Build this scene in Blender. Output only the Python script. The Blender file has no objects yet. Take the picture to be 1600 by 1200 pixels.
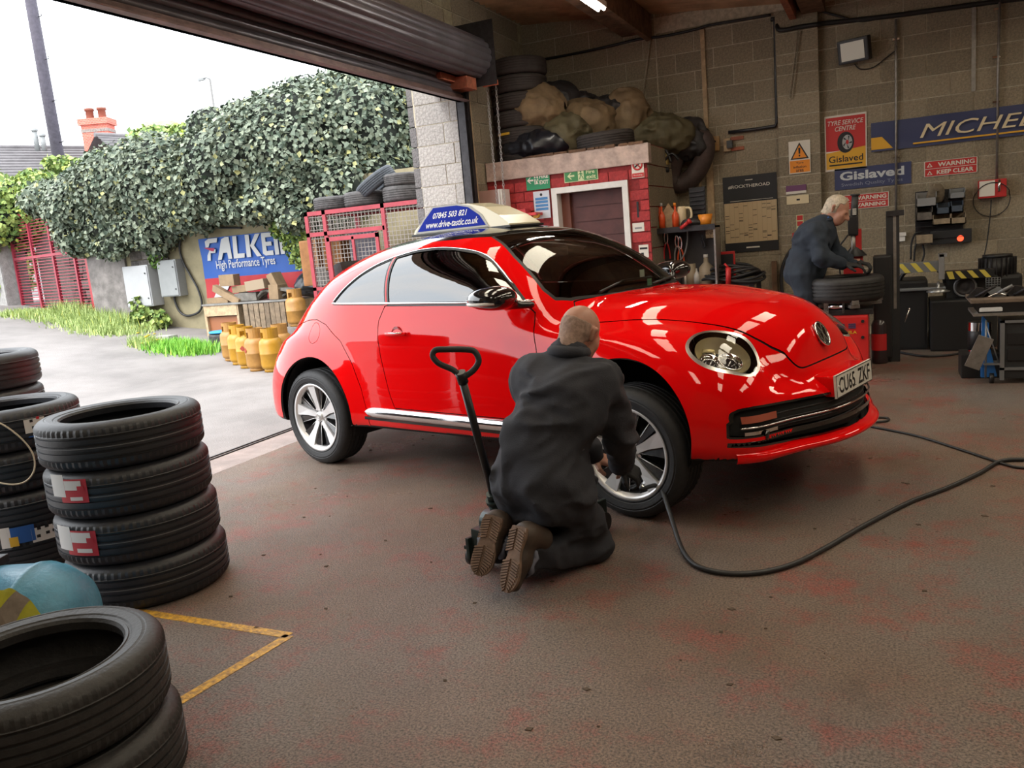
import bpy, bmesh, math, random
import numpy as np
from math import sin, cos, pi, radians, sqrt, atan2
from mathutils import Vector, Matrix
random.seed(7); np.random.seed(7)
SC = bpy.context.scene
COL = SC.collection
# ---------------------------------------------------------------- camera
FPX = 1290.0
RC = np.array([[0.9101281933656948, 0.40529703416868706, -0.08602898194748873],
               [-0.008651238174288561, -0.18900079497552158, -0.9819388247628588],
               [-0.414236439390485, 0.8944344657897741, -0.16850863090182078]])
C0 = np.array([0, 0, 1.4123])
cam = bpy.data.cameras.new('camera'); cam.sensor_width = 36; cam.lens = FPX/1600*36; cam.clip_end = 300; cam.clip_start = .05
camo = bpy.data.objects.new('camera', cam); COL.objects.link(camo); SC.camera = camo
mw = Matrix.Identity(4)
for i in range(3):
    mw[i][0] = RC[0][i]; mw[i][1] = -RC[1][i]; mw[i][2] = -RC[2][i]; mw[i][3] = C0[i]
camo.matrix_world = mw
# ---------------------------------------------------------------- sky, daylight, exposure
W = bpy.data.worlds.new('world'); SC.world = W; W.use_nodes = True
nt = W.node_tree; bg = nt.nodes['Background']
tc = nt.nodes.new('ShaderNodeTexCoord'); ns = nt.nodes.new('ShaderNodeTexNoise'); ns.inputs['Scale'].default_value = 2.2; ns.inputs['Detail'].default_value = 4
cr = nt.nodes.new('ShaderNodeValToRGB'); cr.color_ramp.elements[0].position = .35; cr.color_ramp.elements[1].position = .62
cr.color_ramp.elements[0].color = (.80, .90, 1.0, 1); cr.color_ramp.elements[1].color = (1.0, 1.0, 1.0, 1)
nt.links.new(tc.outputs['Generated'], ns.inputs['Vector']); nt.links.new(ns.outputs['Fac'], cr.inputs['Fac']); nt.links.new(cr.outputs['Color'], bg.inputs['Color'])
bg.inputs['Strength'].default_value = 3.0
SUN = bpy.data.lights.new('sun', 'SUN'); SUN.energy = 3.0; SUN.angle = radians(40); SUN.color = (1, .98, .95)
suno = bpy.data.objects.new('sun', SUN); COL.objects.link(suno); suno.rotation_euler = (radians(38), radians(-18), 0)
SC.view_settings.view_transform = 'Standard'; SC.view_settings.look = 'None'
SC.view_settings.exposure = 0.45; SC.view_settings.gamma = 1.0; SC.view_settings.use_curve_mapping = False
SC.cycles.max_bounces = 8; SC.cycles.diffuse_bounces = 4; SC.cycles.transparent_max_bounces = 12
SC.cycles.sample_clamp_indirect = 6
SKYLIGHT = 5.4      # brightness of the daylit roof lights
TUBE = 45.0
# ---------------------------------------------------------------- helpers
def ray(u, v): return RC.T@np.array([(u-800)/FPX, (v-600)/FPX, 1.0])
def at(u, v, ax, val):
    i = 'xyz'.index(ax); r = ray(u, v); return C0+r*(val-C0[i])/r[i]
def atd(u, v, d): return C0+ray(u, v)*d
MATS = {}
ALB = [1.0]
def M(name, col, rough=.6, metal=0., noise=None, bump=None, coat=0., dark=None, spec=.5, emit=None, space='Object', island=None, voro=None):
    """noise=(scale, amount): colour mottling; bump=(scale, strength); dark = second colour of the mottling"""
    if name in MATS: return MATS[name]
    col = tuple(c*ALB[0] for c in col); dark = tuple(c*ALB[0] for c in dark) if dark else None
    m = bpy.data.materials.new(name); m.use_nodes = True; n = m.node_tree; L = n.links
    b = n.nodes['Principled BSDF']; b.inputs['Roughness'].default_value = rough; b.inputs['Metallic'].default_value = metal
    b.inputs['Specular IOR Level'].default_value = spec
    c4 = (*col, 1); b.inputs['Base Color'].default_value = c4
    if coat: b.inputs['Coat Weight'].default_value = coat; b.inputs['Coat Roughness'].default_value = .02
    if emit: b.inputs['Emission Color'].default_value = (*col, 1); b.inputs['Emission Strength'].default_value = emit
    t = None
    if noise or bump:
        t = n.nodes.new('ShaderNodeTexCoord')
    if noise:
        a = n.nodes.new('ShaderNodeTexNoise'); a.inputs['Scale'].default_value = noise[0]; a.inputs['Detail'].default_value = 6; a.inputs['Roughness'].default_value = .65
        L.new(t.outputs[space], a.inputs['Vector'])
        r = n.nodes.new('ShaderNodeValToRGB'); r.color_ramp.elements[0].position = .36; r.color_ramp.elements[1].position = .66
        d = dark if dark else tuple(x*(1-noise[1]) for x in col)
        r.color_ramp.elements[0].color = (*d, 1); r.color_ramp.elements[1].color = (*[min(1, x*(1+noise[1]*.35)) for x in col], 1)
        L.new(a.outputs['Fac'], r.inputs['Fac'])
        src = r.outputs['Color']
        if island:
            src = isl(n, src, island)
        L.new(src, b.inputs['Base Color'])
    elif island:
        rgb = n.nodes.new('ShaderNodeRGB'); rgb.outputs[0].default_value = c4
        L.new(isl(n, rgb.outputs[0], island), b.inputs['Base Color'])
    if bump:
        a = n.nodes.new('ShaderNodeTexNoise'); a.inputs['Scale'].default_value = bump[0]; a.inputs['Detail'].default_value = 5
        L.new(t.outputs[space], a.inputs['Vector'])
        bb = n.nodes.new('ShaderNodeBump'); bb.inputs['Strength'].default_value = bump[1]; bb.inputs['Distance'].default_value = .01
        L.new(a.outputs['Fac'], bb.inputs['Height']); L.new(bb.outputs['Normal'], b.inputs['Normal'])
    MATS[name] = m; return m
def isl(n, src, amt):
    g = n.nodes.new('ShaderNodeNewGeometry'); h = n.nodes.new('ShaderNodeHueSaturation')
    mr = n.nodes.new('ShaderNodeMapRange'); mr.inputs['To Min'].default_value = 1-amt; mr.inputs['To Max'].default_value = 1+amt
    mh = n.nodes.new('ShaderNodeMapRange'); mh.inputs['To Min'].default_value = .5-amt*.06; mh.inputs['To Max'].default_value = .5+amt*.04
    n.links.new(g.outputs['Random Per Island'], mr.inputs['Value']); n.links.new(mr.outputs[0], h.inputs['Value'])
    n.links.new(g.outputs['Random Per Island'], mh.inputs['Value']); n.links.new(mh.outputs[0], h.inputs['Hue'])
    n.links.new(src, h.inputs['Color']); return h.outputs['Color']
def objrand(m, amt=.2):
    """brightness varies from object to object (blocks, bricks)"""
    n = m.node_tree; b = n.nodes['Principled BSDF']; l = b.inputs['Base Color'].links
    src = l[0].from_socket if l else None
    if src is None:
        r = n.nodes.new('ShaderNodeRGB'); r.outputs[0].default_value = b.inputs['Base Color'].default_value; src = r.outputs[0]
    o = n.nodes.new('ShaderNodeObjectInfo'); h = n.nodes.new('ShaderNodeHueSaturation')
    mr = n.nodes.new('ShaderNodeMapRange'); mr.inputs['To Min'].default_value = 1-amt; mr.inputs['To Max'].default_value = 1+amt
    n.links.new(o.outputs['Random'], mr.inputs['Value']); n.links.new(mr.outputs[0], h.inputs['Value']); n.links.new(src, h.inputs['Color'])
    n.links.new(h.outputs['Color'], b.inputs['Base Color']); return m
def glass(name, tint=(.5, .5, .5), trans=.6, rough=0.0, ior=1.65):
    if name in MATS: return MATS[name]
    m = bpy.data.materials.new(name); m.use_nodes = True; n = m.node_tree; L = n.links
    for x in list(n.nodes):
        if x.type != 'OUTPUT_MATERIAL': n.nodes.remove(x)
    out = [x for x in n.nodes if x.type == 'OUTPUT_MATERIAL'][0]
    tr = n.nodes.new('ShaderNodeBsdfTransparent'); tr.inputs[0].default_value = (*[t*trans for t in tint], 1)
    gl = n.nodes.new('ShaderNodeBsdfGlossy'); gl.inputs['Roughness'].default_value = rough
    fr = n.nodes.new('ShaderNodeFresnel'); fr.inputs['IOR'].default_value = ior
    mx = n.nodes.new('ShaderNodeMixShader'); L.new(fr.outputs[0], mx.inputs[0]); L.new(tr.outputs[0], mx.inputs[1]); L.new(gl.outputs[0], mx.inputs[2])
    L.new(mx.outputs[0], out.inputs['Surface']); MATS[name] = m; return m
def tag(o, label=None, cat=None, group=None, kind=None):
    if label: o['label'] = label
    if cat: o['category'] = cat
    if group: o['group'] = group
    if kind: o['kind'] = kind
    return o
def thing(name, label, cat, loc=(0, 0, 0), rotz=0., group=None, rot=None):
    o = bpy.data.objects.new(name, None); o.empty_display_size = .1; COL.objects.link(o)
    o.location = tuple(float(x) for x in loc)
    o.rotation_euler = rot if rot else (0, 0, rotz)
    return tag(o, label, cat, group)
def mesh_obj(name, me, mat, parent=None, label=None, kind=None):
    o = bpy.data.objects.new(name, me); COL.objects.link(o)
    if mat is not None and not len(me.materials): me.materials.append(mat)
    if parent is not None: o.parent = parent
    if label: o['label'] = label
    if kind: o['kind'] = kind
    return o
class MB:
    """collects simple solids and links them as one mesh object"""
    def __init__(s): s.v = []; s.f = []; s.sm = []
    def add(s, vs, fs, smooth=False):
        k = len(s.v); s.v += [tuple(map(float, p)) for p in vs]
        s.f += [tuple(i+k for i in f) for f in fs]; s.sm += [smooth]*len(fs); return s
    def box(s, x0, x1, y0, y1, z0, z1, mx=None, bev=0.):
        P = [(x, y, z) for z in (z0, z1) for y in (y0, y1) for x in (x0, x1)]
        F_ = [(0, 2, 3, 1), (4, 5, 7, 6), (0, 1, 5, 4), (2, 6, 7, 3), (0, 4, 6, 2), (1, 3, 7, 5)]
        if bev > 0:
            bm = bmesh.new(); vv = [bm.verts.new(p) for p in P]
            for f in F_: bm.faces.new([vv[i] for i in f])
            bmesh.ops.bevel(bm, geom=bm.edges[:], offset=bev, segments=2, affect='EDGES', profile=.7)
            bm.verts.index_update(); P = [v.co[:] for v in bm.verts]; F_ = [tuple(v.index for v in f.verts) for f in bm.faces]; bm.free()
        if mx is not None: P = [mx@Vector(p) for p in P]
        return s.add(P, F_)
    def cbox(s, c, size, mx=None, bev=0.):
        a, b, d = [x/2 for x in size]
        return s.box(c[0]-a, c[0]+a, c[1]-b, c[1]+b, c[2]-d, c[2]+d, mx, bev)
    def cyl(s, p0, p1, r0, r1=None, n=16, caps=True, smooth=True):
        if r1 is None: r1 = r0
        p0 = Vector(p0); p1 = Vector(p1); ax = (p1-p0).normalized()
        a = ax.orthogonal().normalized(); b = ax.cross(a)
        P = []
        for p, r in ((p0, r0), (p1, r1)):
            P += [p+(a*cos(2*pi*i/n)+b*sin(2*pi*i/n))*r for i in range(n)]
        k = len(s.v); s.add(P, [(i, (i+1) % n, n+(i+1) % n, n+i) for i in range(n)], smooth)
        if caps: s.f += [tuple(k+i for i in reversed(range(n))), tuple(k+n+i for i in range(n))]; s.sm += [False, False]
        return s
    def tube(s, pts, r, n=8, closed=False, caps=True):
        pts = [Vector(p) for p in pts]; m = len(pts); rs = r if isinstance(r, (list, tuple)) else [r]*m
        P = []; prev = None
        for i, p in enumerate(pts):
            if closed: t = (pts[(i+1) % m]-pts[i-1]).normalized()
            else: t = (pts[min(i+1, m-1)]-pts[max(i-1, 0)]).normalized()
            if prev is None: a = t.orthogonal().normalized()
            else:
                a = prev-t*prev.dot(t)
                a = a.normalized() if a.length > 1e-6 else t.orthogonal().normalized()
            prev = a; b = t.cross(a)
            P += [p+(a*cos(2*pi*j/n)+b*sin(2*pi*j/n))*rs[i] for j in range(n)]
        F_ = []
        for i in range(m if closed else m-1):
            i2 = (i+1) % m
            F_ += [(i*n+j, i*n+(j+1) % n, i2*n+(j+1) % n, i2*n+j) for j in range(n)]
        k = len(s.v); s.add(P, F_, True)
        if caps and not closed: s.f += [tuple(k+j for j in reversed(range(n))), tuple(k+(m-1)*n+j for j in range(n))]; s.sm += [False, False]
        return s
    def lathe(s, prof, n=32, mx=None, closed=False, smooth=True):
        """prof: (r, z) turned about z"""
        P = []; m = len(prof)
        for r, z in prof:
            P += [Vector((r*cos(2*pi*i/n), r*sin(2*pi*i/n), z)) for i in range(n)]
        if mx is not None: P = [mx@p for p in P]
        F_ = []
        for j in range(m if closed else m-1):
            j2 = (j+1) % m
            F_ += [(j*n+i, j*n+(i+1) % n, j2*n+(i+1) % n, j2*n+i) for i in range(n)]
        return s.add(P, F_, smooth)
    def prism(s, poly, h0, h1, mx=None):
        """poly (x, y) extruded along z"""
        n = len(poly); P = [Vector((x, y, h0)) for x, y in poly]+[Vector((x, y, h1)) for x, y in poly]
        if mx is not None: P = [mx@p for p in P]
        return s.add(P, [tuple(reversed(range(n))), tuple(range(n, 2*n))]+[(i, (i+1) % n, n+(i+1) % n, n+i) for i in range(n)])
    def grid(s, fn, nu, nv, smooth=True):
        P = [fn(i/nu, j/nv) for j in range(nv+1) for i in range(nu+1)]
        return s.add(P, [(j*(nu+1)+i, j*(nu+1)+i+1, (j+1)*(nu+1)+i+1, (j+1)*(nu+1)+i) for j in range(nv) for i in range(nu)], smooth)
    def mesh(s, name='m'):
        me = bpy.data.meshes.new(name); me.from_pydata(s.v, [], s.f)
        me.polygons.foreach_set('use_smooth', s.sm); me.update(); return me
    def obj(s, name, mat, parent=None, label=None, kind=None, world=False, fix=True):
        if world and parent is not None:
            inv = parent_mat(parent).inverted(); s.v = [tuple(inv@Vector(p)) for p in s.v]
        me = s.mesh(name)
        if fix:
            bm = bmesh.new(); bm.from_mesh(me); bmesh.ops.recalc_face_normals(bm, faces=bm.faces); bm.to_mesh(me); bm.free()
        return mesh_obj(name, me, mat, parent, label, kind)
def parent_mat(o):
    m = Matrix.LocRotScale(o.location, o.rotation_euler, o.scale)
    return parent_mat(o.parent)@m if o.parent is not None else m
def single(name, mb, mat, label, cat, group=None, loc=None):
    """a thing that is one mesh; its origin goes to its base"""
    vs = np.array(mb.v)
    c = np.array(loc) if loc is not None else np.array([(vs[:, 0].min()+vs[:, 0].max())/2, (vs[:, 1].min()+vs[:, 1].max())/2, vs[:, 2].min()])
    mb.v = [tuple(p) for p in (vs-c)]
    o = mb.obj(name, mat); o.location = tuple(c); return tag(o, label, cat, group)
def copy_tree(o, parent=None):
    c = o.copy(); COL.objects.link(c)
    if parent is not None: c.parent = parent
    for ch in list(o.children): copy_tree(ch, c)
    return c
def frame(o, x, y, z=None):
    """matrix with origin o and axes x, y (z = x cross y)"""
    x = Vector(x).normalized(); y = Vector(y); z = x.cross(y).normalized(); y = z.cross(x)
    m = Matrix.Identity(4)
    for i in range(3): m[i][0] = x[i]; m[i][1] = y[i]; m[i][2] = z[i]; m[i][3] = o[i]
    return m
def catmull(pts, k=8, closed=False):
    P = [Vector(p) for p in pts]; n = len(P); out = []
    for i in range(n if closed else n-1):
        g = (lambda j: P[j % n]) if closed else (lambda j: P[max(0, min(n-1, j))])
        a, b, c, d = g(i-1), g(i), g(i+1), g(i+2)
        for q in range(k):
            t = q/k; out.append(.5*((2*b)+(c-a)*t+(2*a-5*b+4*c-d)*t*t+(3*b-a-3*c+d)*t**3))
    if not closed: out.append(P[-1])
    return out
def text_mb(s, w, h, mx, depth=.002, bold=0., shear=0., mb=None, spacing=1.):
    """letters filling a w x h box whose lower left corner is the origin of mx (x along the text, y up)"""
    cu = bpy.data.curves.new('t', 'FONT'); cu.body = s; cu.size = 1; cu.shear = shear; cu.offset = bold; cu.resolution_u = 3; cu.space_character = spacing
    o = bpy.data.objects.new('t', cu); COL.objects.link(o)
    dg = bpy.context.evaluated_depsgraph_get(); me = bpy.data.meshes.new_from_object(o.evaluated_get(dg))
    bpy.data.objects.remove(o); bpy.data.curves.remove(cu)
    n = len(me.vertices); co = np.zeros(n*3); me.vertices.foreach_get('co', co); co = co.reshape(-1, 3)
    lo = co.min(0); hi = co.max(0); sx = w/(hi[0]-lo[0]); sy = h/(hi[1]-lo[1])
    mb = mb or MB()
    mb.add([mx@Vector(((p[0]-lo[0])*sx, (p[1]-lo[1])*sy, depth)) for p in co], [tuple(f.vertices) for f in me.polygons])
    bpy.data.meshes.remove(me); return mb
# plain scalar noise for numpy fields
_pn = np.random.RandomState(3).rand(32, 32, 32)
def vnoise(p):
    i = np.floor(p).astype(int); f = p-i; f = f*f*(3-2*f); i &= 31; j = (i+1) & 31; o = 0
    for a in (0, 1):
        for b in (0, 1):
            for c in (0, 1):
                ix = j if a else i; iy = j if b else i; iz = j if c else i
                w = (f[..., 0] if a else 1-f[..., 0])*(f[..., 1] if b else 1-f[..., 1])*(f[..., 2] if c else 1-f[..., 2])
                o = o+w*_pn[ix[..., 0], iy[..., 1], iz[..., 2]]
    return o*2-1
def surfnet(f, lo, h):
    """surface-net mesh of the grid f (negative inside); returns verts, quads"""
    nx, ny, nz = f.shape; s = f < 0
    acc = np.zeros((nx-1, ny-1, nz-1, 3)); cnt = np.zeros((nx-1, ny-1, nz-1))
    cs = [(a, b, c) for a in (0, 1) for b in (0, 1) for c in (0, 1)]
    V = {c: f[c[0]:nx-1+c[0], c[1]:ny-1+c[1], c[2]:nz-1+c[2]] for c in cs}
    for a in cs:
        for ax in range(3):
            if a[ax] == 0:
                b = list(a); b[ax] = 1; b = tuple(b); fa, fb = V[a], V[b]; m = (fa < 0) != (fb < 0)
                t = np.where(m, fa/(fa-fb+1e-20), 0)
                for k in range(3): acc[..., k] += np.where(m, (t if k == ax else a[k]), 0)
                cnt += m
    has = cnt > 0; idx = -np.ones(has.shape, int); idx[has] = np.arange(has.sum())
    cell = np.argwhere(has); P = lo+(cell+acc[has]/cnt[has][:, None])*h
    Q = []
    for ax in range(3):
        sl0 = [slice(None)]*3; sl1 = [slice(None)]*3; sl0[ax] = slice(0, -1); sl1[ax] = slice(1, None)
        ch = s[tuple(sl0)] != s[tuple(sl1)]; e = np.argwhere(ch)
        o1, o2 = [(1, 2), (2, 0), (0, 1)][ax]
        e = e[(e[:, o1] > 0) & (e[:, o2] > 0) & (e[:, o1] < f.shape[o1]-1) & (e[:, o2] < f.shape[o2]-1)]
        def g(d1, d2):
            c = e.copy(); c[:, o1] -= d1; c[:, o2] -= d2; return idx[c[:, 0], c[:, 1], c[:, 2]]
        q = np.stack([g(1, 1), g(0, 1), g(0, 0), g(1, 0)], 1)
        ins = s[e[:, 0], e[:, 1], e[:, 2]]
        q[~ins] = q[~ins][:, ::-1]; Q.append(q)
    return P, np.concatenate(Q)
def np_mesh(name, V, F_, smooth=True, normals=None):
    me = bpy.data.meshes.new(name); me.vertices.add(len(V)); me.vertices.foreach_set('co', np.asarray(V, dtype=np.float32).ravel())
    k = F_.shape[1]; me.loops.add(F_.size); me.loops.foreach_set('vertex_index', F_.astype(np.int32).ravel())
    me.polygons.add(len(F_)); me.polygons.foreach_set('loop_start', (np.arange(len(F_))*k).astype(np.int32))
    me.polygons.foreach_set('loop_total', np.full(len(F_), k, np.int32))
    me.polygons.foreach_set('use_smooth', np.full(len(F_), smooth)); me.update(calc_edges=True); me.validate()
    if normals is not None: me.normals_split_custom_set_from_vertices([tuple(n) for n in normals])
    return me
def smin(a, b, k):
    h = np.clip(.5+.5*(b-a)/k, 0, 1); return b*(1-h)+a*h-k*h*(1-h)
def vnorm(P, T):
    n = np.cross(P[T[:, 1]]-P[T[:, 0]], P[T[:, 2]]-P[T[:, 0]]); N = np.zeros_like(P)
    for k in range(3): np.add.at(N, T[:, k], n)
    return N/(np.linalg.norm(N, axis=1, keepdims=True)+1e-12)
def sdf_prims(X, prims, k):
    d = None
    for p in prims:
        if p[0] == 'c':      # tapered capsule
            a, b, ra, rb = np.array(p[1]), np.array(p[2]), p[3], p[4]
            ab = b-a; t = np.clip(((X-a)@ab)/(ab@ab+1e-12), 0, 1); q = np.linalg.norm(X-a-t[..., None]*ab, axis=-1)-(ra+(rb-ra)*t)
        elif p[0] == 'e':    # ellipsoid, optional rotation matrix
            c, r = np.array(p[1]), np.array(p[2]); Y = X-c
            if len(p) > 3 and isinstance(p[3], np.ndarray): Y = Y@np.array(p[3])
            l = np.linalg.norm(Y/r, axis=-1); q = (l-1)*l*min(1, 1)/(np.linalg.norm(Y/(r*r), axis=-1)+1e-9)
        elif p[0] == 'b':    # rounded box
            c, r, rd = np.array(p[1]), np.array(p[2]), p[3]; Y = X-c
            if len(p) > 4 and isinstance(p[4], np.ndarray): Y = Y@np.array(p[4])
            w = np.abs(Y)-(r-rd); q = np.linalg.norm(np.maximum(w, 0), axis=-1)+np.minimum(w.max(-1), 0)-rd
        kk = k
        if isinstance(p[-1], str): d = -smin(-d, q, .01); continue
        if isinstance(p[-1], dict): kk = p[-1].get('k', k)
        d = q if d is None else smin(d, q, kk)
    return d
def sdf_obj(name, prims, mat, parent, cell=.012, k=.03, wr=None, label=None, kind=None, world=True, extra=None, smooth_it=1, cutfn=None):
    """one continuous surface grown around the primitives. wr=(amplitude, scale vector): cloth folds"""
    pts = []
    for p in prims:
        if isinstance(p[-1], str): continue
        if p[0] == 'c': pts += [np.array(p[1])-p[3], np.array(p[1])+p[3], np.array(p[2])-p[4], np.array(p[2])+p[4]]
        else: r = max(p[2]); pts += [np.array(p[1])-r, np.array(p[1])+r]
    pts = np.array(pts); lo = pts.min(0)-.04; hi = pts.max(0)+.04
    n = np.ceil((hi-lo)/cell).astype(int)+1
    g = np.stack(np.meshgrid(*[lo[i]+np.arange(n[i])*cell for i in range(3)], indexing='ij'), -1)
    d = sdf_prims(g, prims, k)
    if wr is not None:
        w = np.array(wr[1]); q = g*w; q = q+vnoise(g*w*.5+7)[..., None]*.8
        fo = 1-2*np.abs(vnoise(q)); d = d-wr[0]*(fo+.45*(1-2*np.abs(vnoise(q*2.3+5))))
    if extra is not None: d = extra(g, d)
    V, Q = surfnet(d, lo, cell)
    for _ in range(smooth_it):
        A = np.zeros_like(V); c = np.zeros(len(V))
        for a, b in ((0, 1), (1, 2), (2, 3), (3, 0)):
            np.add.at(A, Q[:, a], V[Q[:, b]]); np.add.at(c, Q[:, a], 1); np.add.at(A, Q[:, b], V[Q[:, a]]); np.add.at(c, Q[:, b], 1)
        V = V*.5+.5*A/np.maximum(c, 1)[:, None]
    if cutfn is not None: return V, Q
    if world and parent is not None:
        inv = np.array(parent_mat(parent).inverted()); V = V@inv[:3, :3].T+inv[:3, 3]
    me = np_mesh(name, V, Q)
    return mesh_obj(name, me, mat, parent, label, kind)
# ================================================================ the garage shell
WX, WY = -4.27, 10.45           # inner faces of the door wall and of the back wall
m_block = objrand(M('block_grey', (.30, .25, .175), .95, noise=(55, .32), bump=(70, .6)), .16)
m_blockdoor = objrand(M('block_door', (.36, .31, .20), .95, noise=(9, .35), bump=(60, .5)), .15)
m_mortar = M('mortar', (.50, .44, .33), .95, noise=(20, .3))
m_pale = objrand(M('block_pale', (.38, .355, .33), .95, noise=(40, .35), bump=(60, .6)), .1)
m_red = objrand(M('brick_red', (.42, .03, .03), .7, noise=(25, .35), bump=(50, .4)), .12)
m_redm = M('brick_mortar', (.25, .02, .02), .8, noise=(30, .3))
m_steel = M('dark_steel', (.045, .042, .045), .5, .6, noise=(15, .4))
m_black = M('black_plastic', (.012, .012, .013), .45)
m_wood = M('pale_wood', (.48, .34, .20), .7, noise=(14, .35))
m_timber = M('dark_timber', (.16, .085, .045), .8, noise=(10, .5))
m_rust = M('rust_paint', (.34, .10, .05), .7, noise=(12, .4))
m_white = M('white_paint', (.75, .73, .69), .5, noise=(8, .1))
m_chrome = M('chrome', (.85, .85, .86), .08, 1.)
m_grey = M('grey_plastic', (.25, .25, .25), .5)
def struct(name, mb, mat, parent=None, **k):
    o = mb.obj(name, mat, parent, **k)
    if parent is None: o['kind'] = 'structure'
    return o
def floor_mat():
    m = M('floor_concrete', (.2, .15, .12), .5); n = m.node_tree; L = n.links; b = n.nodes['Principled BSDF']
    t = n.nodes.new('ShaderNodeTexCoord')
    def noise(sc, det=6, rough=.6):
        a = n.nodes.new('ShaderNodeTexNoise'); a.inputs['Scale'].default_value = sc; a.inputs['Detail'].default_value = det; a.inputs['Roughness'].default_value = rough
        L.new(t.outputs['Object'], a.inputs['Vector']); return a.outputs['Fac']
    def ramp(src, p0, c0, p1, c1):
        r = n.nodes.new('ShaderNodeValToRGB'); r.color_ramp.elements[0].position = p0; r.color_ramp.elements[1].position = p1
        r.color_ramp.elements[0].color = (*c0, 1); r.color_ramp.elements[1].color = (*c1, 1); L.new(src, r.inputs['Fac']); return r.outputs['Color']
    def mix(f, a, c, mode='MIX'):
        x = n.nodes.new('ShaderNodeMix'); x.data_type = 'RGBA'; x.blend_type = mode
        if isinstance(f, float): x.inputs[0].default_value = f
        else: L.new(f, x.inputs[0])
        L.new(a, x.inputs[6]); L.new(c, x.inputs[7]); return x.outputs[2]
    base = ramp(noise(1.3), .3, (.148, .096, .066), .7, (.235, .158, .110))
    red = ramp(noise(.9, 3), 0, (.30, .062, .045), 1, (.30, .062, .045))
    sp = ramp(noise(2.1, 10, .85), .50, (0, 0, 0), .63, (.85, .85, .85))
    lf = ramp(noise(.42, 3), .42, (0, 0, 0), .62, (.75, .75, .75)); grey = ramp(noise(2.), 0, (.20, .18, .165), 1, (.20, .18, .165)); c0 = mix(lf, base, grey)
    c = mix(sp, c0, red)
    g = ramp(noise(120, 3, .7), .36, (.10, .10, .10), .60, (1.6, 1.6, 1.6))
    c = mix(.8, c, g, 'MULTIPLY')
    st = ramp(noise(3.5, 8, .7), .28, (.45, .45, .45), .42, (1, 1, 1)); c = mix(.6, c, st, 'MULTIPLY')
    L.new(c, b.inputs['Base Color'])
    rr = ramp(noise(1.1, 7, .65), .35, (.24,)*3, .7, (.55,)*3); b.inputs['Specular IOR Level'].default_value = .7; L.new(rr, b.inputs['Roughness'])
    bb = n.nodes.new('ShaderNodeBump'); bb.inputs['Strength'].default_value = .8; bb.inputs['Distance'].default_value = .012
    L.new(noise(150, 3, .8), bb.inputs['Height']); L.new(bb.outputs[0], b.inputs['Normal'])
    return m
FL = MB().box(-4.30, 6.2, -4.2, 10.6, -.2, 0)
floor = struct('floor', FL, floor_mat())
m_yel = M('yellow_paint', (.62, .34, .03), .5, noise=(45, .8), dark=(.25, .13, .04), bump=(90, .5))
def floor_line(p, q, w):
    p = Vector(p).to_2d(); q = Vector(q).to_2d(); d = (q-p).normalized(); s = Vector((-d.y, d.x))*w/2
    P = [p+s, p-s, q-s, q+s]
    return MB().prism([(a.x, a.y) for a in P], 0, .0015)
cn = at(452, 993, 'z', 0); l0 = at(212, 955, 'z', 0); l1 = at(258, 1110, 'z', 0)
floor_line(l0, cn, .045).obj('painted_line', m_yel, floor); floor_line(cn, l1, .045).obj('painted_line', m_yel, floor)
# threshold outside the shutter line
m_thr = M('threshold_concrete', (.30, .235, .21), .55, noise=(5, .3), bump=(80, .4))
th = MB().box(-4.72, -4.30, -4.2, 8.5, -.2, -.002); threshold = struct('trim_1', th, m_thr)
sl = MB()
for k in range(2): sl.box(-4.70+k*.05, -4.685+k*.05, -2, 8.5, -.01, .006)
sl.obj('steel_channel', m_steel, threshold)
# ---- block walls, each visible block an object
_bm = {}
def block_mesh(w, h, d, key):
    k = (round(w, 3), round(h, 3), round(d, 3), key)
    if k not in _bm:
        mb = MB().box(-w/2, w/2, -.004, d, -h/2, h/2)
        _bm[k] = mb.mesh('block')
    return _bm[k]
def lay(parent, name, o, u, nrm, L, z0, z1, mat, bw=.44, bh=.213, j=.012, phase=.5, skip=None, depth=.03, zoff=0., limit=280, proud=.003):
    """courses of blocks on a wall whose lower left inner corner is o, running along u, facing nrm"""
    u = Vector(u); nrm = Vector(nrm); row = 0; z = z0+zoff; cnt = 0; rest = MB()
    while z < z1-.02:
        h = min(bh, z1-z-j)
        if z+h > z0 and h > .03:
            s = -((row % 2)*(bw+j)*phase)
            while s < L:
                a = max(s, 0); b = min(s+bw, L)
                if b-a > .03:
                    c = Vector(o)+u*((a+b)/2); c.z = z+h/2
                    if not (skip and skip(a, b, z, z+h)):
                        cnt += 1
                        me = block_mesh(b-a, h, depth, name)
                        if not me.materials: me.materials.append(mat)
                        if cnt <= limit:
                            ob = bpy.data.objects.new(name, me); COL.objects.link(ob); ob.parent = parent
                            ang = atan2(u.y, u.x)
                            ob.rotation_euler = (random.uniform(-.004, .004), 0, ang+random.uniform(-.003, .003))
                            ob.location = c-nrm*(depth-.006)+nrm*random.uniform(-proud, proud)+nrm*0
                            # mesh runs from the face (y=0) into the wall (y=depth) along local +y
                            ob.location = c+nrm*random.uniform(0, proud)
                s += bw+j
        z += bh+j; row += 1
wall_back = struct('wall_back', MB().box(-5.0, 6.4, WY+.003, WY+.25, 0, 4.9), m_mortar)
zc = at(1405.5, 91, 'y', WY)[2]; zo = (zc % .225)-.225
hutx = at(1010, 240, 'y', 9.0)[0]      # right hand corner of the brick hut
lay(wall_back, 'block', (-2.52, WY, 0), (1, 0, 0), (0, -1, 0), 4.05, 0, 3.75, m_block, zoff=zo, skip=lambda a, b, z0, z1: (a > 1.36 and b < 1.87) or z1 < .25)
hi = MB()
z = zo+.225*0
r = 0
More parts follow.
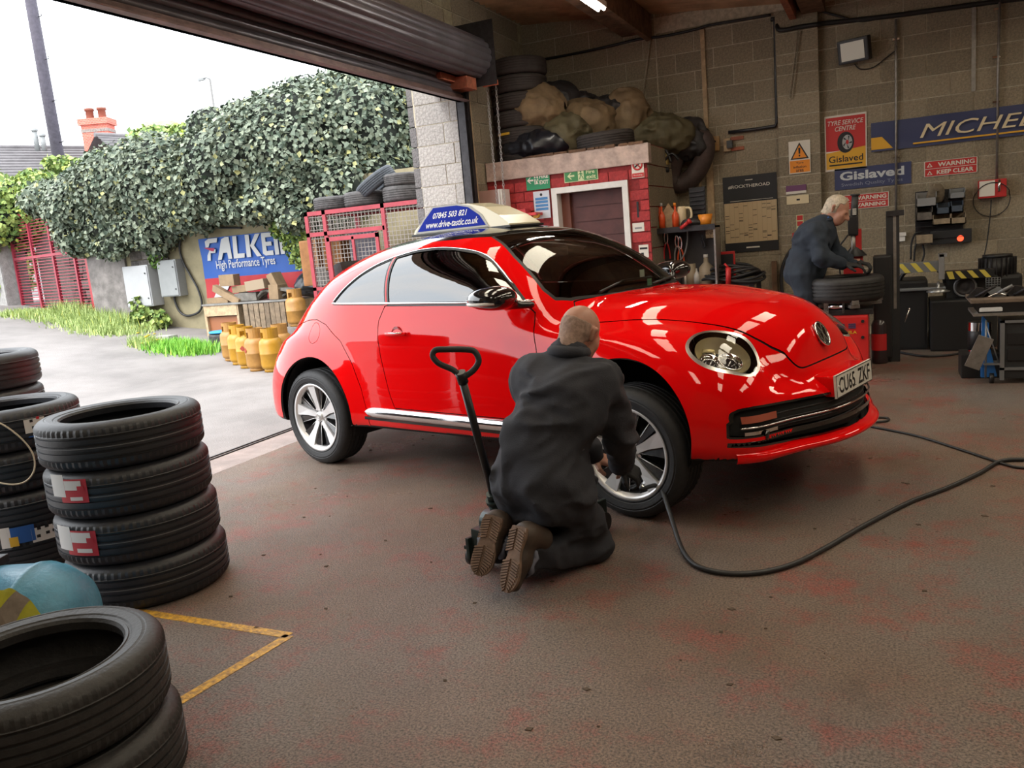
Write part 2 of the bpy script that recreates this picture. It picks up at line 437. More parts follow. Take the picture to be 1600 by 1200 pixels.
while z < 4.5:      # courses seen only past the hut or high up by the corner
    s = -4.27-(r % 2)*.225
    while s < -2.53:
        if z > 2.3: hi.box(max(s, -4.27), min(s+.44, -2.53), WY-.002, WY+.01, z, z+.215)
        s += .45
    if z > 3.7:
        s = -2.52-(r % 2)*.225
        while s < 6:
            hi.box(max(s, -2.52), s+.44, WY-.002, WY+.01, z, z+.215); s += .45
    s = 1.53
    while s < 6: hi.box(s, s+.44, WY-.002, WY+.01, z, z+.215); s += .45
    z += .225; r += 1
# the corner blocks are pickable too
lay(wall_back, 'block', (-4.27, WY, 0), (1, 0, 0), (0, -1, 0), 1.73, 2.35, 4.3, m_block, zoff=(zo-2.35) % .225-.225)
hi2 = MB(); z = zo; r = 0
while z < 4.6:
    for k in range(11):
        s = 1.54+k*.45-(r % 2)*.225
        if s > 1.5: hi2.box(s, s+.44, WY-.002, WY+.01, z, z+.215)
    if z > 3.74:
        for k in range(18):
            s = -2.52+k*.45-(r % 2)*.225
            if s < 1.5: hi2.box(s, s+.44, WY-.002, WY+.01, z, z+.215)
    z += .225; r += 1
hi2.obj('block_courses', m_block, wall_back, kind='stuff')
# pier on the back wall
px0 = at(1213, 110, 'y', WY-.10)[0]; px1 = at(1279, 110, 'y', WY-.10)[0]
pier = struct('trim_2', MB().box(px0+.004, px1-.004, WY-.096, WY+.02, 0, 3.62), m_mortar)
z = zo; k = 0
while z < 3.6:
    hs = [(.215, z)] if k % 3 != 2 else [(.10, z), (.10, z+.1125)]
    for h, zz in hs:
        if zz < .4: continue
        me = block_mesh(px1-px0, h, .10, 'pier')
        if not me.materials: me.materials.append(m_block)
        ob = bpy.data.objects.new('block', me); COL.objects.link(ob); ob.parent = pier; ob.location = ((px0+px1)/2, WY-.10+random.uniform(-.003, .003), zz+h/2)
    z += .225; k += 1
# door wall
wall_left = struct('wall_left', MB().box(WX-.6, WX-.003, 8.506, 10.7, 0, 4.9).box(WX-.3, WX-.003, -4.2, 8.506, 3.1, 4.9).box(WX-.3, WX-.006, -4.2, 1.0, 0, 3.1), m_mortar)
lay(wall_left, 'block', (WX, 8.5, 0), (0, 1, 0), (1, 0, 0), 1.95, 0, 4.5, m_blockdoor, zoff=zo, skip=lambda a, b, z0, z1: z1 < 2.2 and a > .5)
lay(wall_left, 'block', (WX, 3.55, 0), (0, 1, 0), (1, 0, 0), 4.94, 3.12, 4.5, m_blockdoor, zoff=(zo-3.12) % .225-.225)
# the reveal of the opening: pale blocks and a rough outer edge
jamb = struct('trim_3', MB().box(WX-.60, WX-.02, 8.504, 8.56, 0, 3.2), m_mortar)
z = zo; k = 0
xl = WX-.58
while z < 3.2:
    cut_ = xl+(.44 if k % 2 else .34)+random.uniform(-.02, .02)
    for a, b in ((xl, cut_), (cut_+.01, WX-.005)):
        me = block_mesh(b-a, .215, .05, 'jamb')
        if not me.materials: me.materials.append(m_pale)
        ob = bpy.data.objects.new('block', me); COL.objects.link(ob); ob.parent = jamb; ob.location = ((a+b)/2, 8.5+random.uniform(-.002, .003), z+.1075)
    me = block_mesh(.085, .21, .3, 'quoin')
    if not me.materials: me.materials.append(M('quoin_stone', (.17, .16, .16), .95, noise=(50, .5), bump=(40, 1.)))
    ob = bpy.data.objects.new('quoin', me); COL.objects.link(ob); ob.parent = jamb; ob.location = (xl-.05, 8.51+random.uniform(-.012, .004), z+.1075)
    z += .225; k += 1
# other walls, out of the picture
struct('wall_right', MB().box(6.2, 6.45, -4.2, 10.7, 0, 4.9), m_block)
struct('wall_front', MB().box(-4.6, 6.4, -4.45, -4.2, 0, 4.9), m_block)
# ---- roof: corrugated sheets with roof lights
def zr(x): return 4.16-.105*(x+4.2)
m_roof = M('roof_sheet', (.50, .31, .18), .7, noise=(2.5, .35))
m_light = M('roof_light', (1., .90, .70), .5, emit=SKYLIGHT)
lights = [(-3.6, -3.15, 1.2, 3.4), (-3.6, -3.15, 3.9, 6.1), (-2.2, -1.75, 2.6, 4.4), (-2.2, -1.75, 4.9, 6.9), (.3, .80, .8, 2.8), (.3, .80, 3.2, 5.2), (.3, .80, 5.6, 7.6), (2.9, 3.45, 1.0, 3.4), (2.9, 3.45, 4.2, 6.6), (2.9, 3.45, 7.4, 9.4), (-2.2, -1.75, -2.6, -.2), (.3, .80, -2.6, -.4)]  # the two panels nearest the door wall are added to brighten it
def wavy(x0, x1, y0, y1, dz=0, mb=None):
    mb = mb or MB(); n = max(4, int((y1-y0)/.0375))
    def f(u, v):
        y = y0+(y1-y0)*u; x = x0+(x1-x0)*v
        return (x, y, zr(x)+.02*sin(2*pi*y/.15)+dz)
    return mb.grid(f, n, 1)
ceiling = struct('ceiling', MB().box(-4.9, 6.5, -4.5, 10.7, 4.95, 5.0), m_roof)
xs = sorted({-4.6, 6.4}|{l[0] for l in lights}|{l[1] for l in lights})
for a, b in zip(xs[:-1], xs[1:]):
    cuts = sorted([(l[2], l[3]) for l in lights if l[0] <= a+.001 and l[1] >= b-.001]); y = -4.4
    for c0, c1 in cuts+[(10.6, 10.6)]:
        if c0-y > .05: wavy(a, b, y, c0).obj('roof_sheet', m_roof, ceiling, fix=False)
        y = c1
for l in lights: wavy(l[0], l[1], l[2], l[3], .004).obj('roof_light', m_light, ceiling, label='translucent corrugated roof light, one of a partly added set', fix=False)
# roof timbers and steel
def beam(x0, x1, h, mat, drop=0.03, y0=-4.3, y1=WY-.01):
    mb = MB(); z = zr((x0+x1)/2)-drop
    mb.box(x0, x1, y0, y1, z-h, z); return mb.obj('roof_beam', mat, ceiling)
b1 = at(1014, 44, 'y', WY-.02)
beam(b1[0]-.34, b1[0], .22, m_timber, .02); beam(b1[0]-.04, b1[0]+.03, .30, m_timber, .02)
b2 = at(1245, 22, 'y', WY-.02)
beam(b2[0]-.07, b2[0]+.0, .20, m_rust, .02); beam(b2[0]+.06, b2[0]+.3, .14, m_timber, .02)
beam(2.0, 2.12, .2, m_timber); beam(4.2, 4.32, .2, m_timber)
# dark gutter board where roof meets back wall
MB().box(-4.27, 6.2, WY-.03, WY+.01, 3.1, 3.11).v
# fluorescent lamp
lp = at(941, 14, 'z', 3.60)
lamp = thing('strip_light', 'white fluorescent strip light hanging under the corrugated roof', 'light', (lp[0], lp[1], 3.60))
MB().box(-.05, .05, -1.5, 0, 0, .06, bev=.01).obj('lamp_body', m_white, lamp); MB().box(-.01, .01, -1.2, -1.18, .06, zr(lp[0])-3.6).box(-.01, .01, -.3, -.28, .06, zr(lp[0])-3.6).obj('hanger', m_steel, lamp)
for s in (-.03, .03): MB().cyl((s, -1.46, -.015), (s, -.04, -.015), .013).obj('tube', M('lamp_tube', (1, .95, .85), .4, emit=TUBE), lamp)
# ================================================================ roller shutter
m_slat = M('shutter_slat', (.16, .15, .17), .38, .55, noise=(3, .25))
sh = thing('roller_shutter', 'dark grey steel roller shutter wound up above the doorway', 'shutter', (WX+.06, 4.8, 2.96))
y0s, y1s = 1.05, 8.44
def slat_mb(y0, y1):
    mb = MB(); pr = [(0, 0), (.012, .008), (.016, .03), (.012, .052), (0, .062), (-.004, .068)]
    n = len(pr); P = [(x, y, z) for y in (y0, y1) for x, z in pr]+[(x-.004, y, z) for y in (y0, y1) for x, z in pr]
    F_ = [(i, i+1, n+i+1, n+i) for i in range(n-1)]+[(2*n+i, 2*n+i+1, 3*n+i+1, 3*n+i) for i in range(n-1)]
    return mb.add(P, F_, True)
me = slat_mb(y0s-4.8, y1s-4.8).mesh('slat')
for k in range(6):
    s = mesh_obj('slat', me, m_slat, sh); s.location = (0, 0, .07+k*.07)
MB().box(-.02, .03, y0s-4.8, y1s-4.8, 0, .07).box(-.02, .10, y0s-4.8, y1s-4.8, 0, .012).obj('bottom_rail', M('rail_steel', (.20, .13, .12), .5, .4, noise=(6, .4)), sh)
def roll():
    mb = MB(); n = 17; R_ = .205
    for i in range(n):
        a0 = 2*pi*i/n; a1 = 2*pi*(i+1)/n; pts = []
        for q in range(6):
            t = q/5; a = a0+(a1-a0)*t; r = R_+.014*sin(pi*t); pts.append((r*cos(a)+.17, r*sin(a)+.44))
        P = [(x, y, z) for y in (y0s-4.8, y1s-4.75) for x, z in pts]
        mb.add(P, [(k, k+1, 6+k+1, 6+k) for k in range(5)], True)
    return mb
roll().obj('curtain_roll', m_slat, sh, fix=False)
MB().box(-.05, .42, y1s-4.8+.03, y1s-4.8+.045, .14, .80).obj('end_plate', m_steel, sh)
MB().cyl((.17, y1s-4.8-.0, .44), (.17, y1s-4.8+.10, .44), .09).cyl((.26, y1s-4.8+.05, .32), (.26, y1s-4.8+.14, .32), .10).obj('chain_wheel', m_steel, sh)
MB().box(-.02, .20, y1s-4.8-.25, y1s-4.8-.02, .10, .22).box(-.0, .06, y1s-4.8-.55, y1s-4.8-.1, .17, .235).obj('bracket', m_rust, sh)
MB().box(.20, .38, y1s-4.8+.135, y1s-4.8+.155, .15, .20).box(.275, .31, y1s-4.8+.135, y1s-4.8+.155, .20, .32).obj('chain_guide', M('guide_orange', (.55, .13, .06), .6), sh, label='rust red chain guide')
ch = MB(); xa, xb = .235, .345
zz = .28
while zz > -2.9:
    for xx in (xa, xb-.012*(.3-zz)):
        k = int(round((.28-zz)/.034)); r = .011; pts = []
        for i in range(8):
            a = 2*pi*i/8; p = (r*cos(a), 0, .021*sin(a)) if k % 2 else (0, r*cos(a), .021*sin(a))
            pts.append((xx+p[0], y1s-4.8+.17+p[1], zz+p[2]))
        ch.tube(pts, .0035, 4, closed=True)
    zz -= .034
ch.obj('hand_chain', M('chain_zinc', (.45, .42, .40), .35, .8), sh, label='looped galvanised hand chain', kind='stuff')
# guide rails beside the opening
gr = struct('trim_4', MB().box(WX-.0, WX+.10, 8.40, 8.415, 0, 3.05).box(WX-.0, WX+.10, 8.47, 8.485, 0, 3.05).box(WX-.0, WX+.012, 8.40, 8.485, 0, 3.05), m_steel)
MB().box(WX+.0, WX+.07, 8.55, 8.60, 0, 3.1).obj('steel_angle', m_steel, gr); MB().box(WX+.0, WX+.055, 8.62, 8.66, 0, 3.08).obj('timber_strip', m_wood, gr)
# ================================================================ the brick hut in the corner
HY = 9.0; HZ = at(1010, 220, 'y', HY)[2]-.02; hx = hutx
dl = at(862, 294, 'y', HY)[0]; dr_ = at(981, 281, 'y', HY)[0]; dt = at(981, 281, 'y', HY)[2]
hut = struct('wall_hut', MB().box(WX, dl, HY+.006, HY+.1, 0, HZ).box(dr_, hx-.006, HY+.006, HY+.1, 0, HZ).box(dl, dr_, HY+.006, HY+.1, dt, HZ).box(hx-.1, hx-.006, HY+.1, WY, 0, HZ).box(WX, hx, HY+.05, WY, HZ-.08, HZ-.01), m_redm)
lay(hut, 'brick', (WX+.02, HY, 0), (1, 0, 0), (0, -1, 0), hx-WX-.02, .95, HZ-.22, m_red, bw=.215, bh=.102, skip=lambda a, b, z0, z1: (WX+.02+b > dl-.01 and WX+.02+a < dr_+.01 and z0 < dt), limit=260, depth=.02, proud=.004)
lay(hut, 'block', (hx, HY+.02, 0), (0, 1, 0), (1, 0, 0), WY-HY-.02, .8, HZ, m_block, zoff=(zo-.8) % .225-.225)
MB().box(WX+.02, hx+.03, HY-.03, HY+.09, HZ-.21, HZ, bev=.008).obj('fascia', M('fascia_pale', (.55, .42, .36), .8, noise=(7, .35), bump=(50, .5)), hut)
rm_ = MB()
for k in range(60):
    x = random.uniform(WX+.5, hx-.05); rm_.cbox((x, HY+random.uniform(-.02, .06), HZ+.01), (random.uniform(.03, .12), .05, random.uniform(.01, .035)))
rm_.obj('roof_debris', m_timber, hut, kind='stuff')
fw = .065
MB().box(dl, dl+fw, HY-.03, HY+.11, 0, dt).box(dr_-fw, dr_, HY-.03, HY+.11, 0, dt).box(dl+fw, dr_-fw, HY-.03, HY+.11, dt-fw, dt).obj('door_frame', m_white, hut)
door = struct('door_1', MB().box(dl+fw, dr_-fw, HY+.16, HY+.19, 0, dt-fw), M('door_maroon', (.10, .030, .026), .6, noise=(6, .3)))
z = dt-fw-.17
while z > 0:
    MB().box(dl+fw+.16, dr_-fw, HY+.148, HY+.16, z+.006, z+.16).obj('board', M('door_maroon', (.1,)*3), door); z -= .168
MB().box(dl+fw, dl+fw+.10, HY+.11, HY+.16, 0, dt-fw).obj('door_stop', M('door_stop', (.16, .05, .03), .6), door)
ALB[0] = .5      # everyday outdoor surfaces are dull; the overcast sky is what makes the yard bright
# ================================================================ outside: yard, walls, ivy, houses
def gz(x):      # the yard climbs away to the left
    return .10*min(max(0., -x-9.), 10.)
m_asph = M('yard_asphalt', (.47, .43, .415), .75, noise=(.7, .30), bump=(70, .6))
gb = MB()
xsg = [-4.72, -6, -7.5, -9, -9.6, -10.5, -12, -14, -16, -18, -19, -21, -30, -60, -110]; ysg = [-60, -20, -4, 0, 4, 8, 12, 16, 25, 60, 110]
P = [(x, y, gz(x)-.012) for y in ysg for x in xsg]; n_ = len(xsg)
gb.add(P, [(j*n_+i, j*n_+i+1, (j+1)*n_+i+1, (j+1)*n_+i) for j in range(len(ysg)-1) for i in range(n_-1)])
ground = struct('ground', gb, m_asph)
WFY = 12.0
def fw_(u, v): return at(u, v, 'y', WFY-.01)
m_rend = M('render_yellow', (.50, .43, .26), .9, noise=(1.6, .30), bump=(12, .5))
m_rgrey = M('render_grey', (.42, .38, .36), .9, noise=(5, .4), bump=(25, .8))
m_stone = M('rubble_stone', (.36, .32, .29), .9, noise=(18, .45), bump=(30, .9)); objrand(m_stone, .25)
wx0 = fw_(212, 500)[0]
yw = struct('wall_yard', MB().box(wx0, -4.95, WFY, WFY+.4, -.1, 2.75), m_rend)
pil = struct('wall_yard_end', MB().box(fw_(150, 480)[0], wx0, WFY-.05, WFY+.5, -.1, 2.9, bev=.03), m_rgrey)
def stones(parent, x0, x1, y, z0, z1, sz, name='stone', ymin=0.05):
    z = z0
    while z < z1:
        h = sz*random.uniform(.5, .9); x = x0+random.uniform(-sz, 0)
        while x < x1:
            w = sz*random.uniform(.9, 1.9)
            mb = MB().box(0, w*.95, -ymin*random.uniform(.5, 1.3), .1, 0, h*.93, bev=sz*.10)
            o = mb.obj(name, m_stone, parent); o.location = (x, y, z); o.rotation_euler = (0, random.uniform(-.04, .04), 0); x += w
        z += h
q = fw_(222, 372); stones(yw, q[0]-.25, q[0]+.35, WFY, q[2]-.55, q[2]+.25, .2)
# pieces of fallen render around the exposed stone
MB().box(fw_(212, 355)[0], fw_(235, 355)[0], WFY-.03, WFY+.02, fw_(225, 368)[2], fw_(225, 345)[2]).obj('render_patch', m_rgrey, yw)
# --- cabinets
def cabinet(u0, v0, u1, v1, depth, mat, label):
    a = fw_(u0, v0); b = fw_(u1, v1)
    t = thing('meter_cabinet', label, 'cabinet', ((a[0]+b[0])/2, WFY, b[2])); w = (b[0]-a[0])/2; h = a[2]-b[2]
    MB().box(-w, w, -depth, 0, 0, h, bev=.01).obj('body', mat, t)
    MB().box(-w+.02, w-.02, -depth-.018, -depth-.002, .02, h-.02, bev=.006).obj('door', mat, t)
    for z in (h*.2, h*.8): MB().cyl((w-.07, -depth-.03, z), (w-.07, -depth-.017, z), .014).obj('lock', m_black, t)
    return t
m_cw = M('cabinet_white', (.72, .73, .75), .45, noise=(3, .08)); m_cg = M('cabinet_grey', (.46, .48, .48), .5, noise=(3, .12))
cabinet(208, 416, 257, 476, .28, m_cw, 'larger white metal meter cabinet on the yard wall, left of the grey one')
cabinet(256, 407, 294, 461, .20, m_cg, 'smaller grey metal cabinet on the yard wall, right of the white one')
# cables
m_cable = M('cable_black', (.02, .02, .022), .5)
def wallcable(pts, r, off=.04): return catmull([tuple(np.array(fw_(*p))+np.array([0, -off, 0])) for p in pts], 6)
cb = MB(); cb.tube(wallcable([(246, 410), (240, 395), (242, 374), (260, 370), (290, 364), (310, 357), (330, 356), (380, 356)], .03), .02, 6)
single('wall_cable', cb, m_cable, 'black cable running along the yard wall to the grey cabinet', 'cable')
cb = MB(); cb.tube(wallcable([(316, 356), (290, 365), (283, 385), (288, 408), (300, 430), (312, 452), (318, 475), (312, 488), (295, 493), (283, 486), (276, 470), (275, 461)], .03), .022, 6)
single('wall_cable', cb, m_cable, 'black cable hanging in a long loop right of the grey cabinet', 'cable')
# --- the tyre banner
A = fw_(311, 369); Bq = fw_(470, 362); Cq = fw_(318, 436); Dq = fw_(320, 476)
bx0, bx1 = A[0], Bq[0]; bz1 = (A[2]+Bq[2])/2; bzm = Cq[2]; bz0 = Dq[2]-.02; by = WFY-.03
ban = thing('banner', 'blue and red FALKEN High Performance Tyres banner on the yard wall behind the bench', 'banner', ((bx0+bx1)/2, by, bz0))
def cloth(x0, x1, z0, z1, mat, name, dy=0):
    def f(u, v):
        x = x0+(x1-x0)*u; z = z0+(z1-z0)*v
        return (x, by+dy+.012*sin(x*9+z*5)+.006*sin(x*23-z*11), z)
    return MB().grid(f, 24, 10).obj(name, mat, ban, world=True, fix=False)
cloth(bx0, bx1, bzm, bz1, M('banner_blue', (.012, .13, .60), .55), 'blue_field')
cloth(bx0, bx1, bz0, bzm, M('banner_red', (.68, .02, .03), .55), 'red_field')
m_wp = M('print_white', (.85, .85, .85), .6)
fx = lambda x, z, dy=-.03: frame((x, by+dy, z), (1, 0, 0), (0, 0, 1))
p0 = fw_(327, 405); p1 = fw_(447, 387)
L_ = MB(); H_ = .40; zb_ = p0[2]-.03; wtot = p1[0]-p0[0]
def strk(pts, s=1): L_.prism([(p0[0]+x*wtot, zb_+z*H_) for x, z in pts], 0, .004, Matrix(((1, 0, 0, 0), (0, 0, -1, by-.026), (0, 1, 0, 0), (0, 0, 0, 1))))
strk([(0, .62), (.0, .9), (.05, 1), (.17, 1), (.155, .8), (.06, .8), (.04, .62)]); strk([(.01, .25), (.05, .5), (.13, .5), (.12, .34), (.055, .34), (.045, 0), (0, 0)])   # F
strk([(.14, 0), (.22, .92), (.27, 1), (.32, 1), (.33, 0), (.28, 0), (.275, .3), (.22, .3), (.19, 0)])      # A
strk([(.35, 0), (.37, 1), (.42, 1), (.41, .2), (.50, .2), (.49, 0)])                              # L
strk([(.52, 0), (.53, 1), (.58, 1), (.575, 0)]); strk([(.58, .5), (.66, 1), (.72, 1), (.63, .5), (.71, 0), (.65, 0)])   # K
strk([(.73, .1), (.735, 1), (.86, 1), (.86, .8), (.78, .8), (.78, .6), (.85, .6), (.85, .42), (.78, .42), (.78, .2), (.86, .2), (.86, 0), (.76, 0)])   # E
strk([(.88, 0), (.885, 1), (.97, 1), (1, .9), (1, .0), (.95, 0), (.95, .8), (.93, .8), (.93, 0)])          # N
L_.obj('lettering', m_wp, ban, world=True, label='white FALKEN lettering', fix=False)
strk2 = MB().prism([(p0[0]-.05, zb_+H_*.62), (p0[0]+.12*wtot, zb_+H_*.55), (p0[0]+.10*wtot, zb_+H_*.40), (p0[0]+.06*wtot, zb_+H_*.45)], 0, .004, Matrix(((1, 0, 0, 0), (0, 0, -1, by-.03), (0, 1, 0, 0), (0, 0, 0, 1))))
strk2.obj('emblem', M('print_magenta', (.6, .02, .10), .6), ban, world=True, fix=False)
q0 = fw_(342, 421); q1 = fw_(433, 408)
text_mb('High Performance Tyres', q1[0]-q0[0], .20, fx(q0[0], q0[2]-.04), bold=.008).obj('lettering', m_wp, ban, world=True, fix=False)
r0 = fw_(323, 473); MB().prism([(bx0+.12, bz0+.03), (bx0+.34, bz0+.03), (bx0+.75, bzm), (bx0+.45, bzm)], 0, .004, Matrix(((1, 0, 0, 0), (0, 0, -1, by-.026), (0, 1, 0, 0), (0, 0, 0, 1)))).obj('white_stripe', m_wp, ban, world=True, fix=False)
# --- workbench with scrap
BY = 11.35
def bw(u, v, y=BY): return at(u, v, 'y', y)
a = bw(318, 476); b = bw(450, 474); tz = .79
bxa, bxb = a[0], b[0]+.2
gzb = gz(-10.4)
bench = thing('workbench', 'low timber workbench outside, piled with scrap wood and cardboard', 'bench', ((bxa+bxb)/2, BY+.25, gzb))
w = (bxb-bxa)/2; hh = tz-gzb
MB().box(-w, w, -.3, .3, hh-.03, hh).obj('worktop', M('worktop_grey', (.42, .40, .37), .7, noise=(9, .3)), bench)
for x in (-w+.03, -w+.78, w-.5, w-.03): MB().box(x-.025, x+.025, -.27, .27, 0, hh-.03).obj('leg', m_wood, bench)
MB().box(-w+.03, -w+.78, -.28, -.26, hh-.22, hh-.03).obj('drawer_front', m_wood, bench)
MB().box(-w+.05, -w+.76, -.22, .25, .12, hh-.24).obj('cupboard', M('cupboard_orange', (.55, .20, .08), .6), bench)
m_plank = objrand(M('crate_plank', (.42, .30, .19), .8, noise=(15, .4)), .2)
for k in range(10):
    x = -w+.95+k*.115
    if x < w-.1: MB().box(x, x+.10, -.285-random.uniform(0, .02), -.265, .03, hh-.04).obj('plank', m_plank, bench)
m_card = M('cardboard', (.50, .34, .19), .85, noise=(6, .2)); m_foam = M('foam_offcut', (.34, .31, .27), .9, noise=(9, .4)); m_blk = M('scrap_black', (.05, .05, .05), .8)
lab = ['long cardboard length lying across the scrap heap on the bench', 'upright cardboard carton at the back of the bench', 'small low carton at the left end of the bench', 'slanting board leaning down over the left end of the bench', 'grey rolled carton in the middle of the bench', 'tilted cardboard flap at the right of the heap', 'square carton beside the gas bottle on the bench', 'cream board on top of the bench heap', 'flattened pale carton at the far right of the bench']
sc = [((392, 449), .62, .16, .12, -.06, m_card), ((365, 437), .3, .2, .2, .02, m_card), ((347, 468), .5, .2, .1, 0, m_card), ((362, 460), .7, .10, .12, .42, m_card), ((393, 466), .48, .3, .14, 0, m_foam), ((437, 440), .12, .3, .32, -.4, m_card), ((440, 456), .2, .25, .25, .05, m_card), ((410, 444), .42, .18, .17, -.08, M('cream_board', (.55, .42, .28), .8)), ((455, 452), .5, .2, .05, .2, m_foam)]
for (uv, sx, sy, sz, ry, mt), lb in zip(sc, lab):
    p = bw(uv[0], uv[1], BY+.2); mb = MB().cbox((0, 0, 0), (sx, sy, sz), bev=.006)
    o = mb.obj('scrap_board', mt); o.location = (p[0], p[1]-random.uniform(0, .12), max(p[2], tz+sz/2+.01)); o.rotation_euler = (0, ry, random.uniform(-.15, .15)); tag(o, lb, 'scrap')
    if lb.endswith('end of the bench') and ry == 0: o.location.z = tz+sz/2
hp = MB()
for k in range(9):
    p = bw(385+k*6, 462-random.uniform(0, 8), BY+.15)
    pts = [(p[0]+t*.1-.2, p[1]+random.uniform(-.1, .1), max(tz+.03, tz+.10+.07*sin(t*1.1+k))) for t in range(6)]
    hp.tube(catmull(pts, 3), .025, 6)
hp.obj('rag_heap', m_foam).location = (0, 0, 0); tag(bpy.data.objects['rag_heap'], 'heap of grey and cream foam strips on the bench', 'rags')
# black bin bag by the cage
def blob(name, c, r, mat, label, cat, seed=0, wr=.02, group=None):
    t = thing(name, label, cat, (c[0], c[1], c[2]-r[2]), group=group)
    def ex(g, d): return d-wr*vnoise((g+seed)*5)-wr*.5*(1-2*np.abs(vnoise((g+seed)*11)))
    o = sdf_obj('bag_body', [('e', c, r)], mat, t, cell=min(r)*.11, extra=ex); return t
m_bag = M('bin_bag', (.022, .024, .03), .28)
p = bw(487, 462); blob('bin_bag', (p[0], p[1]+.1, tz+.2), (.34, .25, .2), m_bag, 'black bin bag at the right end of the bench, by the cage', 'bag', 3, .04)
# --- gas bottles
m_gy = objrand(M('bottle_yellow', (.80, .40, .02), .4, noise=(7, .18)), .08); m_go = M('bottle_ochre', (.72, .36, .08), .45, noise=(7, .25))
def gas_bottle(p, mat, label, flame=True, s=1., rot=0.):
    t = thing('gas_bottle', label, 'gas bottle', p, rot, 'yellow gas bottles')
    prof = [(.0, .035), (.12, .035), (.150, .06), (.157, .09), (.157, .235), (.160, .24), (.160, .25), (.157, .255), (.157, .37), (.145, .415), (.11, .45), (.05, .465), (0, .468)]
    MB().lathe([(r*s, z*s) for r, z in prof], 28).obj('body', mat, t)
    MB().lathe([(r*s, z*s) for r, z in [(.115, 0), (.125, 0), (.125, .05), (.115, .05)]], 24, closed=True).obj('foot_ring', mat, t)
    cl = MB(); n = 20
    for i in range(n):
        if i in (4, 5, 14, 15):
            zs = (.53, .58)
        else: zs = (.44, .58)
        a0 = 2*pi*i/n; a1 = 2*pi*(i+1)/n
        P = [(r*s*cos(a), r*s*sin(a), z*s) for z in zs for r in (.105, .113) for a in (a0, a1)]
        cl.add(P, [(0, 1, 5, 4), (2, 6, 7, 3), (4, 5, 7, 6), (0, 2, 3, 1), (0, 4, 6, 2), (1, 3, 7, 5)])
    cl.obj('collar', mat, t)
    MB().cyl((0, 0, .46*s), (0, 0, .53*s), .018*s).cyl((0, 0, .5*s), (.05*s, 0, .5*s), .012*s).obj('valve', m_black, t)
    if flame:
        m = frame((0, -.159*s, .29*s), (1, 0, 1), (-1, 0, 1)); MB().prism([(-.028, -.028), (.028, -.028), (.028, .028), (-.028, .028)], -.002, .002, m).obj('warning_diamond', M('diamond_red', (.55, .06, .02), .5), t)
    return t
gp = [((364, 553), m_go, 'ochre gas bottle at the left end of the row in front of the bench', False), ((376, 557), m_gy, 'bright yellow gas bottle second from the left, half hidden in the row', False), ((389, 562), m_gy, 'bright yellow gas bottle with a red diamond in the middle of the front row', True), ((404, 566), m_go, 'ochre gas bottle with a red diamond on its right, fourth in the front row', True), ((427, 567), m_gy, 'bright yellow gas bottle nearest the rear of the red car', False), ((442, 558), m_go, 'ochre gas bottle standing behind the row, almost hidden by the car', False)]
for (uv, mt, lb, fl) in gp:
    p = at(uv[0], uv[1], 'z', 0.); d = .93; p = C0+(p-C0)*d
    x, y = p[0], p[1]; gas_bottle((x, y, gz(x)-.01), mt, lb, fl, 1., random.uniform(-.6, .6))
p = bw(462, 500, 10.9); pz = .36
gas_bottle((p[0], 10.95, pz), m_go, 'ochre gas bottle raised on a block beside the bench', False, 1.05)
single('support_block', MB().box(p[0]-.2, p[0]+.2, 10.75, 11.15, gz(p[0])-.01, pz, bev=.02), m_rgrey, 'grey concrete block under the raised gas bottle', 'block')
# paint cans under the bench
for uv, c, lb in [((362, 497), (.03, .13, .45), 'blue paint tin under the bench, left of two'), ((378, 499), (.02, .16, .6), 'bright blue bucket under the bench')]:
    p = bw(uv[0], uv[1], 11.0); single('paint_tin', MB().lathe([(0, 0), (.09, 0), (.1, .01), (.1, .19), (.09, .2), (0, .2)], 20, Matrix.Translation((p[0], 11.0, gz(p[0])-.01))), M('tin_%g' % c[1], c, .4), lb, 'tin')
ALB[0] = 1.
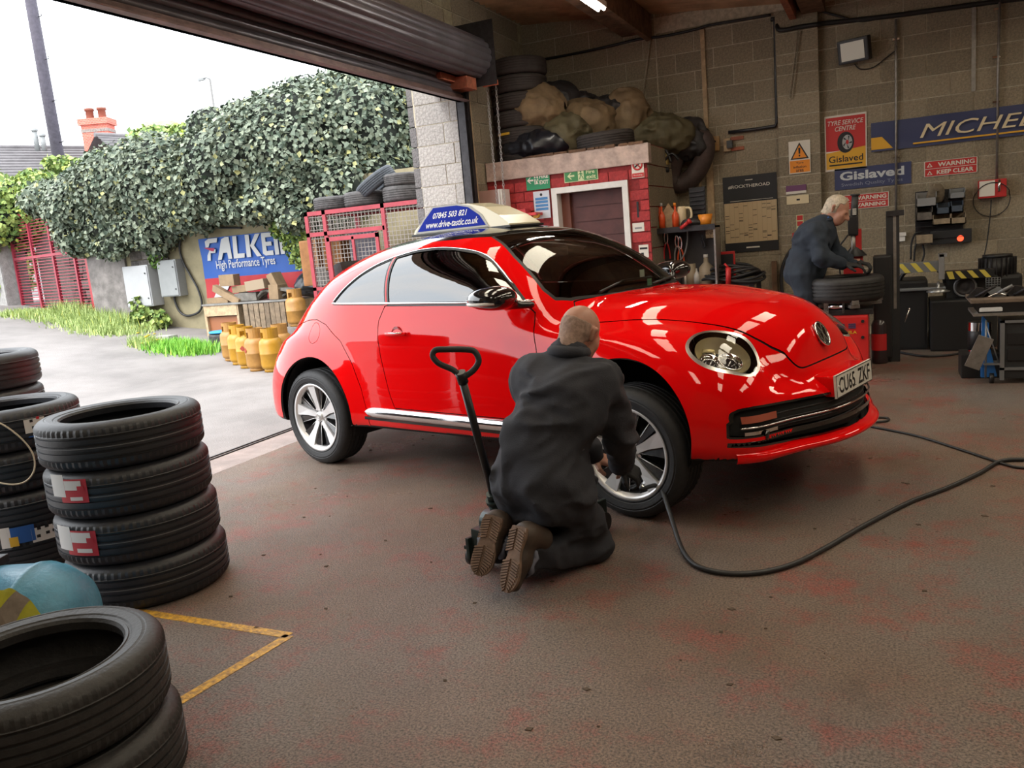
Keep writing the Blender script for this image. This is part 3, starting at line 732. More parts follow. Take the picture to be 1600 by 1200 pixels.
# --- tyres used all over -------------------------------------------------
m_rub = M('tyre_rubber', (.022, .022, .024), .62, noise=(30, .25), bump=(90, .15)); m_rubold = M('tyre_rubber_old', (.075, .07, .07), .8, noise=(14, .45), bump=(60, .4))
m_rubdk = M('tyre_rubber_store', (.045, .036, .032), .8, noise=(12, .35))
def tyre_mesh(R_, w, ri, n=72, grooves=4, lug=.004, notch=True):
    """car tyre lying flat, bottom at z=0, tread with circumferential grooves and shoulder notches"""
    hw = w/2; prof = []
    md = (ri+R_)*.5
    inner = [(ri, -hw*.55), (ri-.004, -hw*.80), (ri+.002, -hw*.90), (ri+.010, -hw*.935), (ri+.0125, -hw*.905), (ri+.018, -hw*.91), (ri+.022, -hw*.95), (md-.012, -hw*.985), (md-.004, -hw*1.0), (md, -hw*.98), (R_-.047, -hw*.975), (R_-.044, -hw*.995), (R_-.034, -hw*.975), (R_-.018, -hw*.90), (R_-.007, -hw*.80)]
    prof += inner
    tw = hw*.74; g = grooves; zs = []
    for k in range(g):
        c = -tw*.78+2*tw*.78*(k+.5)/g; zs += [(c-.0085, 0), (c-.0055, 0), (c-.004, 1), (c+.004, 1), (c+.0055, 0), (c+.0085, 0)]
    prof += [(R_-.004, -tw), (R_-.001, -tw*.93)]+[(R_-(.007 if d else 0), z) for z, d in zs]+[(R_-.001, tw*.93), (R_-.004, tw)]
    prof += [(r, -z) for r, z in reversed(inner)]+[(R_-.045, hw*.6), (R_-.03, 0), (R_-.045, -hw*.6)]
    mb = MB(); m = len(prof); P = []
    for i in range(n):
        a = 2*pi*i/n
        for k, (r, z) in enumerate(prof):
            rr = r
            if notch and i % 2 and 13 <= k <= 17: rr = r-lug*(.6 if k == 13 else 1)
            if notch and i % 2 and m-3-18 <= k <= m-3-14: rr = r-lug*(.6 if k == m-3-14 else 1)
            P.append((rr*cos(a), rr*sin(a), z+hw))
    mb.add(P, [(i*m+k, i*m+(k+1) % m, ((i+1) % n)*m+(k+1) % m, ((i+1) % n)*m+k) for i in range(n) for k in range(m)], True)
    me = mb.mesh('tyre')
    bm = bmesh.new(); bm.from_mesh(me); bmesh.ops.recalc_face_normals(bm, faces=bm.faces); bm.to_mesh(me); bm.free(); me.set_sharp_from_angle(angle=radians(28))
    return me
TY = {}
def tyre(loc, R_=.32, w=.21, ri=.2, mat=None, label='', group=None, rot=None, n=72, key=''):
    k = (R_, w, ri, n, (mat or m_rub).name)
    if k not in TY: TY[k] = tyre_mesh(R_, w, ri, n); TY[k].materials.append(mat or m_rub)
    o = bpy.data.objects.new('tyre', TY[k]); COL.objects.link(o); o.location = tuple(float(x) for x in loc); o.rotation_euler = rot or (0, 0, random.uniform(0, 6)); return tag(o, label, 'tyre', group)
p = bw(305, 525, 10.6); tyre((-10.35, 10.9, gz(-10.35)), .31, .18, .19, m_rubold, 'old grey tyre lying on the ground left of the gas bottles')
tyre((-9.75, 10.55, gz(-9.75)-.03), .30, .17, .19, m_rubold, 'old tyre half sunk in the weeds in front of the bench')
o = single('plastic_lid', MB().lathe([(0, 0), (.26, 0), (.27, .02), (.25, .03), (0, .03)], 20, Matrix.Translation((-10.35, 10.85, gz(-10.35)+.19))), M('lid_blue', (.03, .30, .65), .4), 'blue plastic lid lying on the old grey tyre', 'lid')
ALB[0] = .5
# --- red mesh cage
CY = 10.2
def cw(u, v): return at(u, v, 'y', CY)
c0 = cw(476, 332); c1 = cw(660, 315); zc1 = 2.11
m_cage = M('cage_red', (.62, .06, .09), .5, noise=(7, .2)); m_mesh = M('cage_mesh', (.50, .44, .40), .6)
cage = thing('storage_cage', 'red steel cage with grey mesh panels and a small gate, holding scrap', 'cage', ((c0[0]+c1[0])/2, CY, -.01))
def cb_(x0, x1, z0, z1, name='frame_bar', y0=-.025, y1=.025):
    ox = (c0[0]+c1[0])/2; return MB().box(x0-ox, x1-ox, y0, y1, z0+.01, z1+.01).obj(name, m_cage, cage)
X1 = c1[0]+.5
cb_(c0[0], X1, zc1-.06, zc1); cb_(c0[0], X1, 0, .05)
for u, v in ((478, 400), (506, 380), (599, 350)):
    x = cw(u, v)[0]; x = cw(u, 330)[0] if u != 478 else c0[0]+.03
    cb_(x-.03, x+.03, 0, zc1)
cb_(X1-.06, X1, 0, zc1)
gx0 = cw(512, 375)[0]+.02; gx1 = cw(597, 360)[0]-.04; gzt = cw(512, 368)[2]
cb_(c0[0], gx1+.1, gzt, gzt+.06)
gate = thing('cage_gate', '', '', (0, 0, 0)); bpy.data.objects.remove(gate)
for a_, b_, z0, z1 in ((gx0, gx0+.05, .1, gzt-.02), (gx1-.05, gx1, .1, gzt-.02), (gx0, gx1, gzt-.09, gzt-.03), (gx0, gx1, .1, .15), ((gx0+gx1)/2-.01, (gx0+gx1)/2+.03, .1, gzt-.05)): cb_(a_, b_, z0, z1, 'gate_bar', -.06, -.03)
cb_(c0[0], X1, .95, 1.0)
ms = MB(); ox = (c0[0]+c1[0])/2; s = .062
x = c0[0]
while x < X1: ms.box(x-ox-.0035, x-ox+.0035, -.004, .004, .02, zc1); x += s
z = .05
while z < zc1: ms.box(c0[0]-ox, X1-ox, -.009, -.002, z-.0035, z+.0035); z += s
y = 0
while y < 1.3: ms.box(c0[0]-ox-.004, c0[0]-ox+.004, y-.0035, y+.0035, .02, zc1); y += s
z = .05
while z < zc1: ms.box(c0[0]-ox-.009, c0[0]-ox-.002, 0, 1.3, z-.0035, z+.0035); z += s
ms.obj('mesh_panel', m_mesh, cage, kind='stuff')
MB().box(c0[0]-ox, X1-ox, 1.28, 1.33, zc1-.05, zc1+.01).box(c0[0]-ox, c0[0]-ox+.05, 0, 1.33, zc1-.05, zc1+.01).box(c0[0]-ox, c0[0]-ox+.05, 1.28, 1.33, 0, zc1).obj('frame_bar', m_cage, cage)
MB().box(c0[0]-ox, X1-ox, 0, 1.3, zc1-.02, zc1+.008).obj('top_sheet', M('cage_top', (.2, .18, .17), .8), cage)
# scrap seen through the mesh
for k, (uv, c, s_, lb) in enumerate([((535, 395), (.50, .20, .05), (.34, .3, .5), 'orange carton standing inside the red cage, left of the gate bar'), ((497, 410), (.55, .24, .08), (.3, .3, .7), 'tall orange-brown carton at the left inside the red cage'), ((575, 385), (.34, .34, .42), (.4, .3, .5), 'lilac grey sack inside the red cage behind the gate'), ((520, 430), (.30, .28, .26), (.5, .3, .3), 'grey carton low inside the red cage')]):
    p = at(uv[0], uv[1], 'y', CY+.6); mb = MB().cbox((0, 0, 0), s_, bev=.03); mb.v = [(a_, b_, c_+s_[2]/2) for a_, b_, c_ in mb.v]
    o = mb.obj('scrap_carton', M('scrapc%d' % k, c, .8, noise=(6, .3))); o.location = (p[0], CY+.5, p[2]-s_[2]/2); o.rotation_euler = (0, 0, .2*k); tag(o, lb, 'carton')
for k in range(5):
    s_ = (.6, .5, .38); p = (c0[0]+.45+k*.6, CY+.7, 0)
    o = single('scrap_crate', MB().cbox((p[0], p[1], .19), s_, bev=.02), M('crate_dark', (.16, .14, .13), .8, noise=(8, .4)), ['dark crate on the floor of the red cage, far left', 'second dark crate from the left in the red cage', 'dark crate in the middle of the red cage', 'dark crate on the cage floor right of the gate', 'dark crate at the right end of the red cage'][k], 'crate', 'crates in the cage')
zt = zc1+.012
def cagetyre(u, v, z, R_=.31, w=.2, lb='', rot=None, y=CY+.36, mat=None):
    p = at(u, v, 'y', y); tyre((p[0], y, z), R_, w, .19, mat or m_rubold, lb, 'old tyres on the cage', rot)
m_rubb = M('tyre_rubber_blue', (.10, .115, .14), .7, noise=(14, .3), bump=(60, .3))
cagetyre(522, 312, zt, .31, .19, 'grey tyre at the left end on top of the red cage')
cagetyre(571, 306, zt, .32, .21, 'grey tyre second from the left on top of the red cage')
cagetyre(632, 297, zt, .32, .22, 'lower grey tyre of the pair beside the block pillar')
cagetyre(632, 274, zt+.222, .31, .17, 'upper grey tyre of the pair beside the block pillar')
cagetyre(594, 290, zt+.23, .32, .20, 'bluish tyre leaning tilted on top of the others on the cage', (radians(14), radians(-30), 0), mat=m_rubb)
# --- red grille gate on the left
G0 = atd(26, 420, 19.4); G1 = atd(140, 400, 17.2)
g0 = Vector((G0[0], G0[1], 0)); g1 = Vector((G1[0], G1[1], 0)); gl = (g1-g0).length; ga = atan2(g1.y-g0.y, g1.x-g0.x)
gzz = gz(-17)-.0
gt = thing('grille_gate', 'red steel grille gate of close horizontal bars, overgrown with ivy', 'gate', (g0.x, g0.y, gzz-.05), ga)
m_gr = M('gate_red', (.55, .04, .08), .5, noise=(6, .2))
Hg = 2.25
for x in (0, gl*.28, gl*.55, gl*.82): MB().box(x-.035, x+.035, -.03, .03, 0, Hg).obj('upright', m_gr, gt)
MB().box(gl-.08, gl+.08, -.08, .08, 0, Hg-.75).obj('gate_post', M('post_red', (.62, .02, .04), .45), gt)
for z in (.02, Hg*.55, Hg-.05): MB().box(0, gl, -.035, .035, z, z+.06).obj('rail', m_gr, gt)
for k in range(32):
    z = .1+k*(Hg-.15)/32; MB().box(0, gl, -.008, .008, z-.009, z+.009).obj('bar', m_gr, gt)
# rough stone wall behind the gate and at its sides
rw = struct('wall_rubble', MB().box(0, gl+1.0, .5, .9, -.3, 1.75), m_stone); rw.location = (g0.x, g0.y, gzz); rw.rotation_euler = (0, 0, ga)
z = 0; cnt = 0
while z < 1.7:
    h = random.uniform(.13, .22); x = gl*.45
    while x < gl+1.0:
        w = random.uniform(.2, .42); o = MB().box(0, w*.95, 0, .12, 0, h*.92, bev=.02).obj('stone', m_stone, rw); o.location = (x, .40+random.uniform(-.04, .03), z); x += w
    z += h
pw = struct('wall_gatepost', MB().box(-.55, -.12, -.3, .3, -.3, 1.75, bev=.04), M('pier_pale', (.62, .60, .58), .9, noise=(8, .3), bump=(30, .8))); pw.location = (g0.x, g0.y, gzz); pw.rotation_euler = (0, 0, ga)
# --- foliage
def leaf_mat(name, a, b, spec=.3):
    m = M(name, a, .5, spec=spec); a = tuple(x*.5 for x in a); b = tuple(x*.5 for x in b); n = m.node_tree; L = n.links; bs = n.nodes['Principled BSDF']
    g = n.nodes.new('ShaderNodeNewGeometry'); r = n.nodes.new('ShaderNodeValToRGB'); els = r.color_ramp.elements
    els[0].color = (*a, 1); els[1].color = (*b, 1); e = els.new(.5); e.color = (*[(x+y)/2 for x, y in zip(a, b)], 1)
    e2 = els.new(.93); e2.color = (*b, 1); els[-1].position = 1; els[-1].color = (min(1, b[0]*1.6), min(1, b[1]*1.35), b[2]*.7, 1)
    L.new(g.outputs['Random Per Island'], r.inputs['Fac']); L.new(r.outputs['Color'], bs.inputs['Base Color']); return m
m_ivy = leaf_mat('ivy_leaf', (.08, .13, .085), (.46, .53, .38)); m_ivy2 = leaf_mat('shrub_leaf', (.13, .27, .06), (.68, .86, .24))
m_core = M('ivy_core', (.018, .026, .016), .9)  # near-black fill, paints the shade deep between the leaves
def leaves(blobs, N, size, up=.25, seed=1, thick=.28, ymaxcut=None):
    """many small folded leaves spread over the skins of the blobs ((centre), (radii))"""
    rs = np.random.RandomState(seed); ar = np.array([b[1][0]*b[1][2]+b[1][0]*b[1][1] for b in blobs]); ar = ar/ar.sum()
    idx = rs.choice(len(blobs), N, p=ar); Cn = np.array([b[0] for b in blobs])[idx]; Rr = np.array([b[1] for b in blobs])[idx]
    d = rs.normal(size=(N, 3)); d /= np.linalg.norm(d, axis=1)[:, None]
    lump = 1+.16*vnoise((Cn+d*Rr)*1.6+3)+.07*vnoise((Cn+d*Rr)*4.5)
    P = Cn+d*Rr*(lump*(1-thick*rs.rand(N)**1.6))[:, None]
    # drop those deep inside other blobs
    keep = np.ones(N, bool)
    for c, r in blobs: keep &= (((P-np.array(c))/np.array(r))**2).sum(1) > .50
    P = P[keep]; d = d[keep]; n = len(P)
    nr = d+rs.normal(size=(n, 3))*.55+np.array([0, 0, up]); nr /= np.linalg.norm(nr, axis=1)[:, None]
    t = rs.normal(size=(n, 3))+np.array([0, 0, -.7]); t -= nr*(t*nr).sum(1)[:, None]; t /= np.linalg.norm(t, axis=1)[:, None]; s = np.cross(nr, t)
    L = size*(.6+.8*rs.rand(n))[:, None]
    a = P; b = P+t*L*.45+s*L*.42+nr*L*.10; c = P+t*L; e = P+t*L*.45-s*L*.42+nr*L*.10
    V = np.stack([a, b, c, e], 1).reshape(-1, 3); k = np.arange(n)*4
    T = np.concatenate([np.stack([k, k+1, k+2], 1), np.stack([k, k+2, k+3], 1)])
    return V, T
def foliage(name, label, cat, blobs, N, size, mat, seed=1, core=.84, loc=None, up=.25, thick=.28, corek=True):
    c = np.array(loc if loc is not None else [blobs[0][0][0], blobs[0][0][1], gz(blobs[0][0][0])])
    t = thing(name, label, cat, tuple(c))
    V, T = leaves(blobs, N, size, up, seed, thick); me = np_mesh('foliage', V-c, T, False); mesh_obj('foliage', me, mat, t, kind='stuff')
    if corek:  # added dark blobs that block the view through the leaves
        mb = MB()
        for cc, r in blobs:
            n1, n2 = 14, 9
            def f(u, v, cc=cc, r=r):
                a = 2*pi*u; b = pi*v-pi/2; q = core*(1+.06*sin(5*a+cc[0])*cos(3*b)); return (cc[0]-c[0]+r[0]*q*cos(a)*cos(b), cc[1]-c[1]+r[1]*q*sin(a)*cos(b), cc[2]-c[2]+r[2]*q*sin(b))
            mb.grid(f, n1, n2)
        mb.obj('dark_filler', m_core, t, kind='stuff')
    return t
def B(u, v, d, rx, rz, ry=None): return (tuple(atd(u, v, d)), (rx, ry or rx, rz))
big = [B(470, 235, 14.6, 1.25, 1.15), B(400, 245, 14.6, 1.1, .85), B(560, 220, 14.8, 1.25, 1.25), B(620, 200, 15, 1.0, 1.0), B(560, 165, 15, 1.0, .75), B(520, 300, 14.2, .9, .7, .7), B(440, 305, 14.2, .9, .5, .6), B(345, 265, 14.5, .75, .85), B(590, 290, 14.6, .9, .9), B(480, 160, 15, .75, .45), B(380, 180, 15, .5, .25), B(395, 326, 14.1, .8, .22, .4), B(458, 338, 13.8, .28, .25, .3), B(330, 200, 15, .45, .4), B(650, 240, 15, .9, 1.2), B(430, 180, 15, .65, .42)]
foliage('ivy_tree', 'big ivy-covered tree rising over the yard wall between the roofs and the block pillar', 'tree', big, 60000, .088, m_ivy, 2)
lf = [B(215, 290, 16.0, 1.25, .75), B(270, 285, 15.4, 1.1, .9), B(150, 312, 16.6, 1.05, .6), B(95, 310, 17.6, .9, .42), B(235, 345, 15.6, .9, .6, .6), B(180, 350, 16.2, .9, .65, .6), B(130, 360, 16.6, .7, .55, .5), B(300, 300, 15.0, .7, .75), B(275, 330, 14.9, .55, .35, .4), B(320, 250, 15.4, .7, .45), B(250, 250, 16.3, .9, .28), B(165, 272, 17.0, .8, .2), B(175, 385, 15.9, .45, .25, .3)]
foliage('ivy_hedge', 'mass of ivy tumbling over the wall between the red gate and the meter cabinets', 'hedge', lf, 52000, .09, m_ivy, 3)
foliage('bush', 'fresh green bush beyond the red gate at the left edge', 'bush', [B(10, 340, 19.5, 1.1, .8), B(45, 305, 19.5, 1.0, .45), B(5, 400, 20.5, .7, .7), B(10, 443, 20, .6, .35), B(-40, 330, 20, 1.3, 1.0), B(60, 280, 19, .5, .2)], 16000, .12, m_ivy2, 4)
foliage('shrub_top', 'yellow-green new growth along the top of the ivy below the roofs', 'shrub', [B(130, 262, 18, .45, .18), B(245, 215, 16.5, .6, .2), B(300, 215, 16, .45, .3), B(60, 290, 18.5, .4, .25), B(45, 320, 18.5, .25, .4), B(175, 245, 17.5, .5, .12), B(95, 255, 18, .35, .14)], 5000, .10, m_ivy2, 5, corek=False)
foliage('creeper', 'green fern growing from the wall above the grey cabinet', 'plant', [(tuple(fw_(253, 400)+np.array([0, -.12, 0])), (.16, .14, .26))], 420, .07, leaf_mat('fern', (.08, .2, .03), (.3, .5, .1)), 6, corek=False, thick=.9)
foliage('creeper', 'lime green creeper hanging down at the right of the banner', 'plant', [(tuple(at(466, 375, 'y', 11.8)), (.3, .2, .5)), (tuple(at(455, 352, 'y', 11.7)), (.4, .2, .3))], 2200, .08, m_ivy2, 7, corek=False, thick=.6)
# weeds and grass
def grass(name, label, pts, N, h, mat, spread=.25, seed=1, flowers=0):
    rs = np.random.RandomState(seed); pts = np.array(pts); k = rs.randint(0, len(pts)-1, N); f = rs.rand(N)[:, None]
    P = pts[k]*(1-f)+pts[k+1]*f; P = P+rs.normal(size=(N, 3))*np.array([spread, spread, 0]); P[:, 2] = [gz(x)-.012 for x in P[:, 0]]
    L = h*(.4+.9*rs.rand(N)); a = rs.rand(N)*2*pi; le = .5*rs.rand(N)+.1; w = .012
    dr = np.stack([np.cos(a)*le, np.sin(a)*le, np.ones(N)], 1); tip = P+dr*L[:, None]; s = np.stack([-np.sin(a), np.cos(a), 0*a], 1)*w
    V = np.stack([P-s, P+s, tip], 1).reshape(-1, 3); T = np.arange(3*N).reshape(-1, 3); c = P.mean(0); c[2] = P[:, 2].min()
    t = thing(name, label, 'grass', tuple(c)); mesh_obj('blades', np_mesh('blades', V-c, T, False), mat, t, kind='stuff')
    if flowers:
        mb = MB()
        for i in range(flowers):
            p = tip[rs.randint(N)]-c; mb.lathe([(0, 0), (.03, .01), (.028, .02), (0, .022)], 7, Matrix.Translation(tuple(p)))
        mb.obj('flowers', M('flower_yellow', (.9, .65, .02), .6), t, kind='stuff')
m_gr1 = leaf_mat('grass_blade', (.34, .52, .12), (1.0, 1.2, .48))
gd = lambda u, v: (lambda s: tuple(s))(ground_hit(u, v))
def ground_hit(u, v):
    d = 8.
    for _ in range(400):
        p = atd(u, v, d)
        if p[2] <= gz(p[0])-.012: return p
        d += .05
    return p
grass('verge_grass', 'strip of bright green grass along the foot of the red gate and wall', [gd(22, 492), gd(70, 494), gd(120, 505), gd(165, 518), gd(205, 520)], 7000, .13, m_gr1, .22, 1)
grass('weeds', 'clump of tall weeds under the red gate in front of the rough pillar', [gd(100, 490), gd(130, 496), gd(165, 505), gd(200, 515)], 2500, .28, m_gr1, .2, 2)
grass('grass_patch', 'patch of vivid green grass in front of the gas bottles', [gd(262, 545), gd(290, 548), gd(310, 552)], 3800, .16, leaf_mat('grass_vivid', (.18, .60, .05), (.65, 1.25, .2)), .16, 3)
grass('grass_patch', 'yellow-green grass tuft left of the white stone', [gd(225, 538), gd(250, 545)], 1500, .16, m_gr1, .12, 4, 12)
foliage('weed_plant', 'leafy weed with yellow flowers growing below the white cabinet', 'plant', [(tuple(at(235, 500, 'y', 11.7)), (.5, .25, .22)), (tuple(at(218, 488, 'y', 11.7)), (.18, .15, .3))], 1500, .10, m_ivy2, 9, corek=False, thick=.9)
p = gd(262, 541); single('stone', MB().cbox((p[0], p[1], p[2]+.09), (.34, .22, .2), bev=.05), M('stone_white', (.72, .70, .64), .8, noise=(8, .3), bump=(15, .8)), 'whitish stone lying in the grass patch before the old tyres', 'stone')
p = at(216, 512, 'y', 11.75); single('stone', MB().cbox((p[0]+.25, p[1], p[2]+.06), (.7, .3, .14), bev=.04), m_rgrey, 'flat grey stone slab at the foot of the yard wall under the cabinets', 'stone')
# --- houses, chimneys, pole
m_tile = M('roof_tile', (.30, .28, .29), .8, noise=(3, .25))
def roofslab(u0, v0, u1, v1, d0, d1, run, drop, label_wall=None):
    a = Vector(atd(u0, v0, d0)); b = Vector(atd(u1, v1, d1)); dirn = (b-a); dirn.z = 0; L = dirn.length; dirn.normalize(); nrm = Vector((dirn.y, -dirn.x, 0))
    if nrm.dot(Vector(C0)-a) < 0: nrm = -nrm
    return a, b, dirn, L, nrm
def house(name, label, u0, v0, u1, v1, d0, d1, run=4.2, drop=2.6, wallc=(.72, .72, .72)):
    a, b, dirn, L, nrm = roofslab(u0, v0, u1, v1, d0, d1, run, drop); zr_ = (a.z+b.z)/2
    t = thing(name, label, 'house', (a.x, a.y, gz(a.x)), atan2(dirn.y, dirn.x)); sg = 1 if Vector((-dirn.y, dirn.x, 0)).dot(nrm) > 0 else -1
    base = gz(a.x); z0 = zr_-base
    MB().box(0, L, min(0, sg*(run-.3)), max(0, sg*(run-.3)), 0, z0-drop).obj('wall', M('house_render%g' % wallc[0], wallc, .9, noise=(4, .1)), t)
    mb = MB(); n = 22
    for k in range(n):
        y0 = run*k/n; y1 = run*(k+1)/n+.06; zz0 = z0-drop*k/n; zz1 = z0-drop*(k+1)/n
        mb.add([(-.2, sg*y0, zz0), (L+.2, sg*y0, zz0), (L+.2, sg*y1, zz1+.05), (-.2, sg*y1, zz1+.05), (-.2, sg*y1, zz1-.02), (L+.2, sg*y1, zz1-.02)], [(0, 1, 2, 3), (3, 2, 5, 4)])
    mb.obj('tile_courses', m_tile, t, kind='stuff')
    MB().add([(-.2, 0, z0), (L+.2, 0, z0), (L+.2, -sg*run, z0-drop), (-.2, -sg*run, z0-drop)], [(0, 1, 2, 3)]).obj('rear_slope', m_tile, t)
    MB().box(-.2, L+.2, min(sg*(run+.02), sg*(run-.12)), max(sg*(run+.02), sg*(run-.12)), z0-drop-.22, z0-drop-.02).obj('fascia_board', M('fascia_white', (.8, .8, .82), .6), t)
    MB().tube([(-.2, 0, z0+.03), (L+.2, 0, z0+.03)], .10, 6).obj('ridge', m_tile, t); return t, a, dirn, L, z0, nrm
hA = house('house', 'white house with a grey tiled roof behind the pole at the left edge', -130, 250, 147, 215, 32, 36, 5.0, 3.0)
hB = house('house', 'grey tiled roof right of the red chimney, mostly behind ivy', 158, 226, 300, 206, 33, 36, 4.5, 2.8, (.6, .6, .6))
p = atd(146, 222, 34.2); MB()
verge = MB().box(0, .25, -.0, 4.6, -.1, .1)
def chimney(u, v, d, w, h, mat, label, pots, rot):
    c = atd(u, v, d); t = thing('chimney', label, 'chimney', tuple(c), rot); n = int(h/.15)
    MB().box(-w/2, w/2, -w*.35, w*.35, -1.2, h-.3).box(-w/2-.08, w/2+.08, -w*.35-.08, w*.35+.08, h-.3, h-.05).obj('stack', mat, t)
    MB().box(-w/2-.02, w/2+.02, -w*.35-.02, w*.35+.02, h*.38, h*.38+.12).obj('mortar_band', M('mortar_pale', (.6, .5, .45), .9, noise=(20, .5)), t)
    for k in range(pots): MB().lathe([(.16, 0), (.15, .35), (.19, .36), (.19, .45), (.12, .45)], 12, Matrix.Translation((-.25+k*.5, 0, h-.06))).obj('chimney_pot', M('pot_clay', (.40, .13, .08), .8), t)
    return t
def brickmat(name, c1, c2, mort, sc):
    m = M(name, c1, .85); n = m.node_tree; t = n.nodes.new('ShaderNodeTexCoord'); mp = n.nodes.new('ShaderNodeMapping'); br = n.nodes.new('ShaderNodeTexBrick')
    mp.inputs['Rotation'].default_value = (pi/2, 0, 0); n.links.new(t.outputs['Object'], mp.inputs[0]); n.links.new(mp.outputs[0], br.inputs['Vector'])
    br.inputs['Color1'].default_value = (*c1, 1); br.inputs['Color2'].default_value = (*c2, 1); br.inputs['Mortar'].default_value = (*mort, 1); br.inputs['Scale'].default_value = sc
    n.links.new(br.outputs[0], n.nodes['Principled BSDF'].inputs['Base Color']); return m
chimney(157, 222, 34, 1.05, .95, brickmat('chimney_red', (.62, .14, .09), (.50, .10, .07), (.5, .3, .25), 4), 'red brick chimney with two clay pots on the far roof', 2, radians(25))
chimney(256, 214, 35, .95, .65, brickmat('chimney_buff', (.42, .38, .27), (.36, .31, .22), (.5, .47, .38), 4), 'buff brick chimney without pots, right of the red one', 0, radians(25))
for u, v, h, lb in ((57, 224, .5, 'taller grey flue pipe on the far roof ridge'), (68, 224, .3, 'shorter grey flue pipe on the far roof ridge')):
    c = atd(u, v, 33.5); single('flue_pipe', MB().cyl((c[0], c[1], c[2]-.3), (c[0]-.0, c[1], c[2]+h), .1).lathe([(.14, 0), (.14, .08), (0, .14)], 12, Matrix.Translation((c[0], c[1], c[2]+h-.02))), m_cg, lb, 'pipe')
pb = atd(93, 250, 21.); pole = thing('telegraph_pole', 'tall dark wooden telegraph pole with climbing pegs at the left', 'pole', (pb[0], pb[1], gz(pb[0])-.02))
MB().cyl((0, 0, 0), (-.06, 0, 10.5), .155, .125, 14).obj('shaft', M('pole_wood', (.125, .11, .15), .8, noise=(12, .3)), pole)
for k in range(14):
    z = 3.4+k*.5; s = 1 if k % 2 else -1; MB().tube([(s*.12, 0, z), (s*.24, 0, z), (s*.24, 0, z+.06)], .012, 5).obj('climbing_peg', m_steel, pole)
MB().tube([(.14, -.05, 9.2), (.22, -.05, 8.8), (.2, -.05, 8.2), (.15, -.05, 8.0)], .012, 5).obj('service_wire', m_cable, pole)
for (u0, v0, u1, v1, lb) in ((72, -6, 150, 110, 'overhead wire running down from the pole, the left one'), (80, -6, 175, 92, 'overhead wire running down from the pole, the right one')):
    a = atd(u0, v0, 21); b = atd(u1, v1, 30); c = (a+b)/2-np.array([0, 0, .25]); single('overhead_wire', MB().tube(catmull([a, c, b], 8), .008, 4), M('wire_grey', (.35, .35, .37), .6), lb, 'wire')
a = atd(341, 180, 26); b = atd(328, 124, 26)
aer = thing('street_lamp', 'thin grey street lamp with a small head seen over the ivy', 'lamp', (b[0]+.0, b[1], gz(b[0])))
zb = b[2]-aer.location.z
MB().cyl((0, 0, 0), (0, 0, zb), .05, .035, 8).obj('column', M('lamp_grey', (.30, .29, .28), .6), aer); MB().tube([(0, 0, zb), (-.12, 0, zb+.08), (-.35, 0, zb+.06)], .03, 6).cbox((-.35, 0, zb+.05), (.25, .1, .07)).obj('lamp_head', m_cg, aer)
ALB[0] = 1.
# ================================================================ the car body as a smooth field
def pchip(xk,yk,x):
    xk=np.asarray(xk,float);yk=np.asarray(yk,float)
    h=np.diff(xk);d=np.diff(yk)/h;m=np.zeros(len(xk))
    for i in range(1,len(xk)-1):
        if d[i-1]*d[i]>0: m[i]=2*d[i-1]*d[i]/(d[i-1]+d[i])
    m[0]=d[0];m[-1]=d[-1]
    x=np.clip(x,xk[0],xk[-1]);i=np.clip(np.searchsorted(xk,x)-1,0,len(xk)-2)
    t=(x-xk[i])/h[i];t2=t*t;t3=t2*t
    return (2*t3-3*t2+1)*yk[i]+(t3-2*t2+t)*h[i]*m[i]+(3*t2-2*t3)*yk[i+1]+(t3-t2)*h[i]*m[i+1]
def smax(a,b,k): return -smin(-a,-b,k)
def fnorm(f,x,y,z,e=1e-3):
    v=f(x,y,z);g=np.sqrt(((f(x+e,y,z)-v)/e)**2+((f(x,y+e,z)-v)/e)**2+((f(x,y,z+e)-v)/e)**2)
    return v/np.maximum(g,.25)
TX=[-3.36,-3.2,-2.9,-2.5,-2.0,-1.5,-1.05,-.7,-.4,-.15]
HX=[-.65,-.3,0.,.2,.4,.52,.61,.67,.70]
BP = dict(
T = [0.457, 0.93, 1.155, 1.39, 1.497, 1.527, 1.484, 1.342, 1.08, 0.801] ,
H = [1.08, 1.082, 1.075, 1.048, 1.01, 0.962, 0.893, 0.803, 0.659] ,
ff = [-0.04, 0.42, 0.715, 0.62, 0.53, 0.595, 0.305] ,
rf = [-2.544, 0.44, 0.78, 0.687, 0.54, 0.504, 0.405] ,
fb = [0.852, 0.69, 0.3] ,
rb = [-3.358, 0.663] ,
ex = [2.711, 3.3, 3.237, 3.217] ,
wb = [0.401, 0.606, 0.735, 0.808, 0.808, 0.77] ,
)
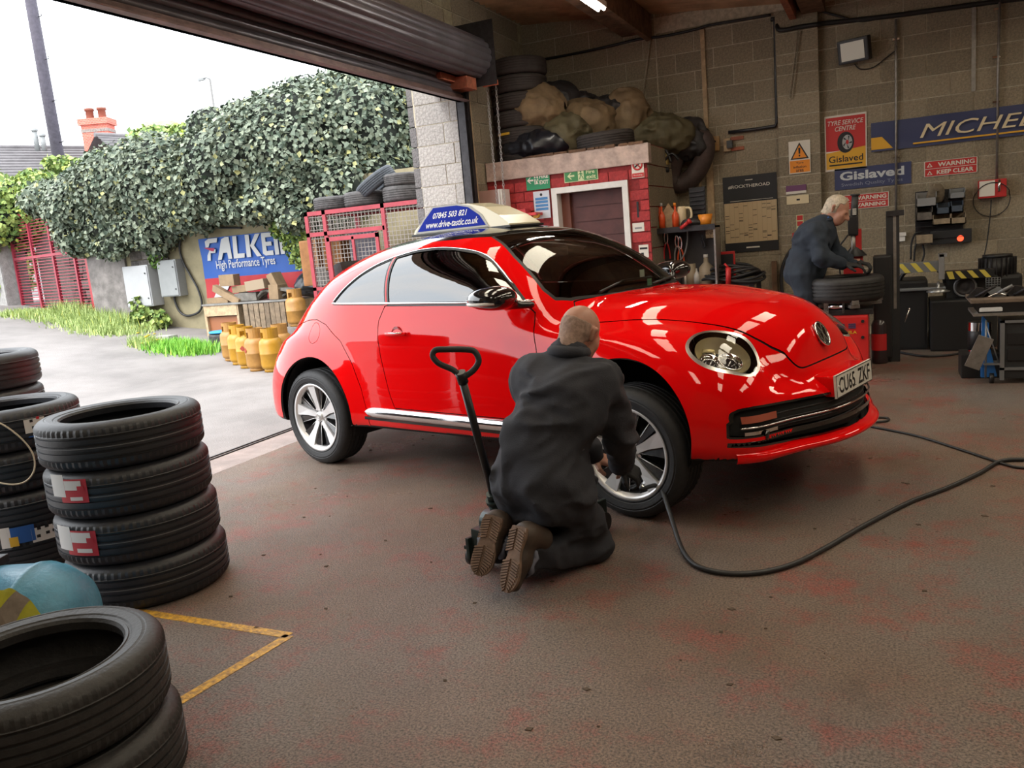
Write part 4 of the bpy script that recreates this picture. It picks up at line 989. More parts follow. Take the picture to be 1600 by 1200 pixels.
def BODYF(x,y,z,d=BP,parts=False):
    y=np.abs(y)
    T,H,ff,rf,fb,rb,wb,ex_=[d[k] for k in ('T','H','ff','rf','fb','rb','wb','ex')]
    WX=[-3.4,-3.05,-2.7,-2.1,-1.2,-.2]
    def cab(x,y,z):
        t=pchip(TX,T,x);zb=np.full_like(x,.66)
        w=pchip(WX,wb,x)+.02
        s=np.maximum(z-zb,0)/np.maximum(t-zb,.05)
        lo=np.maximum(x-(-.15),0)*6+np.maximum(-3.36-x,0)*6
        return ((np.abs(y)/w)**ex_[0]+s**ex_[1])**.4-1
    def low(x,y,z):
        wd=.845-.06*np.clip((z-.55)/.4,0,1)-.04*np.clip((.35-z)/.2,0,1)**2
        zt=pchip([-3.4,-2.9,-1,-.3,.7],[.75,.9,.95,.93,.6],x)
        fx=np.abs((x+1.26)/1.98)**6+(y/wd)**6
        return fx**(1/6)-1
    def lowz(x,y,z):
        zt=pchip([-3.4,-2.9,-1.5,-.3,.7],[.70,.86,.93,.93,.6],x)
        return z-zt
    def hood(x,y,z):
        h=pchip(HX,H,x);w=pchip([-.65,-.1,.2,.42,.57,.70],[.82,.80,.72,.62,.50,.40],x)
        s=np.maximum(z-.45,0)/np.maximum(h-.45,.02)
        return ((np.abs(y)/w)**ex_[2]+s**ex_[3])**.4-1
    def sell(x,y,z,q):
        cx,cz,Rf,Rb,Rz,yc,Ry=q
        u=np.where(x>cx,(x-cx)/Rf,(x-cx)/Rb);dz=z-cz
        v=np.where(dz>0,dz/Rz,dz/.6);w=(y-yc)/Ry
        return (np.abs(u)**2.5+np.abs(v)**2.3+np.abs(w)**2.8)**.4-1
    def fbump(x,y,z):
        # plan superellipse centred x=0
        xf=fb[0];zt=fb[1];ex=(z-.42)/(zt-.42);ex=np.maximum(ex,0)
        xb=xf-.05*np.clip((.30-z)/.12,0,1)**2*0
        return (np.abs(np.maximum(x,0)/xb)**2+np.abs(y/.885)**2.1+np.maximum(ex,0)**5*.9)**(1/2)-1
    def rbump(x,y,z):
        xr=-rb[0]-2.6;ex=np.maximum((z-.40)/(rb[1]+.12-.40),0)
        return (np.abs(np.maximum(-(x+2.6),0)/xr)**2.8+np.abs(y/.86)**3.+ex**3)**(1/3)-1
    zlo=.297+.0135*(x+2.)
    c=fnorm(cab,x,y,z);l=np.maximum(fnorm(low,x,y,z),lowz(x,y,z))
    c=np.maximum(c,np.maximum(x+.15,-3.36-x));h=fnorm(hood,x,y,z);h=np.maximum(h,np.maximum(x-.705,-.65-x))
    f=fnorm(lambda a,b,c_:sell(a,b,c_,ff),x,y,z)
    r=fnorm(lambda a,b,c_:sell(a,b,c_,rf),x,y,z)
    b=fnorm(fbump,x,y,z);rbm=fnorm(rbump,x,y,z)
    b=np.maximum(b,-x+.1);rbm=np.maximum(rbm,x+2.5)
    if parts: return dict(c=c,l=l,h=h,f=f,r=r,b=b,rb=rbm)
    o=smin(c,l,.07);o=smin(o,h,.04);o=smin(o,r,.04);o=smin(o,smin(f,b,.07),.045);o=smin(o,rbm,.08)
    o=np.maximum(o,np.maximum(y-.92,np.abs(x+1.27)-2.3))
    o=smax(o,zlo-z,.03)
    return o
CX, CYW, CYAW = -0.9466, 4.6412, -0.2853
def resmooth_grid(f, n=1):
    for _ in range(n):
        for ax in range(3):
            g = np.pad(f, [(1, 1) if k == ax else (0, 0) for k in range(3)], mode='edge'); n_ = f.shape[ax]
            f = (np.take(g, range(0, n_), ax)+2*f+np.take(g, range(2, n_+2), ax))/4
    return f
def body_mesh():
    h = .0165; xs = np.arange(-3.46, .96, h); ys = np.arange(-h*1.5, .97, h); zs = np.arange(.24, 1.60, h)
    X, Y, Z = np.meshgrid(xs, ys, zs, indexing='ij')
    f = BODYF(X, Y, Z)
    f = resmooth_grid(f, 3)
    V, Q = surfnet(f, np.array([xs[1]-h, ys[0], zs[0]]), h)
    for it in range(3):
        A = np.zeros_like(V); c = np.zeros(len(V))
        for a, b in ((0, 1), (1, 2), (2, 3), (3, 0)):
            np.add.at(A, Q[:, a], V[Q[:, b]]); np.add.at(c, Q[:, a], 1); np.add.at(A, Q[:, b], V[Q[:, a]]); np.add.at(c, Q[:, b], 1)
        V = V*.4+.6*A/np.maximum(c, 1)[:, None]
    T = np.concatenate([Q[:, [0, 1, 2]], Q[:, [0, 2, 3]]])
    N = vnorm(V, T)
    for _ in range(3):
        A = N.copy()
        for a, b in ((0, 1), (1, 2), (2, 0)):
            np.add.at(A, T[:, a], N[T[:, b]]); np.add.at(A, T[:, b], N[T[:, a]])
        N = A/np.linalg.norm(A, axis=1, keepdims=True)
    return np.concatenate([V, N], 1), T
def cut(V, T, g):
    """split the triangles along g = 0; returns new V, T and g per vertex"""
    s = g[T] >= 0; n = s.sum(1); cr = (n == 1) | (n == 2)
    if not cr.any(): return V, T
    K = T[~cr]; C = T[cr]; sc = s[cr]; lone = np.where(n[cr] == 1, sc.argmax(1), (~sc).argmax(1))
    i = np.arange(len(C)); a = C[i, lone]; b = C[i, (lone+1) % 3]; c = C[i, (lone+2) % 3]
    e = np.stack([np.minimum(a, b), np.maximum(a, b)], 1); e2 = np.stack([np.minimum(a, c), np.maximum(a, c)], 1)
    al = np.concatenate([e, e2]); u, inv = np.unique(al, axis=0, return_inverse=True); inv = inv.ravel()
    ga, gb_ = g[u[:, 0]], g[u[:, 1]]; t = np.clip(ga/(ga-gb_+1e-20), .0, 1.)[:, None]
    NV = V[u[:, 0]]*(1-t)+V[u[:, 1]]*t; V2 = np.concatenate([V, NV]); o = len(V)
    ab = inv[:len(C)]+o; ac = inv[len(C):]+o
    return V2, np.concatenate([K, np.stack([a, ab, ac], 1), np.stack([ab, b, c], 1), np.stack([ab, c, ac], 1)])
def sdpoly(px, py, poly):
    P = np.array(poly, float); n = len(P); d = np.full(px.shape, 1e9); ins = np.zeros(px.shape, bool)
    for i in range(n):
        a = P[i]; b = P[(i+1) % n]; e = b-a; wx = px-a[0]; wy = py-a[1]; t = np.clip((wx*e[0]+wy*e[1])/(e@e+1e-12), 0, 1)
        d = np.minimum(d, (wx-e[0]*t)**2+(wy-e[1]*t)**2)
        c = ((a[1] <= py) & (b[1] > py)) | ((b[1] <= py) & (a[1] > py))
        xx = a[0]+(py-a[1])/(b[1]-a[1]+1e-12)*(b[0]-a[0]); ins ^= c & (px < xx)
    return np.where(ins, -1, 1)*np.sqrt(d)
def smooth_poly(pts, k=4, closed=True): return [(p.x, p.y) for p in catmull([(a, b, 0) for a, b in pts], k, closed)]
# --- outlines in the car's own coordinates (x forward from the front axle, z up)
P_DOOR = [(-1.69, .455), (-1.72, .53), (-1.755, .64), (-1.79, .77), (-1.81, .90), (-1.80, 1.0), (-1.745, 1.092), (-1.2, 1.085), (-.65, 1.072), (-.59, 1.03), (-.545, .85), (-.51, .62), (-.54, .455)]
P_WIN = [(-1.715, 1.105), (-1.80, 1.378), (-1.64, 1.403), (-1.46, 1.408), (-1.29, 1.395), (-1.11, 1.365), (-.98, 1.320), (-.87, 1.25), (-.77, 1.175), (-.665, 1.085), (-1.2, 1.095)]
P_QUARTER = [(-2.30, 1.115), (-2.20, 1.20), (-2.08, 1.280), (-1.96, 1.335), (-1.84, 1.37), (-1.755, 1.108), (-2.0, 1.113)]
P_WS = [(-1.13, -.41), (-1.0, -.475), (-.86, -.545), (-.70, -.60), (-.60, -.632), (-.53, -.630), (-.48, -.57), (-.43, -.42), (-.38, -.22), (-.355, 0)]
P_WSTOP = [(-.945, 0), (-.965, -.16), (-1.03, -.30)]
P_ROOF = [(-.965, 0), (-.985, -.16), (-1.05, -.31), (-1.15, -.42), (-1.4, -.485), (-1.8, -.485), (-2.1, -.45), (-2.16, -.30), (-2.18, 0)]
P_REARW = [(-2.34, 0), (-2.36, -.3), (-2.45, -.42), (-2.8, -.44), (-3.0, -.36), (-3.04, 0)]
P_HOOD = [(-.345, 0), (-.37, -.25), (-.42, -.45), (-.455, -.57), (-.40, -.63), (-.28, -.655), (-.17, -.645), (0, -.615), (.14, -.575), (.29, -.53), (.42, -.485), (.51, -.45), (.58, -.415), (.63, -.38), (.95, -.37), (.95, 0)]
P_RFEND = [(-2.95, .94), (-2.63, 1.0), (-2.50, 1.005), (-2.37, .975), (-2.19, .87), (-2.08, .73), (-2.00, .57), (-1.965, .42), (-1.95, .25), (-3.1, .25), (-3.2, .7)]
P_GRILLE = [(-.79, .455), (-.80, .52), (-.775, .575), (-.60, .575), (-.46, .568), (-.22, .562), (0, .560), (0, .385), (-.22, .388), (-.42, .392), (-.63, .405), (-.75, .425)]
def mir2(p): return p+[(-x, y) for x, y in reversed(p) if abs(x) > 1e-6]
def mir(p): return p+[(x, -y) for x, y in reversed(p) if abs(y) > 1e-6]
HLP = np.array([(.32, -.74, .87), (.33, -.60, .905), (.40, -.53, .895), (.49, -.49, .85), (.57, -.53, .785), (.585, -.66, .735), (.49, -.75, .755), (.39, -.78, .81)])
HC = HLP.mean(0); _u, _s, _vt = np.linalg.svd(HLP-HC); HN = _vt[2]*(1 if _vt[2][0] > 0 else -1); HU = _vt[0]; HV = np.cross(HN, HU)
HP2 = [((q-HC)@HU, (q-HC)@HV) for q in HLP]
car = thing('car', 'glossy red two-door car with a black roof in the middle of the garage floor', 'car', (CX, CYW, 0), CYAW)
m_paint = M('car_red', (.80, .003, .004), .55, coat=1.0, spec=.0)
_n = m_paint.node_tree; _g = _n.nodes.new('ShaderNodeNewGeometry'); _b = _n.nodes['Principled BSDF']
_mx = _n.nodes.new('ShaderNodeMix'); _mx.data_type = 'RGBA'; _n.links.new(_g.outputs['Backfacing'], _mx.inputs[0]); _mx.inputs[6].default_value = (.80, .003, .004, 1); _mx.inputs[7].default_value = (.02, .02, .02, 1)
_n.links.new(_mx.outputs[2], _b.inputs['Base Color'])
m_paint2 = M('car_red_trim', (.80, .003, .004), .55, coat=1.0, spec=.0)
m_gloss = M('gloss_black', (.008, .008, .009), .12, coat=1.0)
m_gap = M('gap_black', (.006, .006, .006), .8)
g_side = glass('window_tinted', (.30, .34, .36), .55, ior=2.5); g_ws = glass('windscreen_glass', (.78, .82, .74), .95, ior=1.8); g_clear = glass('lamp_glass', (1, 1, 1), .96)
m_under = M('underbody', (.015, .014, .014), .85)
def build_body():
    V, T = body_mesh()
    # mirror: keep y<=0 side built from |y|
    V[:, 1] *= -1; V[:, 4] *= -1; T = T[:, ::-1]
    V, T = cut(V, T, V[:, 1]); yc = V[T][:, :, 1].mean(1); T = T[yc < 0]
    def reg(fn, gap=.0035):
        nonlocal V, T
        g = fn(V)
        if gap:
            V, T = cut(V, T, g-gap); g = fn(V); V, T = cut(V, T, g+gap)
        else: V, T = cut(V, T, g)
    side = lambda poly: (lambda V: np.where(V[:, 1] < -.3, sdpoly(V[:, 0], V[:, 2], poly), 1.))
    top = lambda poly, z0: (lambda V: np.where((V[:, 2] > z0), sdpoly(V[:, 0], V[:, 1], mir(poly)), 1.))
    win = smooth_poly(P_WIN[:]) if 0 else P_WIN
    f_door = side(P_DOOR); f_win = side(win); f_q = side(P_QUARTER); f_rf = side(P_RFEND)
    ws = P_WS+P_WSTOP[::-1][::-1]
    wspoly = [P_WSTOP[0]]+P_WSTOP[1:]+P_WS
    f_ws = top(wspoly, 1.0); f_roof = top(P_ROOF, 1.3); f_rw = top(P_REARW, .95)
    def f_hood(V): return smax(np.where((V[:, 2] > .6) & (V[:, 0] > -.55), sdpoly(V[:, 0], V[:, 1], mir(P_HOOD)), 1.), .695-V[:, 2], .09)
    gpoly = smooth_poly(mir2(P_GRILLE), 3)
    f_gr = lambda V: np.where(V[:, 0] > .35, np.maximum(sdpoly(V[:, 1], V[:, 2], gpoly), .54-V[:, 0]), 1.)
    def f_hl(V):
        q = V[:, :3]-HC; d = sdpoly(q@HU, q@HV, smooth_poly(HP2, 5)); return np.where(np.abs(q@HN) < .12, d, 1.)
    f_cap = lambda V: np.where(V[:, 1] < -.5, np.hypot(V[:, 0]+2.51, V[:, 2]-.918)-.068, 1.)
    f_a1 = lambda V: np.where(V[:, 1] < -.40, np.hypot(V[:, 0]-.0, V[:, 2]-.435)-.377, 1.)
    f_a2 = lambda V: np.where(V[:, 1] < -.40, np.hypot(V[:, 0]+2.50, V[:, 2]-.375)-.387, 1.)
    f_tail = lambda V: np.where(V[:, 0] < -3.0, np.hypot(V[:, 1]+.56, V[:, 2]-.93)-.11, 1.)
    F_ = [('door', f_door, .0028), ('side_window', f_win, 0), ('quarter_window', f_q, 0), ('windscreen', f_ws, 0), ('roof_panel', f_roof, 0), ('rear_window', f_rw, 0), ('hood', f_hood, .0035), ('grille', f_gr, 0), ('headlight_lens', f_hl, 0), ('fuel_cap', f_cap, .0018), ('rear_fender', f_rf, .0025), ('a1', f_a1, 0), ('a2', f_a2, 0), ('tail_lamp', f_tail, 0)]
    # rubber seal bands round the glass
    seal = {'side_window': .013, 'quarter_window': .013, 'windscreen': .018, 'rear_window': .02, 'grille': .010, 'headlight_lens': .016}
    for nme, fn, gap in F_:
        reg(fn, gap)
        if nme in seal:
            g = fn(V)-seal[nme]; V, T = cut(V, T, g)
    C = V[T].mean(1)
    lab = np.full(len(T), 'body_shell', dtype=object)
    vals = {n: fn(C) for n, fn, _ in F_}
    gapm = np.zeros(len(T), bool)
    fb_ = (C[:, 0] > .28) & (C[:, 2] < .70); lab[fb_] = 'front_bumper'
    ff = (C[:, 0] > -.56) & (C[:, 1] < -.3) & ~fb_ & (C[:, 2] < 1.06) & (f_ws(C) > .02); lab[ff] = 'front_fender'
    rb_ = (C[:, 0] < -2.9) & (C[:, 2] < .72); lab[rb_] = 'rear_bumper'
    for n in ('rear_fender', 'door', 'hood', 'fuel_cap'):
        g = dict((a, c) for a, b, c in F_)[n]; v = vals[n]; lab[v < -g] = n; gapm |= np.abs(v) <= g
    lab[(vals['rear_fender'] < 0) & rb_] = 'rear_bumper'
    lab[gapm] = 'panel_gap'
    for n in ('grille', 'roof_panel', 'rear_window', 'tail_lamp', 'quarter_window', 'side_window', 'windscreen', 'headlight_lens'):
        v = vals[n]
        if n in seal: lab[(v < seal[n]) & (v >= 0)] = {'grille': 'grille_frame', 'headlight_lens': 'headlight_ring'}.get(n, 'window_seal')
        lab[v < 0] = n
    lab[(C[:, 2] < .36) & (V[T][:, :, 5].mean(1) < -.55)] = 'underbody'
    dead = (vals['a1'] < 0) | (vals['a2'] < 0)
    T = T[~dead]; lab = lab[~dead]; C = C[~dead]
    mats = dict(body_shell=m_paint, front_bumper=m_paint, front_fender=m_paint, rear_bumper=m_paint, rear_fender=m_paint, door=m_paint, hood=m_paint, fuel_cap=m_paint, panel_gap=m_gap,
                grille=m_gap, roof_panel=m_gloss, rear_window=g_side, tail_lamp=M('tail_red', (.5, .01, .01), .2, coat=1.), quarter_window=g_side, side_window=g_side, windscreen=g_ws, headlight_lens=g_clear,
                grille_frame=m_gloss, headlight_ring=M('ring_chrome', (.78, .77, .74), .28, 1.), window_seal=M('seal_black', (.012, .012, .013), .4), underbody=m_under)
    off = dict(panel_gap=-.006, grille=-.03, window_seal=-.001, side_window=-.006, quarter_window=-.004, headlight_lens=.012)
    names = dict(side_window='window_glass', quarter_window='window_glass', rear_window='rear_window')
    lbl = dict(roof_panel='glossy black roof', side_window='tinted door glass', quarter_window='tinted rear quarter glass', windscreen='clear windscreen', grille='black lower grille opening')
    paired = {'door', 'side_window', 'quarter_window', 'front_fender', 'rear_fender', 'headlight_lens', 'headlight_ring', 'fuel_cap', 'tail_lamp'}
    for n in sorted(set(lab)):
        t = T[lab == n]; u, inv = np.unique(t, return_inverse=True); t = inv.reshape(-1, 3); v = V[u].copy(); nn = v[:, 3:]/np.linalg.norm(v[:, 3:], axis=1, keepdims=True)
        p = v[:, :3]+nn*off.get(n, 0)
        p2 = p*np.array([1, -1, 1]); n2 = nn*np.array([1, -1, 1])
        nm = names.get(n, n)
        if n in paired:
            for pp, nq, tt in ((p, nn, t), (p2, n2, t[:, ::-1])):
                if n == 'fuel_cap' and pp is p2: continue
                me = np_mesh(nm, pp, tt, True, nq); mesh_obj(nm, me, mats[n], car, lbl.get(n))
            if False: me = np_mesh('rear_fender', p2, t[:, ::-1], True, n2); mesh_obj('fuel_cap_far_side', me, mats[n], car)
        else:
            me = np_mesh(nm, np.concatenate([p, p2]), np.concatenate([t, t[:, ::-1]+len(p)]), True, np.concatenate([nn, n2])); mesh_obj(nm, me, mats[n], car, lbl.get(n))
build_body()
# nearest point of the body surface, for trim that follows it
def _table(us, vs, a, b, fn):
    U, V_ = np.meshgrid(us, vs, indexing='ij'); lo_ = np.full(U.shape, a); hi_ = np.full(U.shape, b)
    for _ in range(20):
        m = (lo_+hi_)/2; out = fn(U, V_, m) > 0; lo_ = np.where(out, m, lo_); hi_ = np.where(out, hi_, m)
    return (lo_+hi_)/2
_ux, _uz = np.arange(-3.3, .85, .025), np.arange(.28, 1.5, .02)
_TY = _table(_ux, _uz, -1.0, -.3, lambda x, z, m: BODYF(x, m, z))
_vy, _vz = np.arange(-.9, .91, .03), np.arange(.28, .80, .02)
_TX = _table(_vy, _vz, 1.1, .2, lambda y, z, m: BODYF(m, y, z))
def _look(T_, us, vs, u, v):
    a = np.clip((u-us[0])/(us[1]-us[0]), 0, len(us)-1.001); b = np.clip((v-vs[0])/(vs[1]-vs[0]), 0, len(vs)-1.001); i, j = int(a), int(b); a -= i; b -= j
    return float(T_[i, j]*(1-a)*(1-b)+T_[i+1, j]*a*(1-b)+T_[i, j+1]*(1-a)*b+T_[i+1, j+1]*a*b)
def surf_y(x, z): return _look(_TY, _ux, _uz, x, z)
def surf_x(y, z): return _look(_TX, _vy, _vz, y, z)
# --- wheel arch liners
for cx, cz, r in ((0, .435, .374), (-2.50, .375, .384)):
    for s in (-1, 1):
        mb = MB()
        def f(u, v):
            a = pi*1.25*u-pi*.125; y = s*(.84-.44*v); return (cx+r*cos(a), y, cz+r*sin(a))
        mb.grid(f, 28, 3)
        mb.prism([(cx+r*cos(pi*1.25*k/20-pi*.125), cz+r*sin(pi*1.25*k/20-pi*.125)) for k in range(21)], 0, .01, Matrix(((1, 0, 0, 0), (0, 0, 1, s*.42), (0, 1, 0, 0), (0, 0, 0, 1))))
        mb.obj('wheel_arch_liner', M('liner_black', (.010, .010, .011), .9), car, fix=False)
        # painted return lip
        lp_ = MB()
        def g(u, v):
            a = pi*1.22*u-pi*.11; q = r+.004; x = cx+q*cos(a); z = max(.31, cz+q*sin(a)); y = surf_y(x, z)
            return (x-(.008*cos(a))*v, -s*(y+.012*v+.001), z-(.008*sin(a))*v)
        lp_.grid(g, 40, 1).obj('arch_lip', m_gap, car, fix=False)
# --- wheels
m_alloy = M('alloy_silver', (.80, .79, .79), .38, .65); m_alloyblk = M('alloy_black', (.018, .018, .02), .25, coat=.6)
def wheel(x, s, steer=0, rim_r=.2325):
    hub = bpy.data.objects.new('wheel', None); hub.empty_display_size = .1; COL.objects.link(hub); hub.parent = car
    hub.location = (x, s*.78, .334); hub.rotation_euler = (radians(90) if s < 0 else radians(-90), 0, 0)
    if steer: hub.rotation_euler = (radians(90) if s < 0 else radians(-90), 0, steer)
    # local z points outboard
    k = (.334, .235, rim_r, 120, 'car')
    if k not in TY: TY[k] = tyre_mesh(.334, .235, rim_r, 120, 4); TY[k].materials.append(m_rub)
    t = bpy.data.objects.new('tyre', TY[k]); COL.objects.link(t); t.parent = hub; t.location = (0, 0, -.1175-.03)
    R0 = rim_r
    MB().lathe([(R0+.004, .062), (R0+.010, .070), (R0+.006, .078), (R0-.008, .076), (R0-.014, .060), (R0-.022, .05), (R0-.024, -.12), (R0-.0, -.13)], 72).obj('rim', m_alloy, hub)
    MB().lathe([(R0-.026, .045), (R0-.03, -.10), (0, -.10)], 40).obj('rim_barrel', M('barrel_dark', (.05, .05, .055), .4, .5), hub)
    MB().cyl((0, 0, -.09), (0, 0, -.06), .15, n=32).obj('brake_disc', M('brake_steel', (.35, .34, .33), .3, .9), hub)
    for i in range(5):
        a = 2*pi*i/5+.33
        def P_(r, da, z): return (r*cos(a+da), r*sin(a+da), z)
        # broad silver blade
        b = MB(); top = [P_(.045, -.42, .040), P_(.12, -.10, .048), P_(R0-.012, -.085, .066), P_(R0-.012, .27, .066), P_(.12, .26, .052), P_(.045, .38, .040)]
        b.add(top+[(x_, y_, z_-.03) for x_, y_, z_ in top], [tuple(range(6)), tuple(range(11, 5, -1))]+[(q, 6+q, 6+(q+1) % 6, (q+1) % 6) for q in range(6)])
        b.obj('spoke', m_alloy, hub, label='bright silver spoke')
        for d0, d1, z0 in ((.33, .56, .040), (-.36, -.13, .040)):
            b = MB(); top = [P_(.045, d0, .030), P_(R0-.02, d0, z0+.012), P_(R0-.02, d1, z0+.0), P_(.045, d1, .030)]
            b.add(top+[(x_, y_, z_-.04) for x_, y_, z_ in top], [(0, 1, 2, 3), (7, 6, 5, 4)]+[(q, 4+q, 4+(q+1) % 4, (q+1) % 4) for q in range(4)])
            b.obj('spoke', m_alloyblk, hub, label='gloss black spoke facet')
            e = P_(R0-.02, d1 if d1 > 0 else d0, z0+.002); MB().tube([P_(.06, d1 if d1 > 0 else d0, .032), e], .0022, 4).obj('spoke_edge', m_alloy, hub)
        n_ = a+.63; MB().cyl((.057*cos(n_), .057*sin(n_), .0), (.057*cos(n_), .057*sin(n_), .034), .009, n=6).obj('wheel_bolt', m_chrome, hub)
    MB().lathe([(0, .05), (.024, .05), (.032, .046), (.034, .03), (.05, .02)], 32).obj('hub_cap', m_alloy, hub)
    emblem(.022, frame((0, 0, .0505), (1, 0, 0), (0, 1, 0)), hub, .003)
    return hub
def emblem(r, mx, parent, d):
    mb = MB(); mb.lathe([(r*.86, 0), (r*.86, d), (r, d), (r, 0)], 32, mx, closed=True)
    def bar(x0, y0, x1, y1, w):
        p = Vector((x0, y0)); q = Vector((x1, y1)); dd = (q-p).normalized(); s = Vector((-dd.y, dd.x))*w/2
        mb.prism([tuple((v)*r) for v in (p+s, p-s, q-s, q+s)], 0, d, mx)
    w = .13
    bar(-.36, .80, 0, .12, w); bar(.36, .80, 0, .12, w)
    bar(-.78, .42, -.36, -.72, w); bar(-.36, -.72, 0, .02, w); bar(0, .02, .36, -.72, w); bar(.36, -.72, .78, .42, w)
    mb.prism([(.86*r*cos(2*pi*k/24), .86*r*sin(2*pi*k/24)) for k in range(24)], -.001, .0006, mx) if False else None
    return mb.obj('emblem', m_chrome, parent)
wheel(0, -1); wheel(0, 1); wheel(-2.537, -1); wheel(-2.537, 1)
# --- front end trim
pc = Vector((surf_x(0, .59)+.022, 0, .597))
px_ = max(pc.x, .83)
pmx = frame((px_, -.26, .541), (0, 1, 0), (-.06, 0, 1))
plate = MB().prism([(0, 0), (.52, 0), (.52, .111), (0, .111)], -.012, 0, pmx).obj('number_plate', M('plate_white', (.70, .68, .62), .4), car, label='white front number plate CU65 ZKF')
PM = lambda x, y: pmx@Matrix.Translation((x, y, 0))
text_mb('CU65', .225, .079, PM(.035, .016), .0008, bold=.018).obj('lettering', m_black, plate); text_mb('ZKF', .18, .079, PM(.305, .016), .0008, bold=.018).obj('lettering', m_black, plate)
bd = MB()
for a, b, c_, d_ in ((0, .52, 0, .004), (0, .52, .107, .111), (0, .004, 0, .111), (.516, .52, 0, .111)): bd.prism([(a, c_), (b, c_), (b, d_), (a, d_)], 0, .0012, pmx)
bd.obj('plate_border', m_black, plate)
for x in (.03, .49): MB().cyl(pmx@Vector((x, .055, 0)), pmx@Vector((x, .055, .004)), .006).obj('screw_cap', m_white, plate)
MB().box(px_-.16, px_-.015, -.25, .25, .545, .645, bev=.01).obj('plate_mount', m_paint2, car)
# splitter lip and grille insert
lipm = MB(); pts = []
for k in range(41):
    y = -.80+1.6*k/40; x = surf_x(y, .37); pts.append((x, y))
def lf_(u, v):
    k = u*40; i = int(min(39, k)); t = k-i; x = pts[i][0]*(1-t)+pts[i+1][0]*t; y = pts[i][1]*(1-t)+pts[i+1][1]*t
    ed = max(0, 1-abs(y/.80)**4); a = pi*v; return (x-.006+(.045*ed+.010)*sin(a), y, .352+.024*cos(a)+.0)
lipm.grid(lf_, 40, 8).obj('splitter', m_paint2, car, fix=False)
gi = MB()
for z in (.435, .465, .495, .525):
    gi.tube([(surf_x(y, z)-.035, y, z) for y in np.linspace(-.60, .60, 25)], .005, 5)
gi.obj('grille_bars', m_black, car)
MB().tube([(surf_x(y, .492)-.004, y, .492) for y in np.linspace(-.785, .785, 41)], .0048, 6).obj('chrome_strip', m_chrome, car)
for s in (-1, 1):
    fl = [(surf_x(y, z)+o_, s*-y if s > 0 else y, z) for y, z, o_ in ()]
    for (ya, yb, za, zb, mt, nm, lb) in ((-.775, -.60, .512, .545, M('indicator', (.42, .10, .06), .15, coat=1.), 'indicator_lamp', 'amber-tinted indicator'), (-.77, -.60, .425, .472, m_chrome, 'fog_lamp', 'clear fog lamp')):
        mb = MB()
        def f(u, v): y = ya+(yb-ya)*u; z = za+(zb-za)*v; return (surf_x(y, z)-.012, -s*y, z)
        mb.grid(f, 6, 2).obj(nm, mt, car, label=lb, fix=False)
        if nm == 'fog_lamp':
            c = (surf_x(-.68, .448)-.004, -s*-.68*-1 if False else -s*-.68, .448); c = (c[0], s*.68, .448)
            MB().lathe([(.022, 0), (.020, .006), (0, .008)], 16, frame(c, (0, 1, 0), (0, 0, 1))).obj('lamp_bowl', m_gloss, car)
bmx_p = Vector((.668, 0, .818)); e_ = 1e-3
def grad(p):
    q = [BODYF(np.array([p[0]+a]), np.array([p[1]+b]), np.array([p[2]+c]))[0] for a, b, c in ((e_, 0, 0), (-e_, 0, 0), (0, 0, e_), (0, 0, -e_))]
    return Vector((q[0]-q[1], 0, q[2]-q[3])).normalized()
gn = grad((.664, 0, .818)); up = Vector((-gn.z, 0, gn.x))
emx = frame(bmx_p, (0, 1, 0), up)
MB().prism([(.066*cos(2*pi*k/32), .066*sin(2*pi*k/32)) for k in range(32)], -.01, .003, emx).obj('badge_disc', m_gloss, car)
emblem(.068, emx@Matrix.Translation((0, 0, .003)), car, .006)
# --- headlights
for s in (-1, 1):
    fl = Vector((1, -s, 1)); c = Vector(HC)*1; c = Vector((c.x, c.y*-s, c.z)); n_ = Vector((HN[0], HN[1]*-s, HN[2])).normalized(); u_ = Vector((HU[0], HU[1]*-s, HU[2]))
    mx = frame(c-n_*.03, u_, n_.cross(u_)); 
    if (mx.to_3x3()@Vector((0, 0, 1))).dot(n_) < 0: mx = frame(c-n_*.03, u_, -n_.cross(u_))
    MB().lathe([(.134, .0), (.128, -.04), (.10, -.075)], 40, mx).obj('headlight_bowl', M('bowl_warm', (.85, .76, .52), .30, .6), car, fix=False); MB().lathe([(.102, -.074), (.09, -.09), (0, -.10)], 40, mx).obj('lamp_backing', M('backing_dark', (.05, .048, .045), .3, .5), car, fix=False)
    hd = MB()
    for cx_, cy_, r in ((-.05, -.01, .052), (.05, .0, .056)):
        hd.lathe([(r, -.075), (r+.006, -.035), (r, -.032), (r-.012, -.05)], 28, mx@Matrix.Translation((cx_, cy_, 0)))
    hd.obj('lamp_bezel', m_chrome, car)
    for cx_, cy_, r in ((-.05, -.01, .042), (.05, 0, .046)):
        MB().lathe([(r, -.06), (r*.8, -.042), (r*.4, -.034), (0, -.032)], 24, mx@Matrix.Translation((cx_, cy_, 0))).obj('lamp_projector', M('lens_dark', (.03, .03, .035), .03, coat=1.), car)
    MB().prism([(-.11, -.09), (-.02, -.115), (.0, .10), (-.06, .10)], -.09, -.05, mx).obj('lamp_reflector', M('reflector_warm', (.75, .68, .50), .12, 1.), car)
